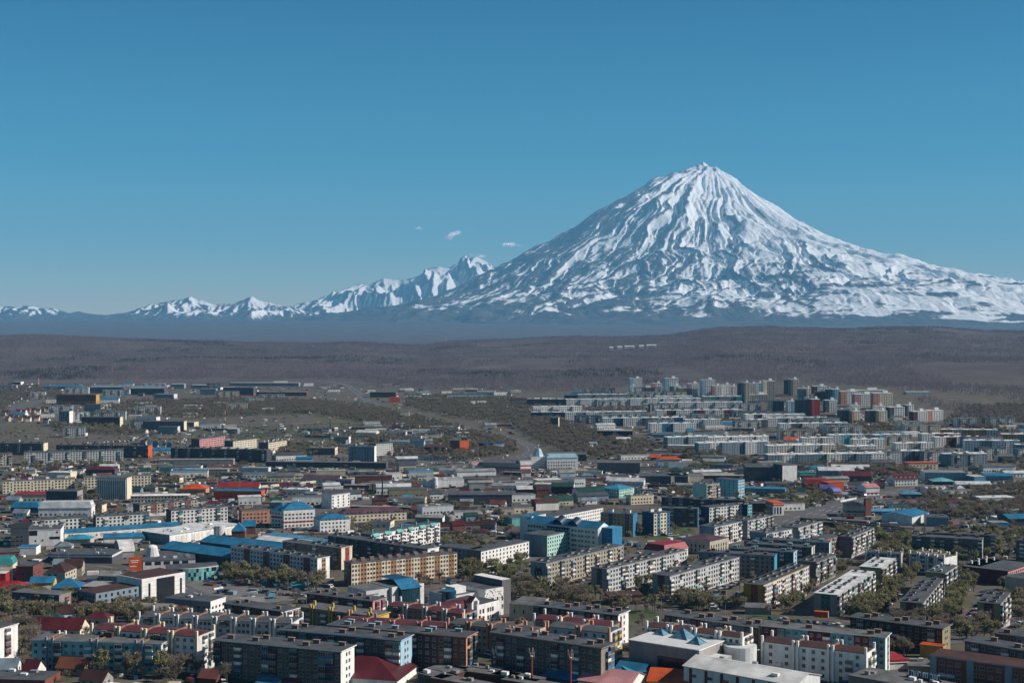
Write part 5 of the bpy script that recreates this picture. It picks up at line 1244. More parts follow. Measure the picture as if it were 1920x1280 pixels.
    S(at_rect(1470, 1510, 945, 957, 14), 10, 'white low building with blue windows beside the road', 'white', 'slate', 'flat', 0, 'shop', 'shop', tin=False, rows=1)
    S(at_rect(1450, 1471, 945, 966, 14), 16, 'orange-topped entrance hall with white columns', 'white', 'orange', 'flat', 0, 'hall', 'hall', band=('orange', 8, 11), rows=1, wh=6, ww=1.4, wstep=2.6)
    S(at_rect(1410, 1452, 944, 960, -3), 16, 'red brick and glass hall left of the orange-topped entrance', 'brick', 'slate', 'flat', 0, 'hall', 'hall', tin=False, rows=1)
    S(at_rect(1495, 1516, 928, 942, 14), 14, 'pale yellow warehouse side among trees', 'cream', 'slate', 'flat', 0, 'depot', 'depot', tin=False)
    # garage cooperative right of centre: long dark rows
    gg = 'long garage rows right of centre'
    for i in range(13):
        xa = 1500 + i * 13 + (i % 3) * 9; ya = 971 + i * 2.4; L_ = 150 - i * 4
        P = at_roof(xa, ya, min(xa + L_, 1850), ya + L_ * .072, 3)
        e, P = S(P, 6.2, ['first', 'second', 'third', 'fourth', 'fifth', 'sixth', 'seventh', 'eighth', 'ninth', 'tenth', 'eleventh', 'twelfth', 'thirteenth'][i] + ' long dark garage row counted from the fire station towards the viewer', 'brown', ('slate', 'dgrey', 'black')[i % 3], 'flat', 0, 'garage_row', 'garage', gg, tin=False, vents=1)
    # left: mid-distance blocks
    BL = dict(pat='wwbww', bcols=['white', 'pale', 'maroon', 'teal', 'grey'])
    block(RF(321, 957, 427, 949, 5), 5, 12, 'white', 'white block with dark left gable, near left centre', gable='slate', vents='box', **BL)
    block(RF(180, 968, 280, 962, 5), 5, 12, 'white', 'white block with many small windows behind the market', gable='slate', vents='box', **BL)
    block(RF(60, 975, 160, 969, 5), 5, 12, 'white', 'white block behind the shopping centre', gable='slate', vents='box', **BL)
    block(RF(262, 946, 370, 936, 4), 4, 12, 'beige', 'brown and beige block behind the white ones', gable='slate', vents='box', pat='wwbww', cols=('...aa', {'a': 'brick'}))
    block(RF(5, 902, 140, 897, 4), 4, 13, 'cream', 'cream block with stair towers at the left', gable='grey', vents='hut', vstep=16, pat='wwswww', panels=False)
    block(RF(158, 894, 283, 890, 5), 5, 13, 'cream', 'long cream block with small windows behind the concrete office', gable='grey', vents='hut', vstep=16, pat='www', panels=False)
    e, P = block(at_rect(180, 238, 896, 936, -4), 7, 14, 'bluegrey', 'ribbed grey concrete office with bright end wall', gable='cream', vents=None, pat='.', panels=False, name='office_building', cat='office building', group='offices')
    for i in range(14): MB().box(P.L * (i + .2) / 14, P.L * (i + .55) / 14, -.7, 0, -3, P.H - 1, wallmat('pale')).build('fin', e)
    S(at_rect(245, 352, 930, 942, 5), 14, 'long beige school with two storeys of windows', 'beige', 'white', 'flat', 0, 'school', 'school', 'schools', tin=False, rows=2, wstep=3)
    S(at_rect(20, 72, 951, 962, 3), 14, 'building with blue glass roof lights and white parapet', 'dblue', 'blue', 'mansard', 4, 'shop', 'shop')
    S(at_rect(72, 170, 952, 968, 4), 14, 'hall with pale lilac sloping roof and blue-edged white wall', 'white', 'pale', 'mansard', 5, 'hall', 'hall', rows=1)
    S(at_rect(26, 97, 927, 940, 3), 14, 'cream house with red roof strip, left', 'cream', 'red', 'mono', 1.4, 'house', 'house', rows=1)
    S(at_rect(85, 145, 921, 946, -4), 14, 'dark grey office with blue box on its roof', 'slate', 'slate', 'flat', 0, 'office_building', 'office building', tin=False, rows=3, wstep=3, gablecol='grey')
    S(at_rect(338, 385, 916, 926, 0), 16, 'pavilion with bright orange-red hipped roof and lantern', 'salmon', 'orange', 'hip', 4, 'pavilion', 'pavilion')
    S(at_rect(400, 490, 921, 937, -4), 14, 'hall with vivid orange side and blue roof', 'orange', 'blue', 'flat', 0, 'hall', 'hall')
    S(at_rect(408, 485, 912, 921, 2), 12, 'long house with crimson roof and white gable', 'white', 'red', 'gable', 3.5, 'house', 'house', dormer=1)
    S(at_rect(160, 215, 880, 897, -4), 14, 'dark grey house with maroon hipped roof behind the cream block', 'slate', 'maroon', 'hip', 3, 'house', 'house', rows=2)
    block(RF(45, 848, 231, 843, 5), 5, 13, 'pale', 'long pale block with colourful balconies at the left', gable='slate', vents='box', pat='wwwbww', bcols=['white', 'maroon', 'teal', 'navy'])
    block(RF(-60, 852, 22, 850, 5), 5, 13, 'cream', 'pale block cut by the left edge', gable='slate', vents='box', pat='wwb')
    block(RF(105, 834, 278, 836, 5), 5, 12, 'dgrey', 'dark shaded block with orange end wall', gable='orange', vents='box', pat='wwbww')
    block(RF(-20, 830, 82, 831, 5), 5, 12, 'dgrey', 'dark shaded block with cream end wall at the left edge', gable='cream', vents='box', pat='wwbww')
    block(RF(320, 840, 500, 844, 5), 5, 12, 'slate', 'long dark shaded block behind bare trees', gable='slate', vents='box', pat='wwbww')
    block(RF(374, 823, 420, 818, 4), 4, 14, 'pink', 'sunlit pinkish block with grey gable', gable='slate', vents=None, pat='ww', panels=False)
    block(RF(437, 827, 482, 822, 4), 4, 14, 'cream', 'sunlit cream block with grey gable right of the pinkish one', gable='slate', vents=None, pat='ww', panels=False)
    block(RF(503, 830, 538, 825, 4), 4, 14, 'cream', 'sunlit cream block with white chimneys, half behind trees', gable='slate', vents='white', pat='ww', panels=False)
    S(at_rect(577, 628, 840, 853, -4), 18, 'grey school with white sunlit end', 'dgrey', 'dgrey', 'flat', 0, 'school', 'school', 'schools', tin=False, gablecol='cream', rows=2, vents=4)
    block(at_rect(653, 702, 837, 871, -5), 8, 14, 'bluegrey', 'tall grey-blue block with narrow white end wall in the centre left', gable='white', pat='.ww..', vents='box', panels=False, hut=(.2,))
    block(RF(705, 832, 736, 830, 5), 5, 14, 'white', 'white panel block behind the tall grey-blue block', gable='slate', vents=None, pat='ww')
    S(at_rect(626, 654, 819, 831, -6), 12, 'small grey block with white end behind the school', 'bluegrey', 'slate', 'flat', 0, 'house', 'building', tin=False, gablecol='white', rows=2)
    S(at_rect(497, 724, 868, 878, -6), 12, 'very long low dark blue-grey wall of sheds', 'slate', 'dgrey', 'flat', 0, 'shed', 'shed', tin=False)
    S(at_rect(555, 586, 859, 871, 8), 10, 'small station building with blue roof and white columns', 'lblue', 'blue', 'mono', 1.4, 'shop', 'shop', rows=1)
    S(at_rect(297, 437, 862, 872, 3), 12, 'very long low grey shed', 'grey', 'grey', 'flat', 0, 'shed', 'shed', tin=False)
    S(at_rect(298, 376, 874, 884, 2), 12, 'long low pale shed with window strip', 'pale', 'slate', 'flat', 0, 'shed', 'shed', tin=False, rows=1)
    S(at_rect(346, 426, 880, 890, 2), 12, 'long low shed of bare concrete panels', 'grey', 'grey', 'flat', 0, 'shed', 'shed', tin=False, rows=1)
    S(at_rect(455, 510, 887, 896, 4), 12, 'low white shed with arched windows', 'pale', 'slate', 'flat', 0, 'shed', 'shed', tin=False, rows=1)
    S(at_rect(665, 735, 893, 906, 6), 12, 'red and white brick works office', 'brick', 'slate', 'flat', 0, 'works', 'works', tin=False, rows=1)
    S(at_rect(700, 760, 908, 922, 10), 18, 'grey works hall with white silo beside it', 'dgrey', 'dgrey', 'flat', 0, 'works', 'works', tin=False)
    S(at_rect(730, 800, 918, 932, 10), 16, 'row of yellowish brick workshops below the white silo', 'khaki', 'slate', 'flat', 0, 'works', 'works', tin=False, rows=1)
    S(at_rect(840, 960, 928, 946, 2), 30, 'broad dark low-roofed depot in the centre', 'slate', 'slate', 'flat', 0, 'depot', 'depot', tin=False, vents=3)
    e, P = S(at_rect(844, 862, 826, 849, -2), 14, 'orange and brown block with white rooftop letters', 'brick', 'slate', 'flat', 0, 'office_building', 'office building', tin=False)
    for i in range(6): MB().box(P.L * (.45 + .1 * i), P.L * (.45 + .1 * i) + .9, 5 + i * 1.5, 5.3 + i * 1.5, P.H + .8, P.H + 3.2, wallmat('pale'), bottom=True).build('sign_letter', e)
    S(at_rect(861, 879, 827, 847, 30), 12, 'sunlit orange mural wall of the block with rooftop letters', 'orange', 'slate', 'flat', 0, 'office_building', 'office building', tin=False)
    S(at_rect(898, 942, 831, 842, -4), 14, 'low dark blue hall among trees left of the motorway loop', 'dblue', 'dblue', 'flat', 0, 'hall', 'hall', tin=False)
    S(at_rect(768, 795, 828, 843, -3), 14, 'pale blue house with grey gabled roofs', 'lblue', 'slate', 'gable', 4, 'house', 'house', rows=1)
    S(at_rect(796, 834, 838, 852, 2), 14, 'brown grandstand roof on thin posts', 'brown', 'brown', 'mono', 2, 'grandstand', 'grandstand')
    S(at_rect(751, 767, 772, 786, 2), 10, 'cream building on a knoll in the wood', 'cream', 'slate', 'flat', 0, 'house', 'building', tin=False, rows=2)
    S(at_rect(773, 816, 806, 811, 2), 10, 'long low pale shed in the wood', 'pale', 'pale', 'flat', 0, 'shed', 'shed', tin=False)
    block(at_rect(110, 130, 771, 798, -8), 6, 14, 'bluegrey', 'grey block with white barred end in the far left district', gable='white', vents=None, pat='ww', panels=False)
    block(at_rect(128, 139, 771, 794, 25), 6, 14, 'cream', 'block with plain deep blue gable and cream front, far left', gable='dblue', gl='dblue', vents=None, pat='ww', panels=False)
    block(at_rect(140, 167, 772, 792, 20), 5, 12, 'white', 'white and blue staggered block, far left', gable='slate', vents='box', pat='wb')
    S(at_rect(157, 189, 758, 777, -6), 14, 'grey-blue block with dark red end, far left', 'bluegrey', 'red', 'flat', 0, 'house', 'building', gablecol='maroon', rows=4, floorh=2.8)
    block(at_rect(189, 208, 757, 777, 20), 5, 14, 'cream', 'cream and red block with pinnacles, far left', gable='maroon', gl='maroon', vents='box', pat='wb')
    block(at_rect(152, 225, 782, 800, -4), 4, 14, 'brown', 'long brown barracks with bright end wall, far left', gable='cream', vents=None, pat='w', panels=False)
    block(at_rect(268, 345, 790, 808, -4), 4, 14, 'dgrey', 'long grey barracks with stepped pale end', gable='cream', vents=None, pat='w', panels=False)
    S(at_rect(296, 333, 800, 813, -4), 12, 'grey wing in front of the long grey barracks', 'bluegrey', 'slate', 'flat', 0, 'house', 'building', tin=False, gablecol='pale', rows=1)
    S(at_rect(105, 180, 740, 758, -4), 20, 'ochre and brown school with yellow bays, far left', 'brick', 'brown', 'flat', 0, 'school', 'school', 'schools', tin=False, gablecol='yolk', rows=2, band=('ochre', 3, 6))
    S(at_rect(188, 222, 748, 760, 6), 14, 'white house with blue roof right of the ochre school', 'white', 'blue', 'gable', 2.5, 'house', 'house', rows=1)
    S(at_rect(80, 152, 725, 731, -2), 24, 'long bright blue roofed works at the forest edge', 'blue', 'blue', 'gable', 3, 'works', 'works')
    S(at_rect(168, 232, 726, 737, -3), 24, 'grey-green barrel roofed hangar, left one', 'slate', 'bluegrey', 'gable', 5, 'hangar', 'hangar', 'hangars at the forest edge')
    S(at_rect(243, 308, 728, 740, -3), 24, 'grey-green roofed hangar with pale gable, right one', 'slate', 'bluegrey', 'gable', 5, 'hangar', 'hangar', 'hangars at the forest edge')
    S(at_rect(288, 326, 739, 752, -10), 18, 'grey silo house with pale end', 'bluegrey', 'grey', 'flat', 0, 'works', 'works', tin=False, gablecol='pale')
    S(at_rect(375, 405, 729, 740, -2), 18, 'grey works hall with pale door, far left centre', 'bluegrey', 'grey', 'flat', 0, 'works', 'works', tin=False)
    S(at_rect(418, 475, 727, 741, -4), 20, 'dark blue-grey works with orange corners', 'slate', 'slate', 'flat', 0, 'works', 'works', tin=False, rows=1, band=('orange', 1, 3))
    S(at_rect(480, 575, 735, 742, -3), 18, 'row of orange and brown workshops along the wood', 'brick', 'grey', 'flat', 0, 'works', 'works', tin=False)
    S(at_rect(320, 345, 720, 728, -3), 18, 'pale long shed at the forest edge, left centre', 'bluegrey', 'white', 'flat', 0, 'shed', 'shed', tin=False)
    S(at_rect(358, 410, 722, 728, -3), 18, 'grey flat shed with white edge at the forest edge', 'bluegrey', 'white', 'flat', 0, 'shed', 'shed', tin=False)
    S(at_rect(430, 560, 718, 724, -3), 20, 'long pale greenhouse-like works at the forest edge', 'bluegrey', 'pale', 'flat', 0, 'works', 'works', tin=False)
    S(at_rect(22, 39, 716, 725, -12), 14, 'white cube house at the far left edge of the wood', 'slate', 'white', 'flat', 0, 'house', 'building', gablecol='white')
    S(at_rect(694, 742, 735, 745, -3), 18, 'brick and blue works right of the motorway', 'brick', 'sky', 'flat', 0, 'works', 'works')
    S(at_rect(730, 750, 745, 754, 4), 14, 'vivid orange shed right of the motorway', 'orange', 'orange', 'flat', 0, 'shed', 'shed')
    block(at_rect(838, 908, 738, 749, 4), 3, 14, 'pale', 'pale three-storey block alone in the wood, far centre', gable='slate', vents=None, pat='w', panels=False, hut=(.5,))
    S(at_rect(960, 1003, 746, 757, -3), 20, 'pinkish school with blue base and red roof', 'pink', 'red', 'flat', 0, 'school', 'school', 'schools', rows=1, band=('blue', 0, 2.5))
    S(at_rect(1058, 1084, 741, 748, -3), 20, 'dark blue works shed left of the far blocks', 'dblue', 'dblue', 'flat', 0, 'works', 'works')
    block(at_rect(1032, 1047, 783, 803, -8), 6, 14, 'brown', 'brown house with yellow and white end, far centre', gable='white', vents=None, pat='w', panels=False, gaccent=('yolk', .5, .8))
    S(at_rect(1120, 1186, 808, 823, -4), 24, 'dark blue hall with pale corner below the far blocks', 'navy', 'grey', 'flat', 0, 'hall', 'hall', tin=False, rows=1)
    S(at_rect(970, 1005, 798, 802, 1), 12, 'long low sky blue fence-like shed beside the wood', 'sky', 'sky', 'flat', 0, 'shed', 'shed')
    S(at_rect(1222, 1280, 815, 820, -3), 18, 'long blue-grey hall with sky blue end', 'bluegrey', 'blue', 'flat', 0, 'hall', 'hall')
    S(at_rect(1290, 1302, 808, 819, 8), 12, 'cream chapel-like gable house with blue roof', 'cream', 'blue', 'gable', 4, 'chapel', 'chapel')
    S(at_rect(1302, 1356, 812, 822, 3), 14, 'long low pale school in the far district', 'pale', 'slate', 'flat', 0, 'school', 'school', 'schools', tin=False, rows=1)
    S(at_rect(1354, 1396, 794, 801, 3), 18, 'kindergarten with long bright blue roof', 'white', 'blue', 'gable', 2.5, 'kindergarten', 'kindergarten')
    S(at_rect(1471, 1513, 824, 829, 2), 12, 'long orange-red roofed school in the far district', 'white', 'orange', 'gable', 3, 'school', 'school', 'schools')
    S(at_rect(1704, 1760, 868, 881, 8), 16, 'school with orange top floor and brown side', 'cream', 'orange', 'flat', 0, 'school', 'school', 'schools', rows=2, band=('salmon', 6, 8), gablecol='brown')
    S(at_rect(1872, 1905, 856, 867, -3), 16, 'low grey school with white end at the far right', 'slate', 'slate', 'flat', 0, 'school', 'school', 'schools', tin=False, gablecol='white', rows=1)
    S(at_rect(1700, 1745, 735, 739, 1), 20, 'long blue and white shelter at the foot of the wooded hill', 'lblue', 'white', 'flat', 0, 'depot', 'depot')
    for i, (x, y) in enumerate(((1143, 655), (1158, 654), (1172, 653), (1183, 653), (1199, 652), (1213, 651), (1224, 651))):
        S(at_rect(x, x + 7 + (i % 3) * 2, y - 3, y + 1, 0), 40, ['first', 'second', 'third', 'fourth', 'fifth', 'sixth', 'seventh'][i] + ' from the left of the white farm sheds high on the wooded hill', 'white', 'white', 'gable', 3, 'farm_shed', 'shed', 'white farm sheds on the hill')
low_town()

def far_town():
    """far districts of staggered panel blocks and towers"""
    def row(x0, x1, yt, yb, deg, label, wall='pale', accent=None, n=5, W=13, step=2.6, group='far staggered blocks', sec=17, back='white'):
        P = at_rect(x0, x1, yt, yb, deg)
        P.H = min(max(P.H, n * 2.5), n * 3.1)
        e = root_for('apartment_block', P, W, label, 'apartment block', group)
        k = max(2, round(P.L / sec)); s = P.L / k; g = MB(); zs = [1.3 + i * (P.H - 1) / n for i in range(n)]
        for i in range(k):
            dy = (i % 2) * step; wm = wallmat(wall if not (accent and i % 3 == 1) else accent)
            w = MB(); w.box(i * s, (i + 1) * s - .3, dy, W + dy, -5, P.H, wm, top=tarmat('dgrey')); w.build('wall', e)
            MB().box(i * s - .1, (i + 1) * s - .2, dy - .12, W + dy + .1, P.H, P.H + .8, wallmat(back)).build('parapet', e)
            m = max(2, int(s / 3.3))
            for z in zs:
                for j in range(m):
                    x = i * s + (j + .5) * s / m
                    g.poly([(x - .75, dy - .05, z), (x + .75, dy - .05, z), (x + .75, dy - .05, z + 1.4), (x - .75, dy - .05, z + 1.4)], M_GLASS2 if (i + j) % 4 == 0 else M_GLASS)
            hx_ = (i + .75) * s
            MB().box(hx_ - 1.8, hx_ + 1.8, dy + 3, dy + 7, P.H, P.H + 2.6, wallmat(accent or ('bluegrey', 'brick', 'turq')[i % 3])).build('roof_hut', e)
        g.build('glazing', e, kind='stuff')
    R_ = [(1057, 1320, 751, 763, 10, 'longest pale staggered row under the white towers'), (1000, 1092, 763, 776, 12, 'pale row at the left end of the far district', 'white'), (1060, 1214, 775, 787, 10, 'pale row with blue huts above the yellow-ended house', 'pale', 'bluegrey'),
          (1131, 1282, 787, 799, 9, 'pale row with blue stair towers behind the dark blue hall', 'pale', 'dblue'), (1237, 1393, 759, 769, 9, 'rear of two dense rows below the orange tower', 'pale'), (1232, 1394, 770, 784, 9, 'front of two dense rows below the orange tower', 'pale', 'maroon'),
          (1219, 1288, 785, 797, 9, 'short row with red caps left of the kindergarten', 'white'), (1285, 1354, 790, 802, 9, 'short row directly left of the kindergarten', 'pale'), (1220, 1306, 798, 810, 9, 'short row with blue huts above the long blue-grey hall', 'white', 'blue'),
          (1084, 1180, 744, 752, 8, 'rearmost low row left of the white towers', 'bluegrey'), (1230, 1300, 747, 756, 8, 'low row in front of the yellow tower', 'pale'), (1318, 1396, 746, 757, 8, 'low row with turquoise roof edge below the towers', 'bluegrey', 'teal'),
          (1252, 1330, 820, 841, 20, 'grey five-storey row with sunlit window bays above the bare wood', 'bluegrey'), (1326, 1442, 821, 838, 14, 'rear white row with red roof huts', 'pale', 'white'), (1310, 1442, 831, 854, 16, 'front grey-blue row with white bays above the wood', 'bluegrey', 'pale'),
          (1440, 1512, 780, 792, 10, 'rearmost row right of the dark towers', 'pale'), (1440, 1556, 787, 799, 10, 'row with red huts right of centre in the far district', 'pale', 'bluegrey'), (1462, 1592, 796, 810, 10, 'front row with deep shadows above the grove', 'pale', 'slate'),
          (1504, 1563, 828, 839, 8, 'bright white row right of the orange-red school roof', 'white'), (1440, 1569, 840, 855, 10, 'middle row behind the front grey-blue rows', 'pale', 'cream'), (1440, 1662, 853, 876, 8, 'nearest long row of the right district with white bays', 'bluegrey', 'white'),
          (1589, 1646, 841, 856, 8, 'cream and grey row left of the cyan-ended block', 'cream', 'pale'), (1556, 1621, 817, 833, 9, 'row with turquoise huts', 'pale', 'turq'), (1640, 1705, 819, 833, 9, 'right row with turquoise huts', 'bluegrey', 'turq'),
          (1600, 1660, 827, 842, 9, 'white row in front of turquoise-hutted row', 'white'), (1680, 1752, 836, 850, 9, 'white row with grey stair shafts at the right', 'white', 'grey'), (1672, 1738, 849, 866, 8, 'dark row with cyan gable at the right', 'slate', 'bluegrey'),
          (1736, 1758, 846, 866, 12, 'short bright white block at the right', 'white'), (1774, 1852, 852, 873, 14, 'grey row with white bays left of the low grey school', 'bluegrey', 'white'), (1766, 1872, 809, 823, -8, 'orange and grey row at the foot of the hill spur', 'yolk', 'pale'),
          (1729, 1802, 815, 831, 10, 'white and dark red row behind the right-hand white rows', 'pale', 'maroon'), (1754, 1856, 820, 838, 10, 'long white row with dark red shafts, right', 'white', 'maroon'), (1810, 1914, 826, 850, -6, 'white row with deep balconies near the right edge', 'white', 'bluegrey'),
          (1880, 1935, 818, 832, -6, 'orange-roofed row at the right edge', 'yolk', 'bluegrey'), (1906, 1945, 832, 858, -6, 'grey-blue block at the right edge', 'bluegrey'), (1398, 1446, 777, 795, 12, 'white-ended block beside the dark flats', 'white', 'slate'), (1408, 1442, 787, 803, 12, 'grey block below the white-ended one', 'pale', 'slate'),
          (988, 1062, 748, 763, -6, 'shaded grey row at the left end of the far district', 'slate'), (996, 1060, 775, 787, -6, 'shaded grey row in front of the white row', 'slate', 'bluegrey')]
    for q in R_: row(*q)
    def tower(x0, x1, yt, yb, deg, label, wall, side=None, W=16, hut=True, group='tower blocks in the far district', fl=3.0, cols=None):
        P = at_rect(x0, x1, yt, yb, deg)
        e = root_for('tower_block', P, W, label, 'tower block', group)
        MB().box(0, P.L, 0, W, -5, P.H, wallmat(wall), top=tarmat('dgrey')).build('wall', e)
        if side: MB().box(-.15, P.L * .3, -.2, W * .9, -4, P.H - .3, wallmat(side)).build('side_bay', e)
        n = int(P.H / fl); m = max(2, int(P.L / 4.2)); g = MB()
        for k in range(n):
            for j in range(m):
                x = (j + .5) * P.L / m; z = 1 + k * fl
                g.poly([(x - 1, -.26, z), (x + 1, -.26, z), (x + 1, -.26, z + 1.5), (x - 1, -.26, z + 1.5)], M_GLASS if (k * 3 + j) % 3 else M_GLASS2)
        g.build('glazing', e, kind='stuff')
        MB().box(-.3, P.L + .3, -.4, W + .3, P.H, P.H + .8, wallmat('pale' if wall != 'slate' else 'slate')).build('parapet', e)
        if hut: MB().box(P.L * .55, P.L * .8, W * .3, W * .6, P.H, P.H + 5, wallmat('white')).build('roof_hut', e)
    T = [(1182, 1192, 724, 738, 6, 'small white tower below the leftmost tall tower', 'white'), (1181, 1204, 710, 736, 6, 'leftmost tall white tower on the hill edge', 'white', 'lblue'), (1193, 1228, 728, 742, 8, 'white and slate block in front of the leftmost tower', 'slate', 'pale'), (1225, 1241, 719, 734, 6, 'pink and white tower second from left', 'white', 'pink'),
         (1247, 1272, 710, 742, 6, 'tallest white tower with stepped top', 'white', 'lblue'), (1258, 1276, 724, 745, 6, 'grey tower left of the yellow one', 'pale', 'slate'), (1275, 1291, 728, 745, 6, 'tower with golden yellow front', 'yolk'), (1291, 1311, 720, 744, 6, 'pink and white tower right of the yellow one', 'white', 'pink'),
         (1316, 1341, 713, 744, 6, 'tall white tower in the middle with bluish side', 'white', 'lblue'), (1336, 1353, 724, 745, 6, 'white tower in front of the middle tall tower', 'white', 'salmon'), (1355, 1370, 722, 743, 6, 'white tower with grid of bays', 'white'), (1371, 1381, 725, 742, 6, 'slim white tower left of the dark towers', 'white', 'pink'),
         (1383, 1395, 719, 752, -8, 'slim dark grey tower', 'slate'), (1395, 1406, 718, 756, 8, 'slim beige tower next to the dark one', 'beige', 'dgrey'), (1407, 1419, 720, 740, 6, 'cream tower behind the grey slab', 'cream'), (1419, 1431, 719, 741, 6, 'pale blue tower behind the grey slab', 'lblue', 'white'),
         (1405, 1440, 741, 754, 6, 'wide grey slab block with low profile', 'grey'), (1404, 1426, 754, 768, -6, 'dark slab with white end wall', 'slate', 'dgrey'), (1432, 1453, 715, 752, 8, 'tall grey and cream tower', 'grey', 'cream'), (1471, 1484, 713, 739, -6, 'tall dark twin tower, left twin', 'slate'),
         (1483, 1498, 712, 742, 8, 'tall beige twin tower, right twin', 'beige', 'dgrey'), (1497, 1512, 729, 752, -4, 'grey-green slab right of the twin towers', 'bluegrey'), (1511, 1521, 729, 751, 6, 'pale pink slim tower', 'cream', 'pink'), (1525, 1551, 725, 738, 5, 'red and white block with stepped roof', 'white', 'maroon'),
         (1528, 1549, 735, 750, -4, 'dark flats below the red and white block', 'slate'), (1549, 1561, 730, 751, -4, 'slate tower beside the light blue one', 'bluegrey', 'slate'), (1561, 1577, 731, 752, 6, 'light blue and white tower', 'lblue', 'blue'), (1478, 1492, 753, 772, 6, 'white and blue block left of the dark red one', 'lblue', 'white'),
         (1492, 1524, 750, 779, -6, 'big slate slab joined to dark red end', 'slate'), (1522, 1538, 749, 780, 10, 'dark red tower end', 'red'), (1548, 1570, 751, 773, 6, 'white and slate tower right of the dark red one', 'white', 'slate'), (1572, 1600, 770, 792, -6, 'slate brick slab with cream end', 'slate', 'dgrey'), (1598, 1613, 771, 793, 12, 'cream and brick end of the slate slab', 'cream', 'salmon'),
         (1625, 1650, 770, 791, -6, 'plum brick slab with grey bays', 'plum', 'dgrey'), (1648, 1664, 771, 792, 12, 'cream end of the plum slab', 'cream', 'beige'), (1598, 1613, 760, 772, 8, 'white stepped block behind the slate slab', 'white'), (1642, 1660, 762, 773, 8, 'white stepped block behind the plum slab', 'white', 'cream'),
         (1668, 1697, 764, 784, 10, 'white and slate block with row of red gables', 'white', 'slate'), (1700, 1714, 760, 780, 12, 'white slim block right of the red gables', 'white', 'slate'), (1713, 1740, 772, 791, 14, 'white and orange striped block, left half', 'white', 'maroon'), (1740, 1769, 770, 789, 14, 'white and orange striped block, right half', 'white', 'salmon'),
         (1577, 1612, 735, 757, 8, 'left wing of the long white complex with red bands', 'white', 'salmon'), (1603, 1640, 740, 763, 8, 'middle wing of the long white complex', 'white', 'pink'), (1638, 1674, 738, 768, 8, 'right wing of the long white complex', 'cream', 'salmon'), (1590, 1660, 733, 745, 6, 'rear wing of the long white complex', 'white', 'brick'), (1440, 1470, 752, 770, -4, 'low slate and cream block below the tall tower', 'slate', 'cream')]
    for q in T: tower(*q)
    # little houses on the spur and cottages at the far left
    for i in range(15):
        x, y = 1700 + i * 14 + (i * 7) % 9, 795 + i * 1.6 + (i * 5) % 7 * 1.3
        shed(at_rect(x, x + 9, y - 3, y + 2, (-8, 5, 12)[i % 3]), 9, ['first', 'second', 'third', 'fourth', 'fifth', 'sixth', 'seventh', 'eighth', 'ninth', 'tenth', 'eleventh', 'twelfth', 'thirteenth', 'fourteenth', 'fifteenth'][i] + ' from the left of the plum-roofed cottages along the hill spur', ('cream', 'pink', 'white')[i % 3], ('plum', 'maroon', 'brick')[(i // 2) % 3], 'gable', 4, 'cottage', 'cottage', 'cottages along the hill spur')
    for i in range(22):
        x, y = 2 + i * 9.2 if i < 14 else 8 + (i - 14) * 8, 777 - (i * 1.1 if i < 14 else -8) + (i * 7) % 5
        shed(at_rect(x, x + 8, y - 4, y + 2, (-10, 6)[i % 2]), 9, ['first', 'second', 'third', 'fourth', 'fifth', 'sixth', 'seventh', 'eighth', 'ninth', 'tenth', 'eleventh', 'twelfth', 'thirteenth', 'fourteenth'][i if i < 14 else i - 14] + ' from the left of the maroon-roofed cottages in the ' + ('rear' if i < 14 else 'front') + ' row, far left', ('cream', 'white', 'beige')[i % 3], ('maroon', 'brown', 'brick')[i % 3], 'gable', 3.5, 'cottage', 'cottage', 'cottages at the far left')
far_town()
# ------------------------------------------------------------------ roads, squares, lawns
ROADS = []          # polylines in metres with half width, trees keep off
def strip(name, pts, width, m, lift=.06, px=True, marks=False, step=12, kind='structure'):
    P = [un(*p) for p in pts] if px else pts
    # resample
    Q = []
    for a, b in zip(P[:-1], P[1:]):
        n = max(1, int(math.hypot(b[0] - a[0], b[1] - a[1]) / step))
        Q += [(a[0] + (b[0] - a[0]) * i / n, a[1] + (b[1] - a[1]) * i / n) for i in range(n)]
    Q.append(P[-1])
    for _ in range(6): Q = [Q[0]] + [((Q[i - 1][0] + 2 * Q[i][0] + Q[i + 1][0]) / 4, (Q[i - 1][1] + 2 * Q[i][1] + Q[i + 1][1]) / 4) for i in range(1, len(Q) - 1)] + [Q[-1]]
    ROADS.append((np.array(Q), width / 2 + 1.5))
    V, Fq = [], []
    offs = [-.5, -.17, .17, .5]
    for i, q in enumerate(Q):
        a, b = Q[max(0, i - 1)], Q[min(len(Q) - 1, i + 1)]; d = Vector((b[0] - a[0], b[1] - a[1], 0)).normalized(); n = Vector((-d.y, d.x, 0))
        for t in offs:
            x, y = q[0] + n.x * width * t, q[1] + n.y * width * t
            V.append((x, y, gz(x, y) + lift))
    for i in range(len(Q) - 1):
        for j in range(3): a = i * 4 + j; Fq.append((a, a + 1, a + 5, a + 4))
    o = tag(link(name, mesh_np(name, V, Fq, [m])), kind=kind)
    if marks:
        V, Fq = [], []
        for i in range(0, len(Q) - 1, 2):
            a, b = Q[i], Q[i + 1]; d = Vector((b[0] - a[0], b[1] - a[1], 0)).normalized(); n = Vector((-d.y, d.x, 0))
            for t in marks:
                k = len(V)
                for (p, s) in ((a, -1), (a, 1), (b, 1), (b, -1)):
                    x, y = p[0] + n.x * (width * t + s * .22), p[1] + n.y * (width * t + s * .22); V.append((x, y, gz(x, y) + lift + .03))
                Fq.append((k, k + 3, k + 2, k + 1))
        mk = link('lane_marking', mesh_np('lane_marking', V, Fq, [mat('road_paint', (.6, .6, .58), .8, .2, .5)]), o); mk['kind'] = 'stuff'
    return o
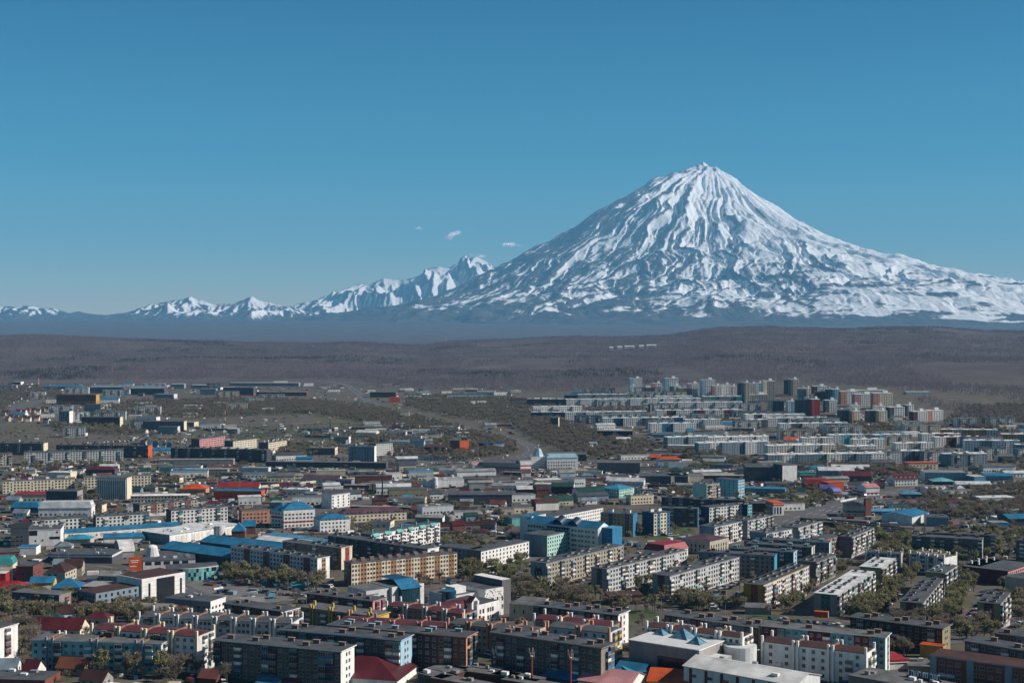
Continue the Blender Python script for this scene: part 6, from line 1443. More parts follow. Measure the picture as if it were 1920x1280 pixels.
def sheet(name, pts, m, lift=.04, kind='structure'):
    """a paved or planted area laid over the ground, outline given in photo pixels"""
    P = [un(*p) for p in pts]
    bm = bmesh.new()
    bm.faces.new([bm.verts.new((x, y, 0)) for x, y in P])
    bmesh.ops.triangulate(bm, faces=bm.faces[:])
    for _ in range(4):
        long = [e for e in bm.edges if e.calc_length() > 20]
        if not long: break
        bmesh.ops.subdivide_edges(bm, edges=long, cuts=1); bmesh.ops.triangulate(bm, faces=bm.faces[:])
    for v in bm.verts: v.co.z = gz(v.co.x, v.co.y) + lift
    me = bpy.data.meshes.new(name); bm.to_mesh(me); bm.free()
    for p in me.polygons:
        if p.normal.z < 0: p.flip()
    me.materials.append(m)
    return tag(link(name, me), kind=kind)

M_LAWN = mat('lawn_grass', (.060, .085, .026), .95, .5, .12)
M_FIELD = mat('dry_field', (.085, .080, .046), .95, .45, .03)
M_YARD = mat('packed_yard', (.115, .106, .098), .95, .35, .08)
M_TRACK = mat('running_track', (.11, .06, .05), .95, .3, .05)
strip('road', [(1380, 1010), (1440, 994), (1500, 972), (1560, 955), (1620, 938), (1680, 922), (1740, 911), (1820, 905), (1960, 897)], 26, M_ROAD, marks=(-.25, 0, .25))
strip('road', [(585, 714), (625, 716), (652, 722), (668, 734), (688, 751), (725, 766), (790, 781), (860, 797), (930, 814), (985, 830), (1003, 842), (990, 853), (945, 864), (870, 872), (760, 878), (640, 884)], 21, M_ROAD, marks=(-.25, .25))
strip('road', [(700, 768), (640, 757), (560, 745), (430, 742), (300, 748)], 12, M_ROAD)
strip('road', [(945, 864), (1010, 868), (1090, 872), (1180, 872), (1300, 862), (1420, 856)], 14, M_ROAD)
strip('road', [(900, 1010), (1000, 1045), (1080, 1095), (1180, 1130), (1300, 1150), (1440, 1163), (1560, 1176), (1680, 1192), (1800, 1205)], 11, M_ROAD, marks=(0,))
strip('road', [(1380, 1135), (1420, 1110), (1470, 1080), (1520, 1050)], 7, M_YARD)
strip('road', [(1500, 1150), (1560, 1105), (1610, 1072), (1640, 1055)], 7, M_YARD)
strip('road', [(1660, 1165), (1712, 1120), (1745, 1082)], 7, M_YARD)
strip('road', [(1815, 1172), (1835, 1130), (1850, 1105), (1865, 1090)], 7, M_YARD)
strip('road', [(1230, 1118), (1300, 1085), (1390, 1050)], 7, M_YARD)
strip('road', [(1120, 1100), (1190, 1075), (1280, 1048)], 7, M_YARD)
strip('road', [(-40, 1062), (60, 1052), (150, 1056), (250, 1066), (330, 1092), (400, 1128), (480, 1140)], 9, M_ROAD, marks=(0,))
strip('road', [(1480, 1272), (1580, 1268), (1660, 1256), (1760, 1262), (1940, 1292)], 10, M_ROAD)
strip('road', [(120, 1012), (300, 1000), (470, 985), (640, 950), (760, 930), (900, 915), (1050, 888)], 9, M_ROAD)
strip('road', [(60, 775), (30, 768), (65, 752), (110, 748), (180, 750)], 40, M_YARD)
sheet('square', [(345, 1096), (420, 1072), (500, 1068), (612, 1086), (640, 1108), (570, 1122), (430, 1136), (350, 1122)], mat('square_paving', (.155, .15, .147), .9, .3, .05))
sheet('car_park', [(1440, 985), (1455, 968), (1560, 935), (1640, 920), (1660, 935), (1560, 968), (1500, 992)], M_ROAD, .03)
sheet('car_park', [(1700, 916), (1780, 906), (1880, 905), (1800, 920), (1700, 930)], M_YARD, .03)
sheet('lawn', [(1190, 1008), (1230, 990), (1300, 990), (1305, 1000), (1250, 1012)], M_LAWN)
sheet('lawn', [(1395, 1150), (1440, 1152), (1600, 1172), (1590, 1180), (1440, 1165)], M_LAWN)
sheet('lawn', [(1150, 1150), (1210, 1140), (1240, 1150), (1190, 1165)], M_LAWN)
sheet('lawn', [(960, 905), (1010, 900), (1015, 912), (965, 918)], M_LAWN)
sheet('lawn', [(870, 1046), (960, 1030), (990, 1060), (940, 1085), (880, 1080)], M_LAWN)
sheet('lawn', [(880, 938), (1000, 925), (940, 945)], M_LAWN)
sheet('field', [(260, 868), (480, 862), (700, 880), (740, 892), (520, 908), (280, 908)], M_FIELD)
sheet('running_track', [(380, 872), (480, 870), (500, 878), (420, 882)], M_TRACK, .10)
sheet('field', [(330, 805), (520, 795), (640, 792), (760, 800), (660, 826), (420, 826)], M_FIELD)
sheet('field', [(560, 785), (640, 780), (700, 788), (620, 797)], mat('meadow', (.10, .098, .05), .95, .3, .04), .10)
sheet('yard', [(780, 1264), (1060, 1255), (1080, 1300), (760, 1300)], M_YARD)
sheet('yard', [(700, 930), (1000, 905), (1290, 895), (1300, 925), (1130, 945), (900, 960), (720, 955)], M_YARD, .025)
sheet('yard', [(1480, 975), (1720, 945), (1860, 980), (1840, 1000), (1620, 990)], M_YARD, .025)
sheet('yard', [(560, 848), (760, 842), (900, 855), (860, 868), (720, 874), (560, 866)], M_YARD, .025)

def clear_of(x, y, margin):
    """mask of points that stand on no building and no road"""
    ok = np.ones(len(x), bool)
    for cx, cyy, c, s, hl, hw, _t in FOOT:
        dx, dy = x - cx, y - cyy
        near = (np.abs(dx) < hl + hw + margin) & (np.abs(dy) < hl + hw + margin) & ok
        if near.any():
            i = np.where(near)[0]; u = dx[i] * c + dy[i] * s; v = -dx[i] * s + dy[i] * c
            ok[i[(np.abs(u) < hl + margin) & (np.abs(v) < hw + margin)]] = False
    for Q, w in ROADS:
        lo, hi = Q.min(0) - w, Q.max(0) + w
        i = np.where(ok & (x > lo[0]) & (x < hi[0]) & (y > lo[1]) & (y < hi[1]))[0]
        if len(i):
            d = np.full(len(i), 1e9)
            for q in Q: d = np.minimum(d, (x[i] - q[0]) ** 2 + (y[i] - q[1]) ** 2)
            ok[i[d < (w + 4) ** 2]] = False
    return ok
def clear_few(q, margin):
    """clear_of for a handful of points, tested against all footprints at once"""
    A = np.array(FOOT); dx = q[:, 0][:, None] - A[:, 0]; dy = q[:, 1][:, None] - A[:, 1]
    u = dx * A[:, 2] + dy * A[:, 3]; v = -dx * A[:, 3] + dy * A[:, 2]
    if ((np.abs(u) < A[:, 4] + margin) & (np.abs(v) < A[:, 5] + margin)).any(): return False
    if not hasattr(clear_few, 'r'): clear_few.r = np.concatenate([np.column_stack([Q, np.full(len(Q), w)]) for Q, w in ROADS])
    r_ = clear_few.r
    return not ((((q[:, 0][:, None] - r_[:, 0]) ** 2 + (q[:, 1][:, None] - r_[:, 1]) ** 2) < (r_[:, 2] + margin) ** 2).any())
def in_poly(px, py, poly):
    c = np.zeros(len(px), bool); n = len(poly); j = n - 1
    for i in range(n):
        xi, yi = poly[i]; xj, yj = poly[j]
        c ^= ((yi > py) != (yj > py)) & (px < (xj - xi) * (py - yi) / (yj - yi + 1e-12) + xi); j = i
    return c
def scatter(poly, spacing, margin=3.0):
    """points over the ground area outlined in photo pixels, about one per spacing x spacing metres"""
    G = np.array([un(*p) for p in poly]); lo, hi = G.min(0), G.max(0)
    n = int((hi[0] - lo[0]) * (hi[1] - lo[1]) / spacing ** 2)
    p = lo + rng.random((n, 2)) * (hi - lo)
    k = in_poly(p[:, 0], p[:, 1], [tuple(g) for g in G]); p = p[k]
    return p[clear_of(p[:, 0], p[:, 1], margin)]


ORD = ['zeroth', 'first', 'second', 'third', 'fourth', 'fifth', 'sixth', 'seventh', 'eighth', 'ninth', 'tenth', 'eleventh', 'twelfth', 'thirteenth', 'fourteenth', 'fifteenth', 'sixteenth', 'seventeenth', 'eighteenth', 'nineteenth']
def nth(i):
    if i < 20: return ORD[i]
    t, u = divmod(i, 10); T = {2: 'twent', 3: 'thirt', 4: 'fort', 5: 'fift', 6: 'sixt', 7: 'sevent', 8: 'eight', 9: 'ninet'}[t]
    return T + 'ieth' if u == 0 else T + 'y-' + ORD[u]

# ------------------------------------------------------------------ the many small buildings between the landmarks
FILL = [  # outline, how many, kinds, where
    ([(0, 885), (500, 885), (500, 958), (0, 958)], 34, 'whhg', 'around the cream blocks at the left'), ([(500, 885), (960, 878), (960, 962), (500, 962)], 60, 'wgghw', 'in the left works quarter'), ([(960, 872), (1440, 868), (1440, 948), (960, 950)], 56, 'wgghw', 'in the right works quarter'),
    ([(1440, 885), (1920, 880), (1920, 990), (1440, 940)], 30, 'wghw', 'around the crossroads'), ([(0, 960), (500, 960), (500, 1060), (0, 1060)], 16, 'whg', 'around the market'), ([(640, 962), (960, 960), (960, 1030), (640, 1030)], 14, 'whg', 'behind the cream and tan block'),
    ([(0, 1060), (200, 1060), (480, 1130), (480, 1180), (0, 1180)], 10, 'hw', 'near the square'), ([(240, 800), (960, 795), (960, 878), (240, 880)], 70, 'whgghw', 'on the open ground left of centre'), ([(0, 725), (480, 720), (500, 800), (0, 830)], 62, 'whwb', 'in the far left district'),
    ([(480, 718), (700, 722), (960, 735), (960, 765), (700, 750)], 30, 'whw', 'along the far dual carriageway'), ([(960, 745), (1240, 790), (1440, 810), (1440, 868), (1100, 862), (960, 800)], 44, 'whgw', 'below the far district'), ([(1440, 775), (1920, 800), (1920, 895), (1440, 870)], 50, 'bbwwg', 'among the right-hand rows'),
    ([(1060, 735), (1440, 745), (1440, 815), (1060, 800)], 34, 'bbw', 'among the far pale rows'), ([(1200, 846), (1440, 858), (1440, 900), (1200, 890)], 16, 'ggw', 'in the garage field above the restaurant'), ([(700, 800), (830, 805), (830, 850), (700, 835)], 10, 'wh', 'by the grandstand')]
def fill_town():
    r = random.Random(21); seen = {}
    for zi, (poly, n, kinds, ph) in enumerate(FILL):
        G = np.array([un(*p) for p in poly]); lo, hi = G.min(0), G.max(0); made = []
        tries = 0
        while len(made) < n and tries < n * 30:
            tries += 1
            x, y = lo[0] + r.random() * (hi[0] - lo[0]), lo[1] + r.random() * (hi[1] - lo[1])
            if not in_poly(np.array([x]), np.array([y]), [tuple(g) for g in G])[0]: continue
            k = r.choice(kinds)
            L, W, H = {'g': (r.uniform(24, 60), 6.5, 3), 'w': (r.uniform(16, 40), r.uniform(10, 16), r.uniform(4, 7.5)), 'h': (r.uniform(9, 14), 8.5, r.uniform(3, 5.5)), 'b': (r.uniform(28, 62), 12.5, 14)}[k]
            ang = R(r.choice((8, 10, 14, -4, -8, 18, -14) if k != 'b' else (8, 10, 12)))
            c, s = math.cos(ang), math.sin(ang); cx, cyy = x + c * L / 2 - s * W / 2, y + s * L / 2 + c * W / 2
            q = np.array([[cx + c * t * L, cyy + s * t * L] for t in (-.5, -.25, 0, .25, .5)])
            if not clear_few(q, W * .5 + 2): continue
            px, _ = pix(cx, cyy, gz(cx, cyy))
            if not -40 < px < 1960: continue
            FOOT.append((cx, cyy, c, s, L / 2, W / 2, gz(cx, cyy) + H)); made.append((px, x, y, ang, L, W, H, k))
        made.sort(); names = []
        for m in made:
            k = m[7]
            wall = r.choice({'g': ['brown', 'dgrey', 'concrete'], 'w': ['white', 'pale', 'white', 'beige', 'bluegrey', 'concrete', 'cream', 'white', 'pale'], 'h': ['white', 'cream', 'beige', 'brick', 'bluegrey', 'concrete'], 'b': ['pale', 'white', 'bluegrey', 'cream', 'pale']}[k])
            roof = r.choice({'g': ['slate', 'dgrey', 'black', 'grey'], 'w': ['dgrey', 'slate', 'grey', 'pale', 'grey', 'pale', 'blue', 'plum', 'grey'], 'h': ['choc', 'slate', 'brick', 'grey', 'bluegrey', 'dgreen', 'maroon'], 'b': ['dgrey', 'slate']}[k])
            names.append((wall, roof, k))
        tot, cnt = {}, {}
        word = {'g': 'garage row', 'w': 'shed', 'h': 'small house', 'b': 'five-storey block'}
        nice = {'dgrey': 'dark-grey', 'bluegrey': 'blue-grey', 'choc': 'dark-brown', 'dgreen': 'dark-green', 'pale': 'pale-grey', 'slate': 'slate'}
        for nm in names: tot[nm] = tot.get(nm, 0) + 1
        for m, nm in zip(made, names):
            px, x, y, ang, L, W, H, k = m; wall, roof, _ = nm; cnt[nm] = cnt.get(nm, 0) + 1
            base = '%s-roofed %s %s' % (nice.get(roof, roof), nice.get(wall, wall), word[k])
            lab = (base if tot[nm] == 1 else '%s, %s from left,' % (base, nth(cnt[nm]))) + ' ' + ph
            P = Place(x, y, ang, L, H)
            FOOT_N = len(FOOT)
            if k == 'b': block(P, 5, W, wall, lab, roof=roof, gable=r.choice(('pale', 'white', 'slate', 'bluegrey')), pat='wwbww', vents='box', group='small buildings between the landmarks')
            else:
                kind = {'g': 'flat', 'w': r.choice(('flat', 'flat', 'gable')), 'h': r.choice(('gable', 'gable', 'hip'))}[k]
                shed(P, W, lab, wall, roof, kind, r.uniform(1.5, 3.2), {'g': 'garage_row', 'w': 'shed', 'h': 'house'}[k], {'g': 'garage', 'w': 'shed', 'h': 'house'}[k], 'small buildings between the landmarks', tin=(kind != 'flat'), rows=0 if k == 'g' else 1, wstep=r.choice((3, 4, 5)), vents=r.choice((0, 1, 2)) if kind == 'flat' and y < 1700 else 0, gablecol=r.choice((None, None, 'white', 'cream')) if k == 'w' else None)
fill_town()
# ------------------------------------------------------------------ trees
def leafmat(name, a, b, c):
    m = bpy.data.materials.new(name)
    n, l, s = nodes_of(m)
    s.inputs['Roughness'].default_value = .8; s.inputs['Specular IOR Level'].default_value = .15
    oi = n.new('ShaderNodeObjectInfo'); r = n.new('ShaderNodeValToRGB')
    r.color_ramp.elements[0].color = (*a, 1); r.color_ramp.elements[1].color = (*c, 1); r.color_ramp.elements.new(.5).color = (*b, 1)
    l.new(oi.outputs['Random'], r.inputs['Fac']); l.new(r.outputs['Color'], s.inputs['Base Color'])
    t = n.new('ShaderNodeBsdfTranslucent'); x = n.new('ShaderNodeMixShader'); x.inputs[0].default_value = .35; l.new(r.outputs['Color'], t.inputs['Color'])
    l.new(s.outputs[0], x.inputs[1]); l.new(t.outputs[0], x.inputs[2]); l.new(x.outputs[0], n['Material Output'].inputs['Surface'])
    return m
M_BUD = leafmat('budding_leaves', (.245, .230, .110), (.260, .270, .110), (.290, .255, .140))
M_TWIG = leafmat('bare_twigs', (.225, .182, .152), (.300, .240, .200), (.262, .202, .180))
M_WOOD = leafmat('forest_twigs', (.155, .120, .135), (.205, .165, .175), (.18, .138, .155))
M_BARK = mat('bark', (.085, .070, .060), .95, .3, 2)
M_NEEDLE = leafmat('conifer_needles', (.018, .032, .022), (.026, .042, .026), (.022, .036, .028))

def tree_meshes(seed, h, spread, leaves, twigs, lean=.1, size=.42):
    r = random.Random(seed); tr, cr = MB(), MB()
    ends = []
    def branch(p, d, L, rad, depth):
        q = p + d * L
        tr.tube(p, q, rad, rad * .6, M_BARK, 5 if depth < 2 else 3)
        if depth >= 1: ends.append((p, q, d))
        if depth == 3: return
        for i in range((6, 4, 3)[depth]):
            t = r.uniform(.45, 1.0) if depth else r.uniform(.5, 1.0)
            a = r.uniform(0, 2 * math.pi)
            side = Vector((math.cos(a), math.sin(a), 0)) * spread * r.uniform(.6, 1.2)
            nd = (d * .75 + side + Vector((0, 0, .25))).normalized()
            branch(p + (q - p) * t, nd, L * r.uniform(.5, .72), rad * .5, depth + 1)
    branch(Vector((0, 0, -.4)), Vector((r.uniform(-lean, lean), r.uniform(-lean, lean), 1)).normalized(), h * .46, h * .022, 0)
    for k in range(twigs):
        p, q, d = r.choice(ends); c = p + (q - p) * r.uniform(.3, 1.1)
        v = (d + Vector((r.gauss(0, .6), r.gauss(0, .6), r.gauss(.35, .45)))).normalized() * r.uniform(.5, 1.25)
        w = v.orthogonal().normalized() * r.uniform(.035, .085)
        w.rotate(Matrix.Rotation(r.uniform(0, 6.28), 3, v))
        cr.poly([c - w, c + w, c + v * 1.0 + w * .4, c + v - w * .4], M_TWIG)
    for k in range(leaves):
        p, q, d = r.choice(ends); c = p + (q - p) * r.uniform(.3, 1.15) + Vector((r.gauss(0, .35), r.gauss(0, .35), r.gauss(.1, .3)))
        a = Vector((r.gauss(0, 1), r.gauss(0, 1), r.gauss(0, 1))).normalized() * size * r.uniform(.4, 1); b = a.orthogonal().normalized() * size * r.uniform(.3, .8)
        cr.poly([c - a - b, c + a - b, c + a + b, c - a + b], M_BUD)
    return tr.mesh('trunk'), cr.mesh('crown')
def conifer_meshes(seed, h):
    r = random.Random(seed); tr, cr = MB(), MB()
    tr.tube((0, 0, -.4), (0, 0, h * .95), h * .02, .03, M_BARK, 5)
    for k in range(260):
        z = h * (.12 + .86 * r.random() ** .8); R0 = (1 - z / h) * h * .20 + .15; a = r.uniform(0, 6.28); R1 = R0 * r.uniform(.3, 1.05)
        c = Vector((math.cos(a) * R1 * .5, math.sin(a) * R1 * .5, z)); v = Vector((math.cos(a) * R1 * .6, math.sin(a) * R1 * .6, -R1 * .25)); w = Vector((-math.sin(a), math.cos(a), r.uniform(-.4, .4))) * R1 * .3
        cr.poly([c - v * .5 - w, c - v * .3 + w, c + v + w * .5, c + v - w * .5], M_NEEDLE)
    return tr.mesh('trunk'), cr.mesh('crown')
VAR = [tree_meshes(1, 9.5, .8, 380, 520, size=.34), tree_meshes(2, 11, .65, 420, 520, size=.34), tree_meshes(3, 8, .95, 400, 420, size=.36), tree_meshes(4, 10, .8, 40, 980), tree_meshes(5, 12, .6, 40, 1000), tree_meshes(6, 7, 1.0, 60, 760), tree_meshes(7, 12, .7, 620, 400, size=.40), conifer_meshes(8, 9)]
LOOK = ['budding olive tree', 'budding olive tree', 'round budding tree', 'bare brown tree', 'tall bare tree', 'low bare tree', 'tall pale green tree', 'dark conifer']

# (outline in pixels, spacing in metres, mix of variants, phrase that says where)
ZONES = [
    ([(0, 1118), (130, 1118), (350, 1150), (350, 1168), (130, 1165), (0, 1160)], 7, (0, 1, 3, 2), 'in the thicket along the long crimson roof'),
    ([(-20, 1180), (65, 1178), (70, 1235), (-20, 1245)], 6, (3, 4, 3, 0), 'in the brown thicket left of the turquoise block'),
    ([(90, 1252), (240, 1256), (330, 1266), (330, 1278), (90, 1268)], 8, (0, 3, 5, 1), 'in front of the turquoise block'),
    ([(325, 1235), (430, 1245), (470, 1262), (400, 1285), (300, 1285)], 8, (3, 4, 5, 0), 'between the turquoise and the dark grey block'),
    ([(400, 1268), (600, 1272), (590, 1290), (400, 1290)], 9, (0, 3, 5), 'in front of the dark grey block'),
    ([(480, 1190), (530, 1190), (530, 1206), (480, 1206)], 7, (0, 3), 'behind the dark grey block'),
    ([(420, 1075), (600, 1096), (600, 1108), (420, 1092)], 6, (1, 6, 0, 4), 'along the brown-striped grey block'),
    ([(640, 1102), (700, 1108), (860, 1088), (860, 1098), (690, 1116)], 9, (5, 3, 2), 'at the foot of the cream and tan block'),
    ([(860, 1050), (985, 1045), (1000, 1085), (960, 1105), (870, 1100)], 9, (0, 2, 5, 6), 'on the lawn left of the wolf mural block'),
    ([(960, 1100), (1090, 1095), (1140, 1112), (1170, 1140), (1020, 1140), (960, 1130)], 7.5, (0, 3, 1, 4), 'below the wolf mural block'),
    ([(1100, 1112), (1240, 1118), (1330, 1130), (1320, 1150), (1160, 1150)], 7.5, (0, 3, 1, 5), 'below the red-panelled grey gables'),
    ([(1240, 1122), (1400, 1118), (1440, 1148), (1300, 1146)], 7.5, (2, 3, 0, 1), 'left of the yellow and red gable'),
    ([(1170, 1090), (1290, 1060), (1380, 1052), (1260, 1110), (1200, 1108)], 9, (0, 2, 5), 'between the two red-panelled blocks'),
    ([(1060, 1085), (1160, 1058), (1130, 1094), (1090, 1100)], 9, (0, 2, 3), 'between the mural block and its neighbour'),
    ([(1440, 1140), (1520, 1090), (1560, 1060), (1600, 1062), (1540, 1120), (1500, 1150)], 8, (5, 2, 0), 'right of the yellow-gabled block'),
    ([(1560, 1150), (1650, 1085), (1720, 1075), (1745, 1090), (1690, 1150), (1640, 1165)], 6.5, (0, 1, 6, 2), 'between the teal-panelled block and the very long block'),
    ([(1720, 1165), (1790, 1090), (1830, 1090), (1850, 1120), (1820, 1172)], 6.5, (0, 6, 1, 2), 'right of the very long block'),
    ([(1790, 1060), (1900, 1100), (1960, 1110), (1960, 1160), (1880, 1170), (1850, 1100)], 9, (0, 1, 3), 'near the right edge below the school'),
    ([(1620, 1045), (1700, 1020), (1800, 1030), (1830, 1060), (1720, 1070), (1640, 1062)], 7, (0, 1, 6, 2), 'round the white pillared block at the right'),
    ([(1610, 1200), (1720, 1195), (1760, 1215), (1740, 1240), (1620, 1235)], 8, (3, 4, 0, 5), 'in front of the beige-gabled dark block'),
    ([(1790, 1182), (1860, 1176), (1870, 1200), (1800, 1205)], 7, (3, 5, 0), 'above the dark grey block at the right'),
    ([(1600, 1180), (1700, 1168), (1800, 1178), (1790, 1190), (1640, 1195)], 9, (3, 5), 'on the verge behind the beige-gabled block'),
    ([(1540, 1262), (1640, 1258), (1640, 1275), (1540, 1278)], 9, (3, 5, 0), 'in front of the white-pillared block'),
    ([(1750, 1268), (1900, 1275), (1920, 1290), (1750, 1290)], 8, (0, 3, 5), 'in front of the pale-banded building'),
    ([(830, 1010), (960, 1000), (1000, 1030), (880, 1050), (830, 1045)], 9, (0, 2, 3), 'right of the cream and tan block'),
]
SPARSE = [
    ([(0, 880), (960, 880), (960, 1060), (0, 1060)], 26), ([(960, 880), (1920, 880), (1920, 1060), (960, 1060)], 24), ([(0, 800), (960, 800), (960, 880), (0, 880)], 24), ([(0, 1060), (960, 1060), (960, 1280), (0, 1280)], 22), ([(960, 1060), (1920, 1060), (1920, 1280), (960, 1280)], 20)]
MASS = [
    ([(1660, 955), (1690, 935), (1760, 925), (1860, 915), (1960, 908), (1960, 985), (1850, 978), (1760, 972)], 7, (3, 4, 0)), ([(1640, 1000), (1860, 1000), (1960, 1010), (1960, 1050), (1840, 1050), (1640, 1050)], 9, (0, 1, 6)),
    ([(1440, 985), (1500, 985), (1560, 995), (1640, 985), (1600, 1010), (1460, 1010)], 9, (0, 1)), ([(1330, 965), (1470, 975), (1470, 1000), (1350, 1000)], 11, (0, 3)), ([(1480, 940), (1580, 935), (1570, 950), (1490, 955)], 8, (0, 6, 1)), ([(1450, 900), (1560, 920), (1520, 940), (1450, 945)], 11, (0, 3)),
    ([(1126, 985), (1210, 985), (1240, 1005), (1180, 1010), (1126, 1000)], 8, (3, 0)), ([(1260, 965), (1330, 960), (1340, 980), (1260, 995)], 8, (3, 0, 1)), ([(1240, 925), (1310, 915), (1310, 935), (1240, 935)], 8, (0, 1, 3)), ([(1350, 925), (1400, 922), (1390, 940), (1350, 935)], 8, (0, 6)),
    ([(640, 762), (740, 770), (880, 800), (960, 822), (940, 832), (820, 815), (700, 795), (600, 780)], 9, (3, 4, 0)), ([(470, 748), (640, 755), (760, 770), (720, 785), (560, 775), (470, 768)], 10, (3, 4, 3, 0)), ([(760, 742), (960, 748), (1060, 765), (1080, 785), (1000, 800), (860, 785), (760, 765)], 10, (3, 4, 0)),
    ([(960, 798), (1060, 792), (1130, 815), (1240, 835), (1260, 848), (1130, 862), (1060, 850), (1000, 825)], 8, (3, 4, 3, 0)), ([(740, 840), (860, 850), (960, 838), (970, 850), (860, 866), (740, 862)], 8, (3, 0, 4)), ([(800, 828), (860, 825), (900, 838), (850, 850)], 8, (0, 3)), ([(880, 820), (960, 820), (970, 840), (890, 845)], 9, (3, 0)),
    ([(0, 722), (110, 730), (120, 748), (40, 752), (0, 790)], 12, (3, 4)), ([(200, 755), (480, 748), (600, 755), (600, 775), (360, 785), (220, 775)], 10, (3, 4, 0)), ([(90, 795), (230, 800), (260, 815), (120, 815)], 9, (0, 3)), ([(540, 835), (640, 838), (580, 860), (500, 866)], 8, (3, 0)), ([(320, 856), (500, 858), (480, 864), (320, 862)], 7, (3, 0)), ([(40, 872), (240, 872), (240, 880), (40, 880)], 10, (0, 3)), ([(640, 818), (760, 815), (780, 835), (650, 830)], 12, (0, 3)),
    ([(230, 905), (330, 905), (330, 915), (230, 915)], 11, (0, 3)), ([(140, 925), (185, 925), (185, 965), (140, 965)], 8, (0, 4)), ([(1250, 845), (1330, 850), (1450, 872), (1440, 882), (1330, 870), (1250, 862)], 7, (3, 4, 0)), ([(1470, 872), (1700, 880), (1720, 892), (1640, 892), (1480, 888)], 7, (3, 4, 0)), ([(1640, 880), (1740, 885), (1740, 905), (1640, 895)], 9, (3, 0)), ([(1700, 885), (1830, 905), (1740, 905)], 8, (3,)),
    ([(1480, 808), (1600, 808), (1650, 815), (1600, 820), (1480, 822)], 9, (3, 4)), ([(1600, 795), (1740, 798), (1780, 812), (1640, 816)], 12, (3, 0)), ([(1240, 785), (1400, 785), (1400, 796), (1240, 796)], 10, (3, 4)), ([(1770, 795), (1920, 820), (1960, 830), (1960, 760), (1800, 765)], 9, (3, 4, 0)), ([(1060, 765), (1200, 765), (1200, 775), (1060, 775)], 12, (3,)), ([(1000, 776), (1060, 790), (1000, 800), (960, 790)], 10, (3, 0)),
    ([(1200, 855), (1300, 862), (1300, 876), (1200, 872)], 12, (0, 3)), ([(1860, 862), (1960, 858), (1960, 885), (1880, 890)], 10, (3, 0)), ([(1290, 872), (1345, 872), (1340, 888), (1290, 886)], 8, (3, 0)), ([(770, 940), (860, 955), (860, 975), (760, 972)], 9, (0, 3)), ([(660, 990), (700, 985), (700, 1002), (660, 1005)], 9, (2, 3)), ([(850, 960), (960, 965), (950, 985), (850, 980)], 13, (0, 3)), ([(1040, 972), (1100, 955), (1110, 968)], 9, (3,))]

def gn_instances(name, pts, rot, scale, idx, templates, label=None):
    """one mass of vegetation: a cloud of points, each carrying one of the template plants"""
    tc = bpy.data.collections.new(name + '_templates')
    for i, me in enumerate(templates):
        o = bpy.data.objects.new('%s_template_%02d' % (name, i), me); tc.objects.link(o)
    me = bpy.data.meshes.new(name); me.vertices.add(len(pts)); me.vertices.foreach_set('co', np.asarray(pts, np.float32).ravel())
    for nm, ty, arr in (('rot', 'FLOAT', rot), ('scl', 'FLOAT', scale), ('idx', 'INT', idx)):
        a = me.attributes.new(nm, ty, 'POINT'); a.data.foreach_set('value', np.asarray(arr, np.float32 if ty == 'FLOAT' else np.int32))
    ob = link(name, me)
    ng = bpy.data.node_groups.new(name, 'GeometryNodeTree')
    ng.interface.new_socket('Geometry', in_out='INPUT', socket_type='NodeSocketGeometry'); ng.interface.new_socket('Geometry', in_out='OUTPUT', socket_type='NodeSocketGeometry')
    N, L = ng.nodes, ng.links
    gi, go = N.new('NodeGroupInput'), N.new('NodeGroupOutput')
    ip = N.new('GeometryNodeInstanceOnPoints'); ci = N.new('GeometryNodeCollectionInfo')
    ci.inputs['Collection'].default_value = tc; ci.inputs['Separate Children'].default_value = True; ci.inputs['Reset Children'].default_value = True
    def attr(nm, ty):
        a = N.new('GeometryNodeInputNamedAttribute'); a.data_type = ty; a.inputs['Name'].default_value = nm; return a.outputs['Attribute']
    cx = N.new('ShaderNodeCombineXYZ'); L.new(attr('rot', 'FLOAT'), cx.inputs['Z'])
    L.new(gi.outputs[0], ip.inputs['Points']); L.new(ci.outputs[0], ip.inputs['Instance']); ip.inputs['Pick Instance'].default_value = True
    L.new(attr('idx', 'INT'), ip.inputs['Instance Index']); L.new(cx.outputs[0], ip.inputs['Rotation']); L.new(attr('scl', 'FLOAT'), ip.inputs['Scale'])
    L.new(ip.outputs[0], go.inputs[0])
    ob.modifiers.new('plants', 'NODES').node_group = ng
    tag(ob, kind='stuff')
    if label: ob['label'] = label
    return ob

def joined(tr, cr, name):
    b = MB()
    for me in (tr, cr):
        i = len(b.v); b.v += [tuple(v.co) for v in me.vertices]
        for p in me.polygons: b.f.append(tuple(i + k for k in p.vertices)); b.mi.append(b.m(me.materials[p.material_index]))
    return b.mesh(name)

def with_z(p):
    return [] if len(p) == 0 else np.column_stack([p, terrain(p[:, 0], p[:, 1])])
NEARTREES = []       # (x, y, variant, scale, zone)
def plant():
    pts, rot, scl, idx = [], [], [], []
    for zi, (poly, sp, mix, ph) in enumerate(ZONES):
        for x, y in scatter(poly, sp * .8):
            NEARTREES.append((x, y, rnd.choice(mix), rnd.uniform(.65, 1.15), zi))
    for poly, sp, mix in MASS:
        for x, y, z in with_z(scatter(poly, sp * .9, 2)):
            pts.append((x, y, z)); idx.append(rnd.choice(mix)); scl.append(rnd.uniform(.55, 1.0)); rot.append(rnd.uniform(0, 6.28))
    for poly, sp in SPARSE:
        for x, y, z in with_z(scatter(poly, sp, 4)):
            pts.append((x, y, z)); idx.append(rnd.choice((0, 1, 2, 3, 3, 5, 4))); scl.append(rnd.uniform(.35, .75)); rot.append(rnd.uniform(0, 6.28))
    return pts, rot, scl, idx
TREE_MASS = plant()

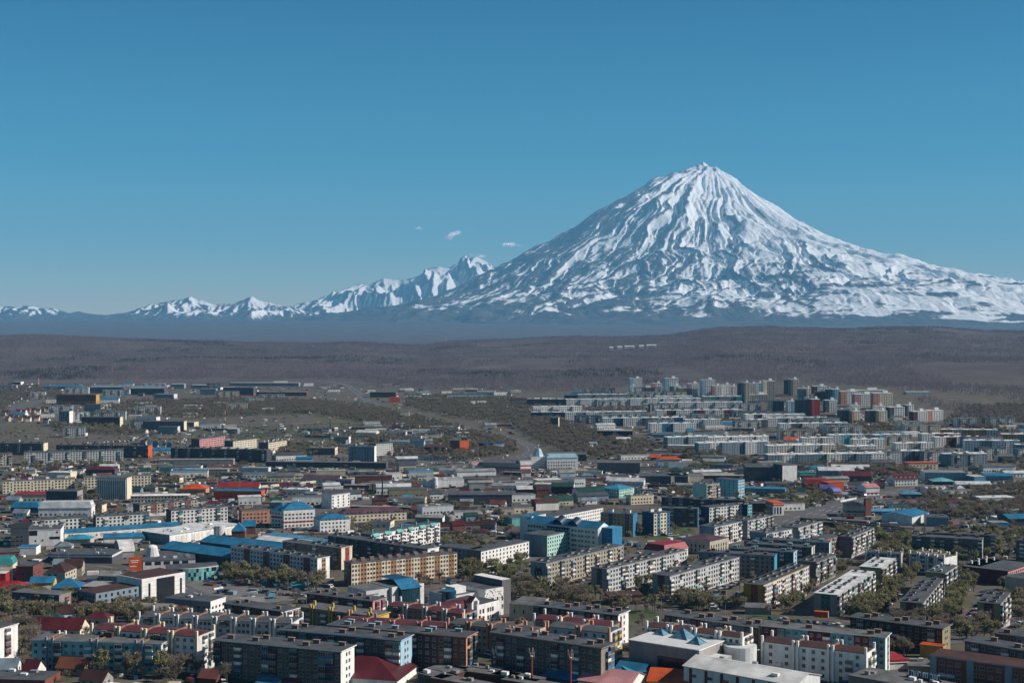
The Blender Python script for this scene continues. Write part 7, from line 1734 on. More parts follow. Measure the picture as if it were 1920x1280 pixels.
def forest_patch(seed, n, size):
    """a patch of leafless birch wood, stems and crowns of fine twigs"""
    r = random.Random(seed); b = MB()
    stem = mat('birch_stem', (.24, .22, .22), .9, .2, 1)
    for i in range(n):
        x, y, h = r.uniform(-size, size) / 2, r.uniform(-size, size) / 2, r.uniform(6, 11)
        b.tube((x, y, -2), (x + r.gauss(0, .4), y + r.gauss(0, .4), h * .8), .16, .06, stem, 3)
        for k in range(15):
            z = h * r.uniform(.25, 1.0); a = r.uniform(0, 6.28); w = r.uniform(.5, 1.7) * (1.25 - z / h); c = Vector((x + math.cos(a) * w, y + math.sin(a) * w, z))
            v = Vector((math.cos(a) * r.uniform(.2, .8), math.sin(a) * r.uniform(.2, .8), r.uniform(.7, 1.6))); u = Vector((-math.sin(a), math.cos(a), r.uniform(-.3, .3))) * r.uniform(.15, .5)
            b.poly([c - u, c + u, c + v + u * .4, c + v - u * .4], M_WOOD)
    return b.mesh('forest_patch')
def forest():
    T = [forest_patch(s, 16, 44) for s in range(5)] + [forest_patch(9, 9, 44)]
    cb = MB(); r = random.Random(2)
    for i in range(12):
        tr, cr = conifer_meshes(30 + i % 3, 9); dx, dy = r.uniform(-21, 21), r.uniform(-21, 21)
        for me in (tr, cr):
            k = len(cb.v); cb.v += [(v.co.x + dx, v.co.y + dy, v.co.z) for v in me.vertices]
            for j, p in enumerate(me.polygons):
                if me is tr or j % 4 == 0: cb.f.append(tuple(k + q for q in p.vertices)); cb.mi.append(cb.m(me.materials[p.material_index]))
    T.append(cb.mesh('conifer_patch'))
    P = []
    y = 2350.0
    while y < 7150:
        hw = .40 * y + 120; st = 34 if y < 4500 else 40
        xs = np.arange(-hw, hw, st) + rng.random(len(np.arange(-hw, hw, st))) * st
        P += [(x, y + rng.uniform(-15, 15)) for x in xs]; y += st * (1.0 if y < 4500 else 1.15)
    P = np.array(P)
    Zp = terrain(P[:, 0], P[:, 1])
    fw = P[:, 1] * _cp - (Zp - HC) * _sp; px = np.column_stack([960 + F * P[:, 0] / fw, 640 - F * (P[:, 1] * _sp + (Zp - HC) * _cp) / fw])
    # the wood starts behind the last houses; clearings stay open
    edge = np.interp(px[:, 0], [0, 40, 100, 300, 600, 660, 760, 1000, 1060, 1180, 1300, 1500, 1690, 1760, 1850, 1920], [714, 712, 712, 714, 711, 714, 730, 738, 736, 722, 716, 716, 730, 768, 785, 800])
    ok = (px[:, 1] < edge) & clear_of(P[:, 0], P[:, 1], 14)
    clr = vn = fbm(P[:, 0] / 420 + 5, P[:, 1] / 900 + 3, 3)
    ok &= ~((px[:, 0] > 720) & (px[:, 0] < 1060) & (px[:, 1] > 672) & (px[:, 1] < 696) & (clr > .08)) & (clr < .72)
    P = P[ok]; n = len(P)
    gn_instances('forest', with_z(P), rng.random(n) * 6.28, .75 + .5 * rng.random(n), np.where(fbm(P[:, 0] / 330 + 9, P[:, 1] / 420, 4) > .62, 6, rng.integers(0, 6, n)), T, 'leafless brown birch forest over the hills behind the town')
forest()
# ------------------------------------------------------------------ cars, lamps, masts and other single things
def car_mesh(kind, col, cname):
    key = ('car', kind, cname)
    if key in _shared: return _shared[key]
    m = mat('car_paint_' + cname, col, .3, .06, 1, spec=.5); b = MB(); ty = mat('tyre_rubber', (.02, .02, .02), .9, 0)
    L, W, H = {'car': (4.4, 1.75, 1.45), 'van': (4.9, 1.9, 2.1), 'suv': (4.6, 1.85, 1.75)}[kind]
    if kind == 'van': prof = [(-L / 2, .3), (L / 2, .3), (L / 2, .95), (L / 2 - .7, 1.1), (L / 2 - 1.3, H), (-L / 2 + .1, H)]; cab = [(L / 2 - .85, 1.15), (L / 2 - 1.35, H - .15), (-L / 2 + .4, H - .15), (-L / 2 + .4, 1.2)]
    else: prof = [(-L / 2, .3), (L / 2, .3), (L / 2, .75), (L / 2 - 1.1, .92), (L / 2 - 1.75, H), (-L / 2 + (.9 if kind == 'car' else .25), H), (-L / 2 + .15, .95)]; cab = [(L / 2 - 1.3, .95), (L / 2 - 1.8, H - .1), (-L / 2 + (.95 if kind == 'car' else .5), H - .1), (-L / 2 + .5, .95)]
    n = len(prof)
    for s in (-1, 1): b.poly([(x, s * W / 2, z) for x, z in (prof if s < 0 else prof[::-1])], m); b.poly([(x, s * (W / 2 + .01), z) for x, z in (cab[::-1] if s < 0 else cab)][::1], M_GLASS)
    for i in range(n):
        (x0, z0), (x1, z1) = prof[i], prof[(i + 1) % n]; steep = abs(z1 - z0) > .35 and z0 > .5 or (z0 > .85 and z1 > .85 and abs(z1 - z0) > .3)
        b.poly([(x0, -W / 2, z0), (x0, W / 2, z0), (x1, W / 2, z1), (x1, -W / 2, z1)], M_GLASS if steep else m)
    for sx in (-1, 1):
        for sy in (-1, 1): b.tube((sx * L * .31, sy * (W / 2 - .2), .32), (sx * L * .31, sy * (W / 2 + .03), .32), .32, .32, ty, 10)
    for s in (-1, 1): b.box(L / 2 - .02, L / 2 + .03, s * W * .33 - .2, s * W * .33 + .2, .6, .75, M_FRAME)
    _shared[key] = b.mesh('parked_car'); return _shared[key]
CARCOL = [('white', hx('d5d5d3')), ('white', hx('d5d5d3')), ('white', hx('d5d5d3')), ('silver', hx('9a9ea2')), ('silver', hx('9a9ea2')), ('black', hx('1a1a1d')), ('grey', hx('55585c')), ('blue', hx('2a4a78')), ('red', hx('8a2024'))]
# (start px, end px, count, angle to the line in degrees, where)
CARS = [((1340, 1112), (1392, 1092), 9, 60, 'in the row left of the yellow gable'), ((1345, 1105), (1385, 1084), 5, 60, 'behind the row left of the yellow gable'), ((1440, 1160), (1600, 1177), 11, 0, 'on the street behind the maroon and blue block'), ((1640, 1150), (1690, 1115), 8, 65, 'in the shade left of the very long block'),
        ((1808, 1170), (1838, 1125), 11, 60, 'in the row beside the rightmost maroon-panelled block'), ((1880, 1190), (1920, 1165), 6, 50, 'at the right edge below the maroon gable panel'), ((480, 1110), (600, 1122), 9, 20, 'on the near side of the square'), ((1070, 1096), (1100, 1084), 5, 60, 'beside the wolf mural block'), ((905, 1220), (925, 1235), 4, 40, 'right of the salmon-ended block'), ((795, 1249), (820, 1244), 3, 20, 'behind the garages'),
        ((390, 975), (450, 968), 10, 70, 'in front of the orange-trimmed building'), ((330, 982), (420, 976), 10, 10, 'on the road by the white block'), ((385, 925), (440, 950), 9, 60, 'left of the orange-trimmed building'), ((640, 915), (690, 912), 10, 70, 'in the yard of the brick works'), ((650, 919), (690, 917), 8, 70, 'in the second row of the brick works yard'), ((780, 886), (850, 882), 8, 30, 'at the crossing by the pale wall'),
        ((880, 868), (950, 858), 12, 0, 'queueing on the dual carriageway'), ((820, 872), (900, 866), 8, 0, 'on the near lane of the dual carriageway'), ((1000, 893), (1120, 895), 16, 70, 'in front of the administration building'), ((1010, 888), (1060, 888), 8, 70, 'at the wall of the administration building'), ((1210, 918), (1260, 922), 14, 70, 'in the crowded yard left of the pale green gable'), ((1205, 924), (1255, 928), 13, 70, 'in the front row of the crowded yard'), ((1208, 914), (1250, 916), 10, 70, 'in the rear row of the crowded yard'),
        ((1585, 938), (1640, 925), 12, 65, 'along the wide road by the pink-roofed shop'), ((1640, 935), (1760, 922), 16, 10, 'on the wide road at the crossroads'), ((1715, 916), (1790, 912), 16, 60, 'in the car yard behind the petrol station'), ((1720, 922), (1780, 920), 12, 60, 'in the front row of the car yard'), ((1750, 962), (1840, 972), 15, 50, 'along the wood right of the blue warehouse'), ((1850, 905), (1960, 902), 12, 30, 'in front of the showroom'), ((1790, 990), (1830, 988), 6, 40, 'in the yard of the grey-green depot'),
        ((660, 730), (690, 748), 8, 0, 'on the far dual carriageway by the forest'), ((1240, 1004), (1310, 1006), 6, 20, 'on the road behind the red mansard roof'), ((300, 848), (380, 852), 6, 20, 'below the dish antennas'), ((640, 872), (720, 873), 9, 60, 'below the tall grey-blue block'), ((150, 832), (260, 826), 14, 40, 'in the breakers yard at the left'), ((90, 1058), (140, 1050), 3, 0, 'by the shopping centre'), ((1690, 1280), (1720, 1268), 2, 0, 'on the bottom street')]
CARLIST = []
def plan_cars():
    for (a, b, n, ang, ph) in CARS:
        A, B = un(*a), un(*b); base = math.atan2(B[1] - A[1], B[0] - A[0])
        for i in range(n):
            t = (i + .5 + rnd.uniform(-.25, .25)) / n
            x, y = A[0] + (B[0] - A[0]) * t + rnd.uniform(-.7, .7), A[1] + (B[1] - A[1]) * t + rnd.uniform(-.7, .7)
            CARLIST.append((x, y, base + R(ang) + (math.pi if rnd.random() < .4 else 0) + rnd.uniform(-.08, .08), rnd.choice(CARCOL), rnd.choice(('car', 'car', 'suv', 'suv', 'van')), ph))
plan_cars()

def depth_map():
    """how far the camera sees at every other pixel, from the outlines of the buildings"""
    Dm = np.full((660, 960), 1e9)
    for cx, cyy, c, s, hl, hw, top in FOOT:
        pts = []
        for u, v in ((-hl, -hw), (hl, -hw), (hl, hw), (-hl, hw)):
            x, y = cx + c * u - s * v, cyy + s * u + c * v; b = gz(x, y)
            pts += [pix(x, y, b), pix(x, y, top)]
        pts = sorted(set((p[0] / 2, p[1] / 2) for p in pts)); h = []
        for seq in (pts, pts[::-1]):
            k = len(h)
            for p in seq:
                while len(h) - k >= 2 and (h[-1][0] - h[-2][0]) * (p[1] - h[-2][1]) - (h[-1][1] - h[-2][1]) * (p[0] - h[-2][0]) <= 0: h.pop()
                h.append(p)
            h.pop()
        xs = [p[0] for p in h]; ys = [p[1] for p in h]; x0, x1, y0, y1 = max(0, int(min(xs))), min(959, int(max(xs)) + 1), max(0, int(min(ys))), min(659, int(max(ys)) + 1)
        if x1 <= x0 or y1 <= y0: continue
        gx, gy = np.meshgrid(np.arange(x0, x1), np.arange(y0, y1)); m = in_poly(gx.ravel() + .5, gy.ravel() + .5, h).reshape(gx.shape)
        sub = Dm[y0:y1, x0:x1]; sub[m] = np.minimum(sub[m], cyy)
    return Dm
DEPTH = None
def in_view(dg, x, y, z):
    """does the camera see this point (no building stands in front)?"""
    px, py = pix(x, y, z)
    return 2 < px < 1916 and 0 < py < 1285 and DEPTH[int(py / 2), int(px / 2)] > y - 2

def place_seen():
    global DEPTH
    DEPTH = depth_map(); dg = None
    # cars
    X = np.array([c[0] for c in CARLIST]); Y = np.array([c[1] for c in CARLIST]); ok = np.ones(len(X), bool)
    for cx, cyy, c, s, hl, hw, _t in FOOT:
        u = (X - cx) * c + (Y - cyy) * s; v = -(X - cx) * s + (Y - cyy) * c; ok &= ~((np.abs(u) < hl + 1.2) & (np.abs(v) < hw + 1.2))
    byz = {}
    for i, c in enumerate(CARLIST):
        if ok[i] and in_view(dg, c[0], c[1], gz(c[0], c[1]) + 1.6): byz.setdefault(c[5], []).append(c)
    total = 0
    for ph, L in byz.items():
        L.sort(key=lambda c: c[0] / c[1]); n = {}
        cnt = {}
        for c in L: cnt[(c[3][0], c[4])] = cnt.get((c[3][0], c[4]), 0) + 1
        for c in L:
            if total >= 300: break
            k = (c[3][0], c[4]); n[k] = n.get(k, 0) + 1; word = {'car': 'car', 'suv': 'tall car', 'van': 'van'}[c[4]]
            lab = ('%s %s %s' % (k[0], word, ph)) if cnt[k] == 1 else ('%s %s, %s from left, %s' % (k[0], word, nth(n[k]), ph))
            o = link('parked_' + ('van' if c[4] == 'van' else 'car'), car_mesh(c[4], c[3][1], c[3][0]), None, (c[0], c[1], gz(c[0], c[1]) + .09)); o.rotation_euler = (0, 0, c[2])
            tag(o, lab, 'van' if c[4] == 'van' else 'car', 'parked and driving vehicles'); total += 1
    # trees: the 300 that show largest stand as single trees, the rest join the mass
    cand = []
    for t in NEARTREES:
        h = (9.5, 11, 8, 10, 12, 7, 12, 9)[t[2]] * t[3]
        if in_view(dg, t[0], t[1], gz(t[0], t[1]) + h * .75): cand.append((t[1] / h, t))
    cand.sort(key=lambda c: c[0]); single = [c[1] for c in cand[:300]]; ss = set(id(t) for t in single)
    pts, rot, scl, idx = TREE_MASS
    for t in NEARTREES:
        if id(t) not in ss: pts.append((t[0], t[1], gz(t[0], t[1]))); rot.append(rnd.uniform(0, 6.28)); scl.append(t[3]); idx.append(t[2])
    byz = {}
    for t in single: byz.setdefault((t[4], LOOK[t[2]]), []).append(t)
    for (zi, look), L in byz.items():
        L.sort(key=lambda t: t[0] / t[1])
        for i, t in enumerate(L):
            e = empty('tree', t[0], t[1], gz(t[0], t[1]), rnd.uniform(0, 6.28)); e.scale = (t[3],) * 3
            tag(e, (look + ' ' + ZONES[zi][3]) if len(L) == 1 else '%s, %s from left, %s' % (look, nth(i + 1), ZONES[zi][3]), 'tree', 'trees of the near courtyards')
            tm, cm = VAR[t[2]]; link('trunk', tm, e); link('crown', cm, e)
    T = [joined(a, b, 'tree') for a, b in VAR]
    gn_instances('woodland', pts, rot, scl, idx, T, 'leafless and budding trees of yards, verges and groves')
    print('cars', total, 'single trees', len(single), 'mass', len(pts))

def single_things():
    # masts with antennas
    rw = [mat('mast_red', hx('8c3a2c'), .7, .2, 1), mat('mast_white', hx('c9c4bd'), .7, .1, 1)]
    for (x, yt, yb, lab) in ((997, 1217, 1288, 'rusty antenna mast in front of the grey brick block, left one of two'), (1070, 1220, 1290, 'rusty antenna mast with white dishes, right one of two'), (927, 1217, 1258, 'short red and white antenna mast by the garages')):
        p = un(x, yb); h = (yb - yt) * p[1] / F; e = empty('antenna_mast', p[0], p[1], gz(*p)); tag(e, lab, 'mast', 'antenna masts')
        b = MB()
        for i in range(8): b.tube((0, 0, h * i / 8 - (1 if i == 0 else 0)), (0, 0, h * (i + 1) / 8), .38, .36, rw[i % 2 if 'short' in lab else 0], 8)
        b.build('pole', e)
        for k in range(6):
            a = k * 1.05; z = h * (.80 + .1 * (k % 2)); MB().box(math.cos(a) * .9 - .16, math.cos(a) * .9 + .16, math.sin(a) * .9 - .12, math.sin(a) * .9 + .12, z, z + 2.1, rw[1], bottom=True).build('antenna_panel', e)
        b = MB()
        for z in (.80, .93): 
            for k in range(6): b.tube((0, 0, h * z + .4), (math.cos(k * 1.05) * .9, math.sin(k * 1.05) * .9, h * z + .4), .05, .05, rw[0], 4)
        b.build('bracket', e, kind='stuff')
        o = MB().dome((0, -.7, h * .84), .5, .35, rw[1], 10, 3).build('dish', e)
    for (x, yt, yb, w, cols, lab) in ((422, 764, 806, .7, (0, 1), 'thin red and white mast above the pale barracks'), (72, 706, 722, 1.6, (0, 1), 'red and white lattice mast at the far left'), (619, 784, 828, .9, None, 'slim dark chimney beside the school'), (717, 888, 932, .9, None, 'slim dark chimney of the brick works'), (836, 629, 640, 3.2, (0, 1), 'distant red and white mast on the wooded ridge'), (1858, 762, 775, .8, (0, 1), 'small red and white mast on the hill spur'), (210, 684, 700, .8, None, 'pale mast in the wood at the left')):
        p = un(x, yb); h = (yb - yt) * p[1] / F; e = empty('mast', p[0], p[1], gz(*p)); tag(e, lab, 'mast')
        b = MB(); n = 7
        for i in range(n): b.tube((0, 0, h * i / n - (1 if i == 0 else 0)), (0, 0, h * (i + 1) / n), w * (1 - .5 * i / n), w * (1 - .5 * (i + 1) / n), rw[i % 2] if cols else (wallmat('black') if 'dark' in lab else M_PIPE), 8)
        b.build('shaft', e); MB().tube((0, 0, h), (0, 0, h + 1.2), w * .55, w * .2, rw[0], 6).build('tip', e)
    # silos and tanks
    for (x, yt, yb, r, lab) in ((731, 904, 922, 2.2, 'slim white silo with domed top'), (816, 896, 914, 2.6, 'silver tank beside the wide depot'), (843, 968, 986, 4, 'rusty cylindrical tank beside the maroon-roofed house')):
        p = un(x, yb); h = (yb - yt) * p[1] / F; e = empty('silo', p[0], p[1], gz(*p)); tag(e, lab, 'silo'); m = wallmat('pale' if 'rusty' not in lab else 'concrete')
        MB().tube((0, 0, -2), (0, 0, h), r, r, m, 16).build('shell', e); MB().dome((0, 0, h), r, r * .5, m).build('cap', e)
    # dish antennas
    for i, (x, y, r, c) in enumerate(((280, 830, 4.6, 'white'), (291, 834, 5.2, 'bluegrey'), (301, 833, 4.2, 'white'), (317, 836, 4.6, 'bluegrey'))):
        p = un(x, y + 9); z = 6.5; e = empty('dish_antenna', p[0], p[1], gz(*p)); tag(e, ['white dish antenna above the orange gable', 'large grey dish antenna behind the first', 'white dish antenna, third from left', 'grey dish antenna apart on the right'][i], 'dish antenna', 'dish antennas')
        MB().tube((0, 0, -1), (0, 0, z), .5, .35, M_PIPE, 8).build('pillar', e)
        b = MB(); n = 18; d = Vector((-.25, -.85, .45)).normalized(); u = d.orthogonal().normalized(); w = d.cross(u); c0 = Vector((0, 0, z)); m = wallmat(c)
        ring = lambda rr, q: [c0 + d * q + (u * math.cos(6.2832 * k / n) + w * math.sin(6.2832 * k / n)) * rr for k in range(n)]
        rs = [ring(.05, 0), ring(r * .45, .35), ring(r * .8, 1.0), ring(r, 1.6)]
        for a_, b_ in zip(rs[:-1], rs[1:]):
            for k in range(n): b.poly([a_[k], a_[(k + 1) % n], b_[(k + 1) % n], b_[k]], m)
        ds = b.build('reflector', e); b = MB(); b.tube(c0, c0 + d * 3.2, .12, .12, M_PIPE, 5); b.build('feed_horn', e)
    # white flag poles on the terrace, statue on the square
    for i in range(9):
        p = un(148 + i * 4.1, 1134 + (i % 3) * 1.2); e = empty('flag_pole', p[0], p[1], gz(*p)); tag(e, '%s from the left of the white flag poles by the maroon building' % nth(i + 1), 'flag pole', 'flag poles'); MB().tube((0, 0, -1), (0, 0, 5.6), .16, .10, wallmat('white'), 6).build('pole', e); MB().dome((0, 0, 5.6), .2, .2, wallmat('white'), 6, 2).build('finial', e)
    p = un(462, 1094); e = empty('monument', p[0], p[1], gz(*p)); tag(e, 'dark rider monument on stone plinth in the square', 'monument')
    MB().box(-1.6, 1.6, -1.2, 1.2, -1, 3.2, M_CONC).build('plinth', e); b = MB(); mm = mat('bronze', hx('4a4740'), .6, .2, 1)
    b.tube((-1.3, 0, 4.6), (1.2, 0, 5.0), .55, .6, mm, 8); b.tube((1.1, 0, 5.0), (1.9, 0, 6.2), .4, .25, mm, 7); b.tube((1.9, 0, 6.2), (2.4, 0, 5.9), .25, .15, mm, 6)
    for (x, y, t) in ((-1.1, .35, -1.3), (-1.1, -.35, -1.0), (.9, .3, .9), (1.1, -.3, 1.9)): b.tube((x, y, 4.7), (t, y, 3.2), .22, .12, mm, 6)
    b.tube((-.1, 0, 5.2), (-.1, 0, 6.5), .4, .35, mm, 7); b.dome((-.1, 0, 6.6), .28, .4, mm, 8, 3); b.tube((0, .3, 6.2), (1.2, .5, 6.9), .14, .1, mm, 5); b.build('rider', e)
    # street lamps
    LP = [((95, 1256), 'in front of the turquoise block, left one'), ((258, 1262), 'in front of the turquoise block, right one'), ((449, 1262), 'beside the dark grey block'), ((596, 1276), 'left of the big crimson roof'), ((1533, 1262), 'in front of the white-pillared block'), ((1562, 1264), 'right in front of the white-pillared block'), ((1786, 1282), 'in front of the pale-banded building'), ((1830, 1288), 'at the bottom right on the verge'), ((1430, 1262), 'left of the white-pillared block'), ((110, 1056), 'by the shopping mall, left'), ((128, 1058), 'by the shopping mall, right'), ((540, 1108), 'at the square near the green kiosk'), ((578, 1112), 'at the corner of the square'), ((1150, 1140), 'on the street below the mural block'), ((1240, 1152), 'on the street left of centre-right lawn'), ((1360, 1160), 'on the street below the yellow gable'), ((1660, 1190), 'on the street at the verge')]
    for i in range(20): LP.append(((764 + i * 10, 876 - i * .9), None))
    for i in range(12): LP.append(((1470 + i * 22, 985 - i * 6), None))
    for i in range(10): LP.append(((640 + i * 6, 728 + i * 4), None))
    k1 = 0
    for i, (q, ph) in enumerate(LP):
        p = un(*q); e = empty('street_lamp', p[0], p[1], gz(*p), rnd.uniform(-.5, .5) + (0 if i % 2 else math.pi))
        if ph: lab = 'grey street lamp ' + ph
        elif i < 37: lab = '%s street lamp from the left along the dual carriageway in the centre' % nth(i - 16)
        elif i < 49: lab = '%s street lamp from the left along the wide road at the right' % nth(i - 36)
        else: lab = '%s street lamp from the forest along the far dual carriageway' % nth(i - 48)
        tag(e, lab, 'street lamp', 'street lamps')
        b = _shared.get('lamp_pole'); 
        if not b:
            mb = MB(); mb.tube((0, 0, -1), (0, 0, 9), .14, .09, M_PIPE, 6); mb.tube((0, 0, 8.9), (1.6, 0, 9.5), .07, .06, M_PIPE, 5); _shared['lamp_pole'] = mb.mesh('pole'); mb = MB(); mb.box(1.3, 2.3, -.2, .2, 9.42, 9.6, wallmat('white'), bottom=True); _shared['lamp_head'] = mb.mesh('lamp_head')
        link('pole', _shared['lamp_pole'], e); link('lamp_head', _shared['lamp_head'], e)
    # shipping containers, kiosks
    for i, (x, y, c, deg) in enumerate(((896, 914, 'salmon', 8), (894, 920, 'green', 4), (906, 923, 'green', 10), (925, 913, 'lgreen', 6), (1690, 1192, 'red', -20), (1594, 972, 'red', -4), (1623, 981, 'pink', -6), (1604, 968, 'maroon', -4), (1540, 1207, 'orange', -20), (822, 929, 'salmon', 5), (824, 933, 'white', 5), (865, 1005, 'brick', 6), (1675, 985, 'white', -5), (1660, 912, 'teal', 10))):
        p = un(x, y); e = empty('shipping_container', p[0], p[1], gz(*p) + (12 if i == 8 else 0), R(deg)); tag(e, '%s %s' % (c if c not in ('lgreen',) else 'pale green', ['container above the green pair', 'container under the salmon one', 'container right of the other green one', 'container by the gravel road', 'container behind the beige-gabled block', 'container left of the garage rows', 'box among the garage rows', 'container behind the garage rows', 'box on the roof of the white-pillared block', 'cabin stacked by the pipeline', 'cabin under the salmon one', 'shed by the maroon roof', 'box between garage rows', 'box by the crossroads'][i]), 'container', 'shipping containers')
        MB().box(-3, 3, -1.2, 1.2, 0, 2.6, wallmat(c)).build('body', e); b = MB()
        for k in range(9): b.box(-2.9 + k * .7, -2.75 + k * .7, -1.26, -1.2, .1, 2.5, wallmat(c))
        b.build('rib', e, kind='stuff'); MB().box(3, 3.06, -1.1, 1.1, .1, 2.5, wallmat('grey' if c != 'white' else 'pale')).build('door', e)
    for i, (x, y, c) in enumerate(((548, 1106, 'teal'), (492, 1100, 'blue'), (514, 1101, 'blue'), (504, 1122, 'sky'), (1012, 1098, 'white'))):
        P = at_rect(x, x + (22 if i == 0 else 9), y - (9 if i == 0 else 5), y, 10); shed(P, 6 if i == 0 else 3, ['green-teal market tent at the edge of the square', 'small blue tent left on the square', 'small blue tent right of the other on the square', 'bright blue box stall on the near side of the square', 'white van-like kiosk below the mural block'][i], c, c, 'gable', 1.6, 'market_stall', 'stall')
    # the long pale boundary wall and pipeline, fences
    for i, (pts, h, m, lab) in enumerate(([((490, 914), (600, 904), (740, 894), (800, 890), (868, 886)), 2.4, 'cream', 'long pale boundary wall crossing the field'], [((497, 874), (620, 886), (740, 899)), 1.2, 'grey', 'low pale wall below the dark sheds'], [((1440, 1008), (1520, 1020), (1580, 1032)), 1.6, 'white', 'white fence beside the blue-chimneyed rows'], [((1840, 912), (1900, 908), (1960, 905)), 1.5, 'maroon', 'maroon fence of the car showroom'], [((330, 1130), (420, 1136), (520, 1132)), 1.1, 'dgrey', 'dark low fence on the near side of the square'], [((1576, 941), (1606, 935)), 1.6, 'white', 'white wall along the wide road'])):
        P = [un(*p) for p in pts]; b = MB()
        for a, c in zip(P[:-1], P[1:]):
            n = max(1, int(math.hypot(c[0] - a[0], c[1] - a[1]) / 6)); d = Vector((c[0] - a[0], c[1] - a[1], 0)).normalized(); q = Vector((-d.y, d.x, 0)) * .15
            for k in range(n):
                x0, y0, x1, y1 = [a[j] + (c[j] - a[j]) * (k + t) / n for t in (0, .97) for j in (0, 1)]; z = gz((x0 + x1) / 2, (y0 + y1) / 2)
                b.prism([(x0 - q.x, y0 - q.y), (x1 - q.x, y1 - q.y), (x1 + q.x, y1 + q.y), (x0 + q.x, y0 + q.y)], z - 1, z + h, wallmat(m))
        tag(b.build('boundary_wall'), lab, 'wall')
    # radome on the wooded ridge
    p = un(1731, 617); e = empty('radome', p[0], p[1], gz(*p)); tag(e, 'white radome ball on the wooded ridge at the right', 'radome'); MB().tube((0, 0, -3), (0, 0, 4), 8, 8, wallmat('white'), 16).build('base', e); MB().dome((0, 0, 4), 10, 12, wallmat('white'), 18, 6).build('dome', e)

single_things()
place_seen()

def yard_clutter():
    """piles, crates, booths and scrap in the yards, too small and many to tell apart; vehicles beyond the counted ones"""
    r = random.Random(4); Z_ = [([(0, 870), (960, 870), (960, 1000), (0, 1000)], 1500), ([(960, 868), (1440, 868), (1440, 945), (960, 945)], 1100), ([(1440, 890), (1920, 885), (1920, 995), (1440, 960)], 900), ([(0, 1000), (960, 1000), (960, 1150), (0, 1150)], 500), ([(960, 1000), (1920, 1000), (1920, 1150), (960, 1150)], 300), ([(240, 800), (960, 800), (960, 870), (240, 870)], 700), ([(0, 720), (960, 722), (960, 800), (0, 830)], 700), ([(1060, 740), (1920, 790), (1920, 890), (1060, 860)], 900), ([(0, 1180), (960, 1250), (1920, 1250), (1920, 1290), (0, 1290)], 260)]
    ms = [wallmat(c) for c in ('brown', 'dgrey', 'slate', 'pale', 'white', 'concrete', 'bluegrey', 'brick', 'beige', 'white', 'olive', 'dblue')]; b = MB(); cars = []
    for poly, n in Z_:
        G = np.array([un(*p) for p in poly]); lo, hi = G.min(0), G.max(0); p = lo + rng.random((n * 2, 2)) * (hi - lo); p = p[in_poly(p[:, 0], p[:, 1], [tuple(g) for g in G])]; p = p[clear_of(p[:, 0], p[:, 1], 2.5)][:n]
        for k, (x, y, z) in enumerate(with_z(p)):
            if k % 4 == 0: cars.append((x, y, z + .05)); continue
            sx, sy, h = r.uniform(.5, 3.2) * (1 + y / 5000), r.uniform(.5, 1.8) * (1 + y / 5000), r.uniform(.4, 2.6); a = r.choice((.1, .2, -.1, .9, -.4)); c, s_ = math.cos(a), math.sin(a)
            b.prism([(x + c * u * sx - s_ * v * sy, y + s_ * u * sx + c * v * sy) for u, v in ((-1, -1), (1, -1), (1, 1), (-1, 1))], z - .6, z + h, r.choice(ms))
    tag(b.build('yard_clutter'), 'scattered crates, booths and scrap in the yards', kind='stuff')
    n = len(cars); T = [car_mesh(k, c[1], c[0]) for c in CARCOL for k in ('car', 'suv', 'van')]
    gn_instances('distant_vehicles', cars, rng.random(n) * 6.28, np.ones(n), rng.integers(0, len(T), n), T, 'small vehicles scattered over the yards and streets')
yard_clutter()

for _o in SC.objects:
    if _o.parent is None and 'label' in _o and not 4 <= len(_o['label'].replace(',', ' ').split()) <= 16: print('LABEL', len(_o['label'].split()), _o['label'])
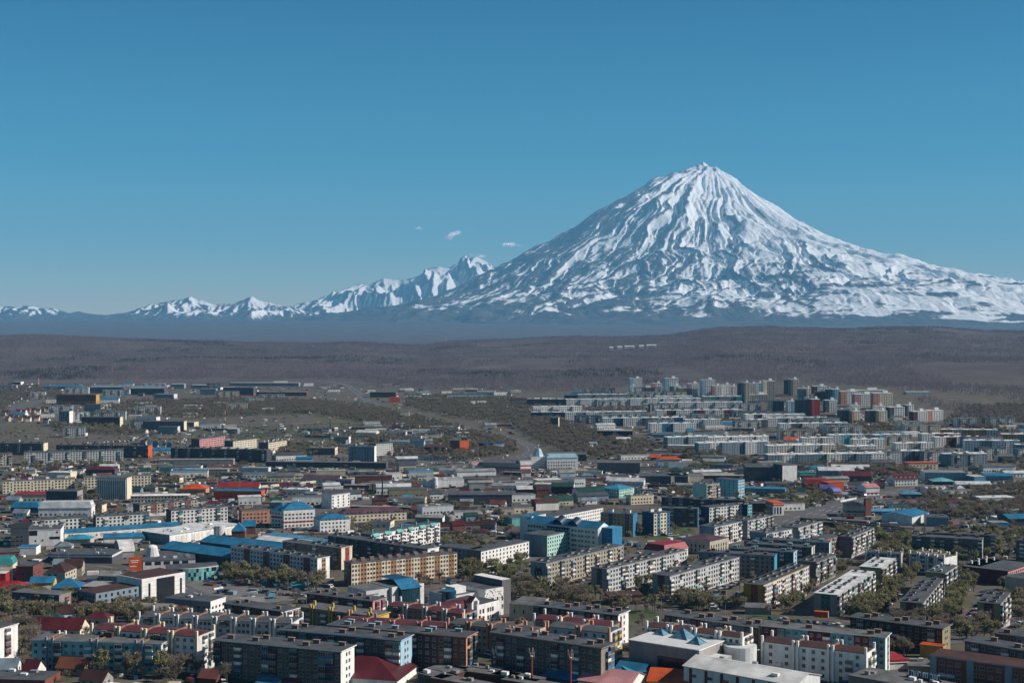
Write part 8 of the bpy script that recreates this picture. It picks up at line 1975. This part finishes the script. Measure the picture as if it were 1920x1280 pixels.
# ------------------------------------------------------------------ the air
def build_haze():
    m = bpy.data.materials.new('haze_air')
    m.use_nodes = True
    n, l = m.node_tree.nodes, m.node_tree.links
    n.clear()
    o = n.new('ShaderNodeOutputMaterial'); v = n.new('ShaderNodeVolumePrincipled')
    v.inputs['Color'].default_value = (.22, .60, 1.0, 1)
    v.inputs['Density'].default_value = HAZE_D
    v.inputs['Anisotropy'].default_value = 0.0
    v.inputs['Density Attribute'].default_value = ''
    l.new(v.outputs['Volume'], o.inputs['Volume'])
    x0, x1, y0, y1, z0, z1 = -27000, 27000, -3000, 46000, -120, 3620
    V = [(x, y, z) for z in (z0, z1) for y in (y0, y1) for x in (x0, x1)]
    Fq = [(0, 2, 3, 1), (4, 5, 7, 6), (0, 1, 5, 4), (2, 6, 7, 3), (0, 4, 6, 2), (1, 3, 7, 5)]
    tag(link('haze', mesh_np('haze', V, Fq, [m])), kind='stuff')
HAZE_D = 3.1e-5
build_haze()

def build_clouds():
    """three small fair-weather wisps far behind the air box: heaps of thin white puffs"""
    m = bpy.data.materials.new('cloud_vapour'); m.use_nodes = True; n, l = m.node_tree.nodes, m.node_tree.links; n.clear()
    o = n.new('ShaderNodeOutputMaterial'); x = n.new('ShaderNodeMixShader'); t = n.new('ShaderNodeBsdfTransparent'); d = n.new('ShaderNodeBsdfDiffuse'); d.inputs['Color'].default_value = (.92, .86, .87, 1); x.inputs[0].default_value = .22
    q = n.new('ShaderNodeBsdfTranslucent'); q.inputs['Color'].default_value = (.92, .86, .87, 1); ad = n.new('ShaderNodeAddShader'); l.new(d.outputs[0], ad.inputs[0]); l.new(q.outputs[0], ad.inputs[1])
    l.new(t.outputs[0], x.inputs[1]); l.new(ad.outputs[0], x.inputs[2]); l.new(x.outputs[0], o.inputs['Surface'])
    r = random.Random(3); D = 48500.0; k = D / F
    for (px, py, w, h, tilt, cnt) in ((847, 441, 15, 6, -.4, 26), (955, 459, 20, 4, .05, 26), (783, 428, 9, 3, 0, 12), (898, 481, 20, 4, .2, 12)):
        bm = bmesh.new()
        for i in range(cnt):
            u = max(-2, min(2, r.gauss(0, .8))); rad = k * h * r.uniform(.35, .75) * (1.15 - abs(u) * .4)
            mx = Matrix.Translation((u * w * .62 * k, r.uniform(-150, 150), (r.gauss(0, .35) * h - u * w * tilt * .5) * k)) @ Matrix.Diagonal((rad * r.uniform(1.2, 2.2), rad, rad * .8, 1)); bmesh.ops.create_icosphere(bm, subdivisions=2, radius=1.0, matrix=mx)
        me = bpy.data.meshes.new('cloud'); bm.to_mesh(me); bm.free(); me.materials.append(m)
        for p in me.polygons: p.use_smooth = True
        tag(link('cloud', me, None, ((px - 960) * k, D, HC + (YH - py) * k)), kind='stuff')
build_clouds()
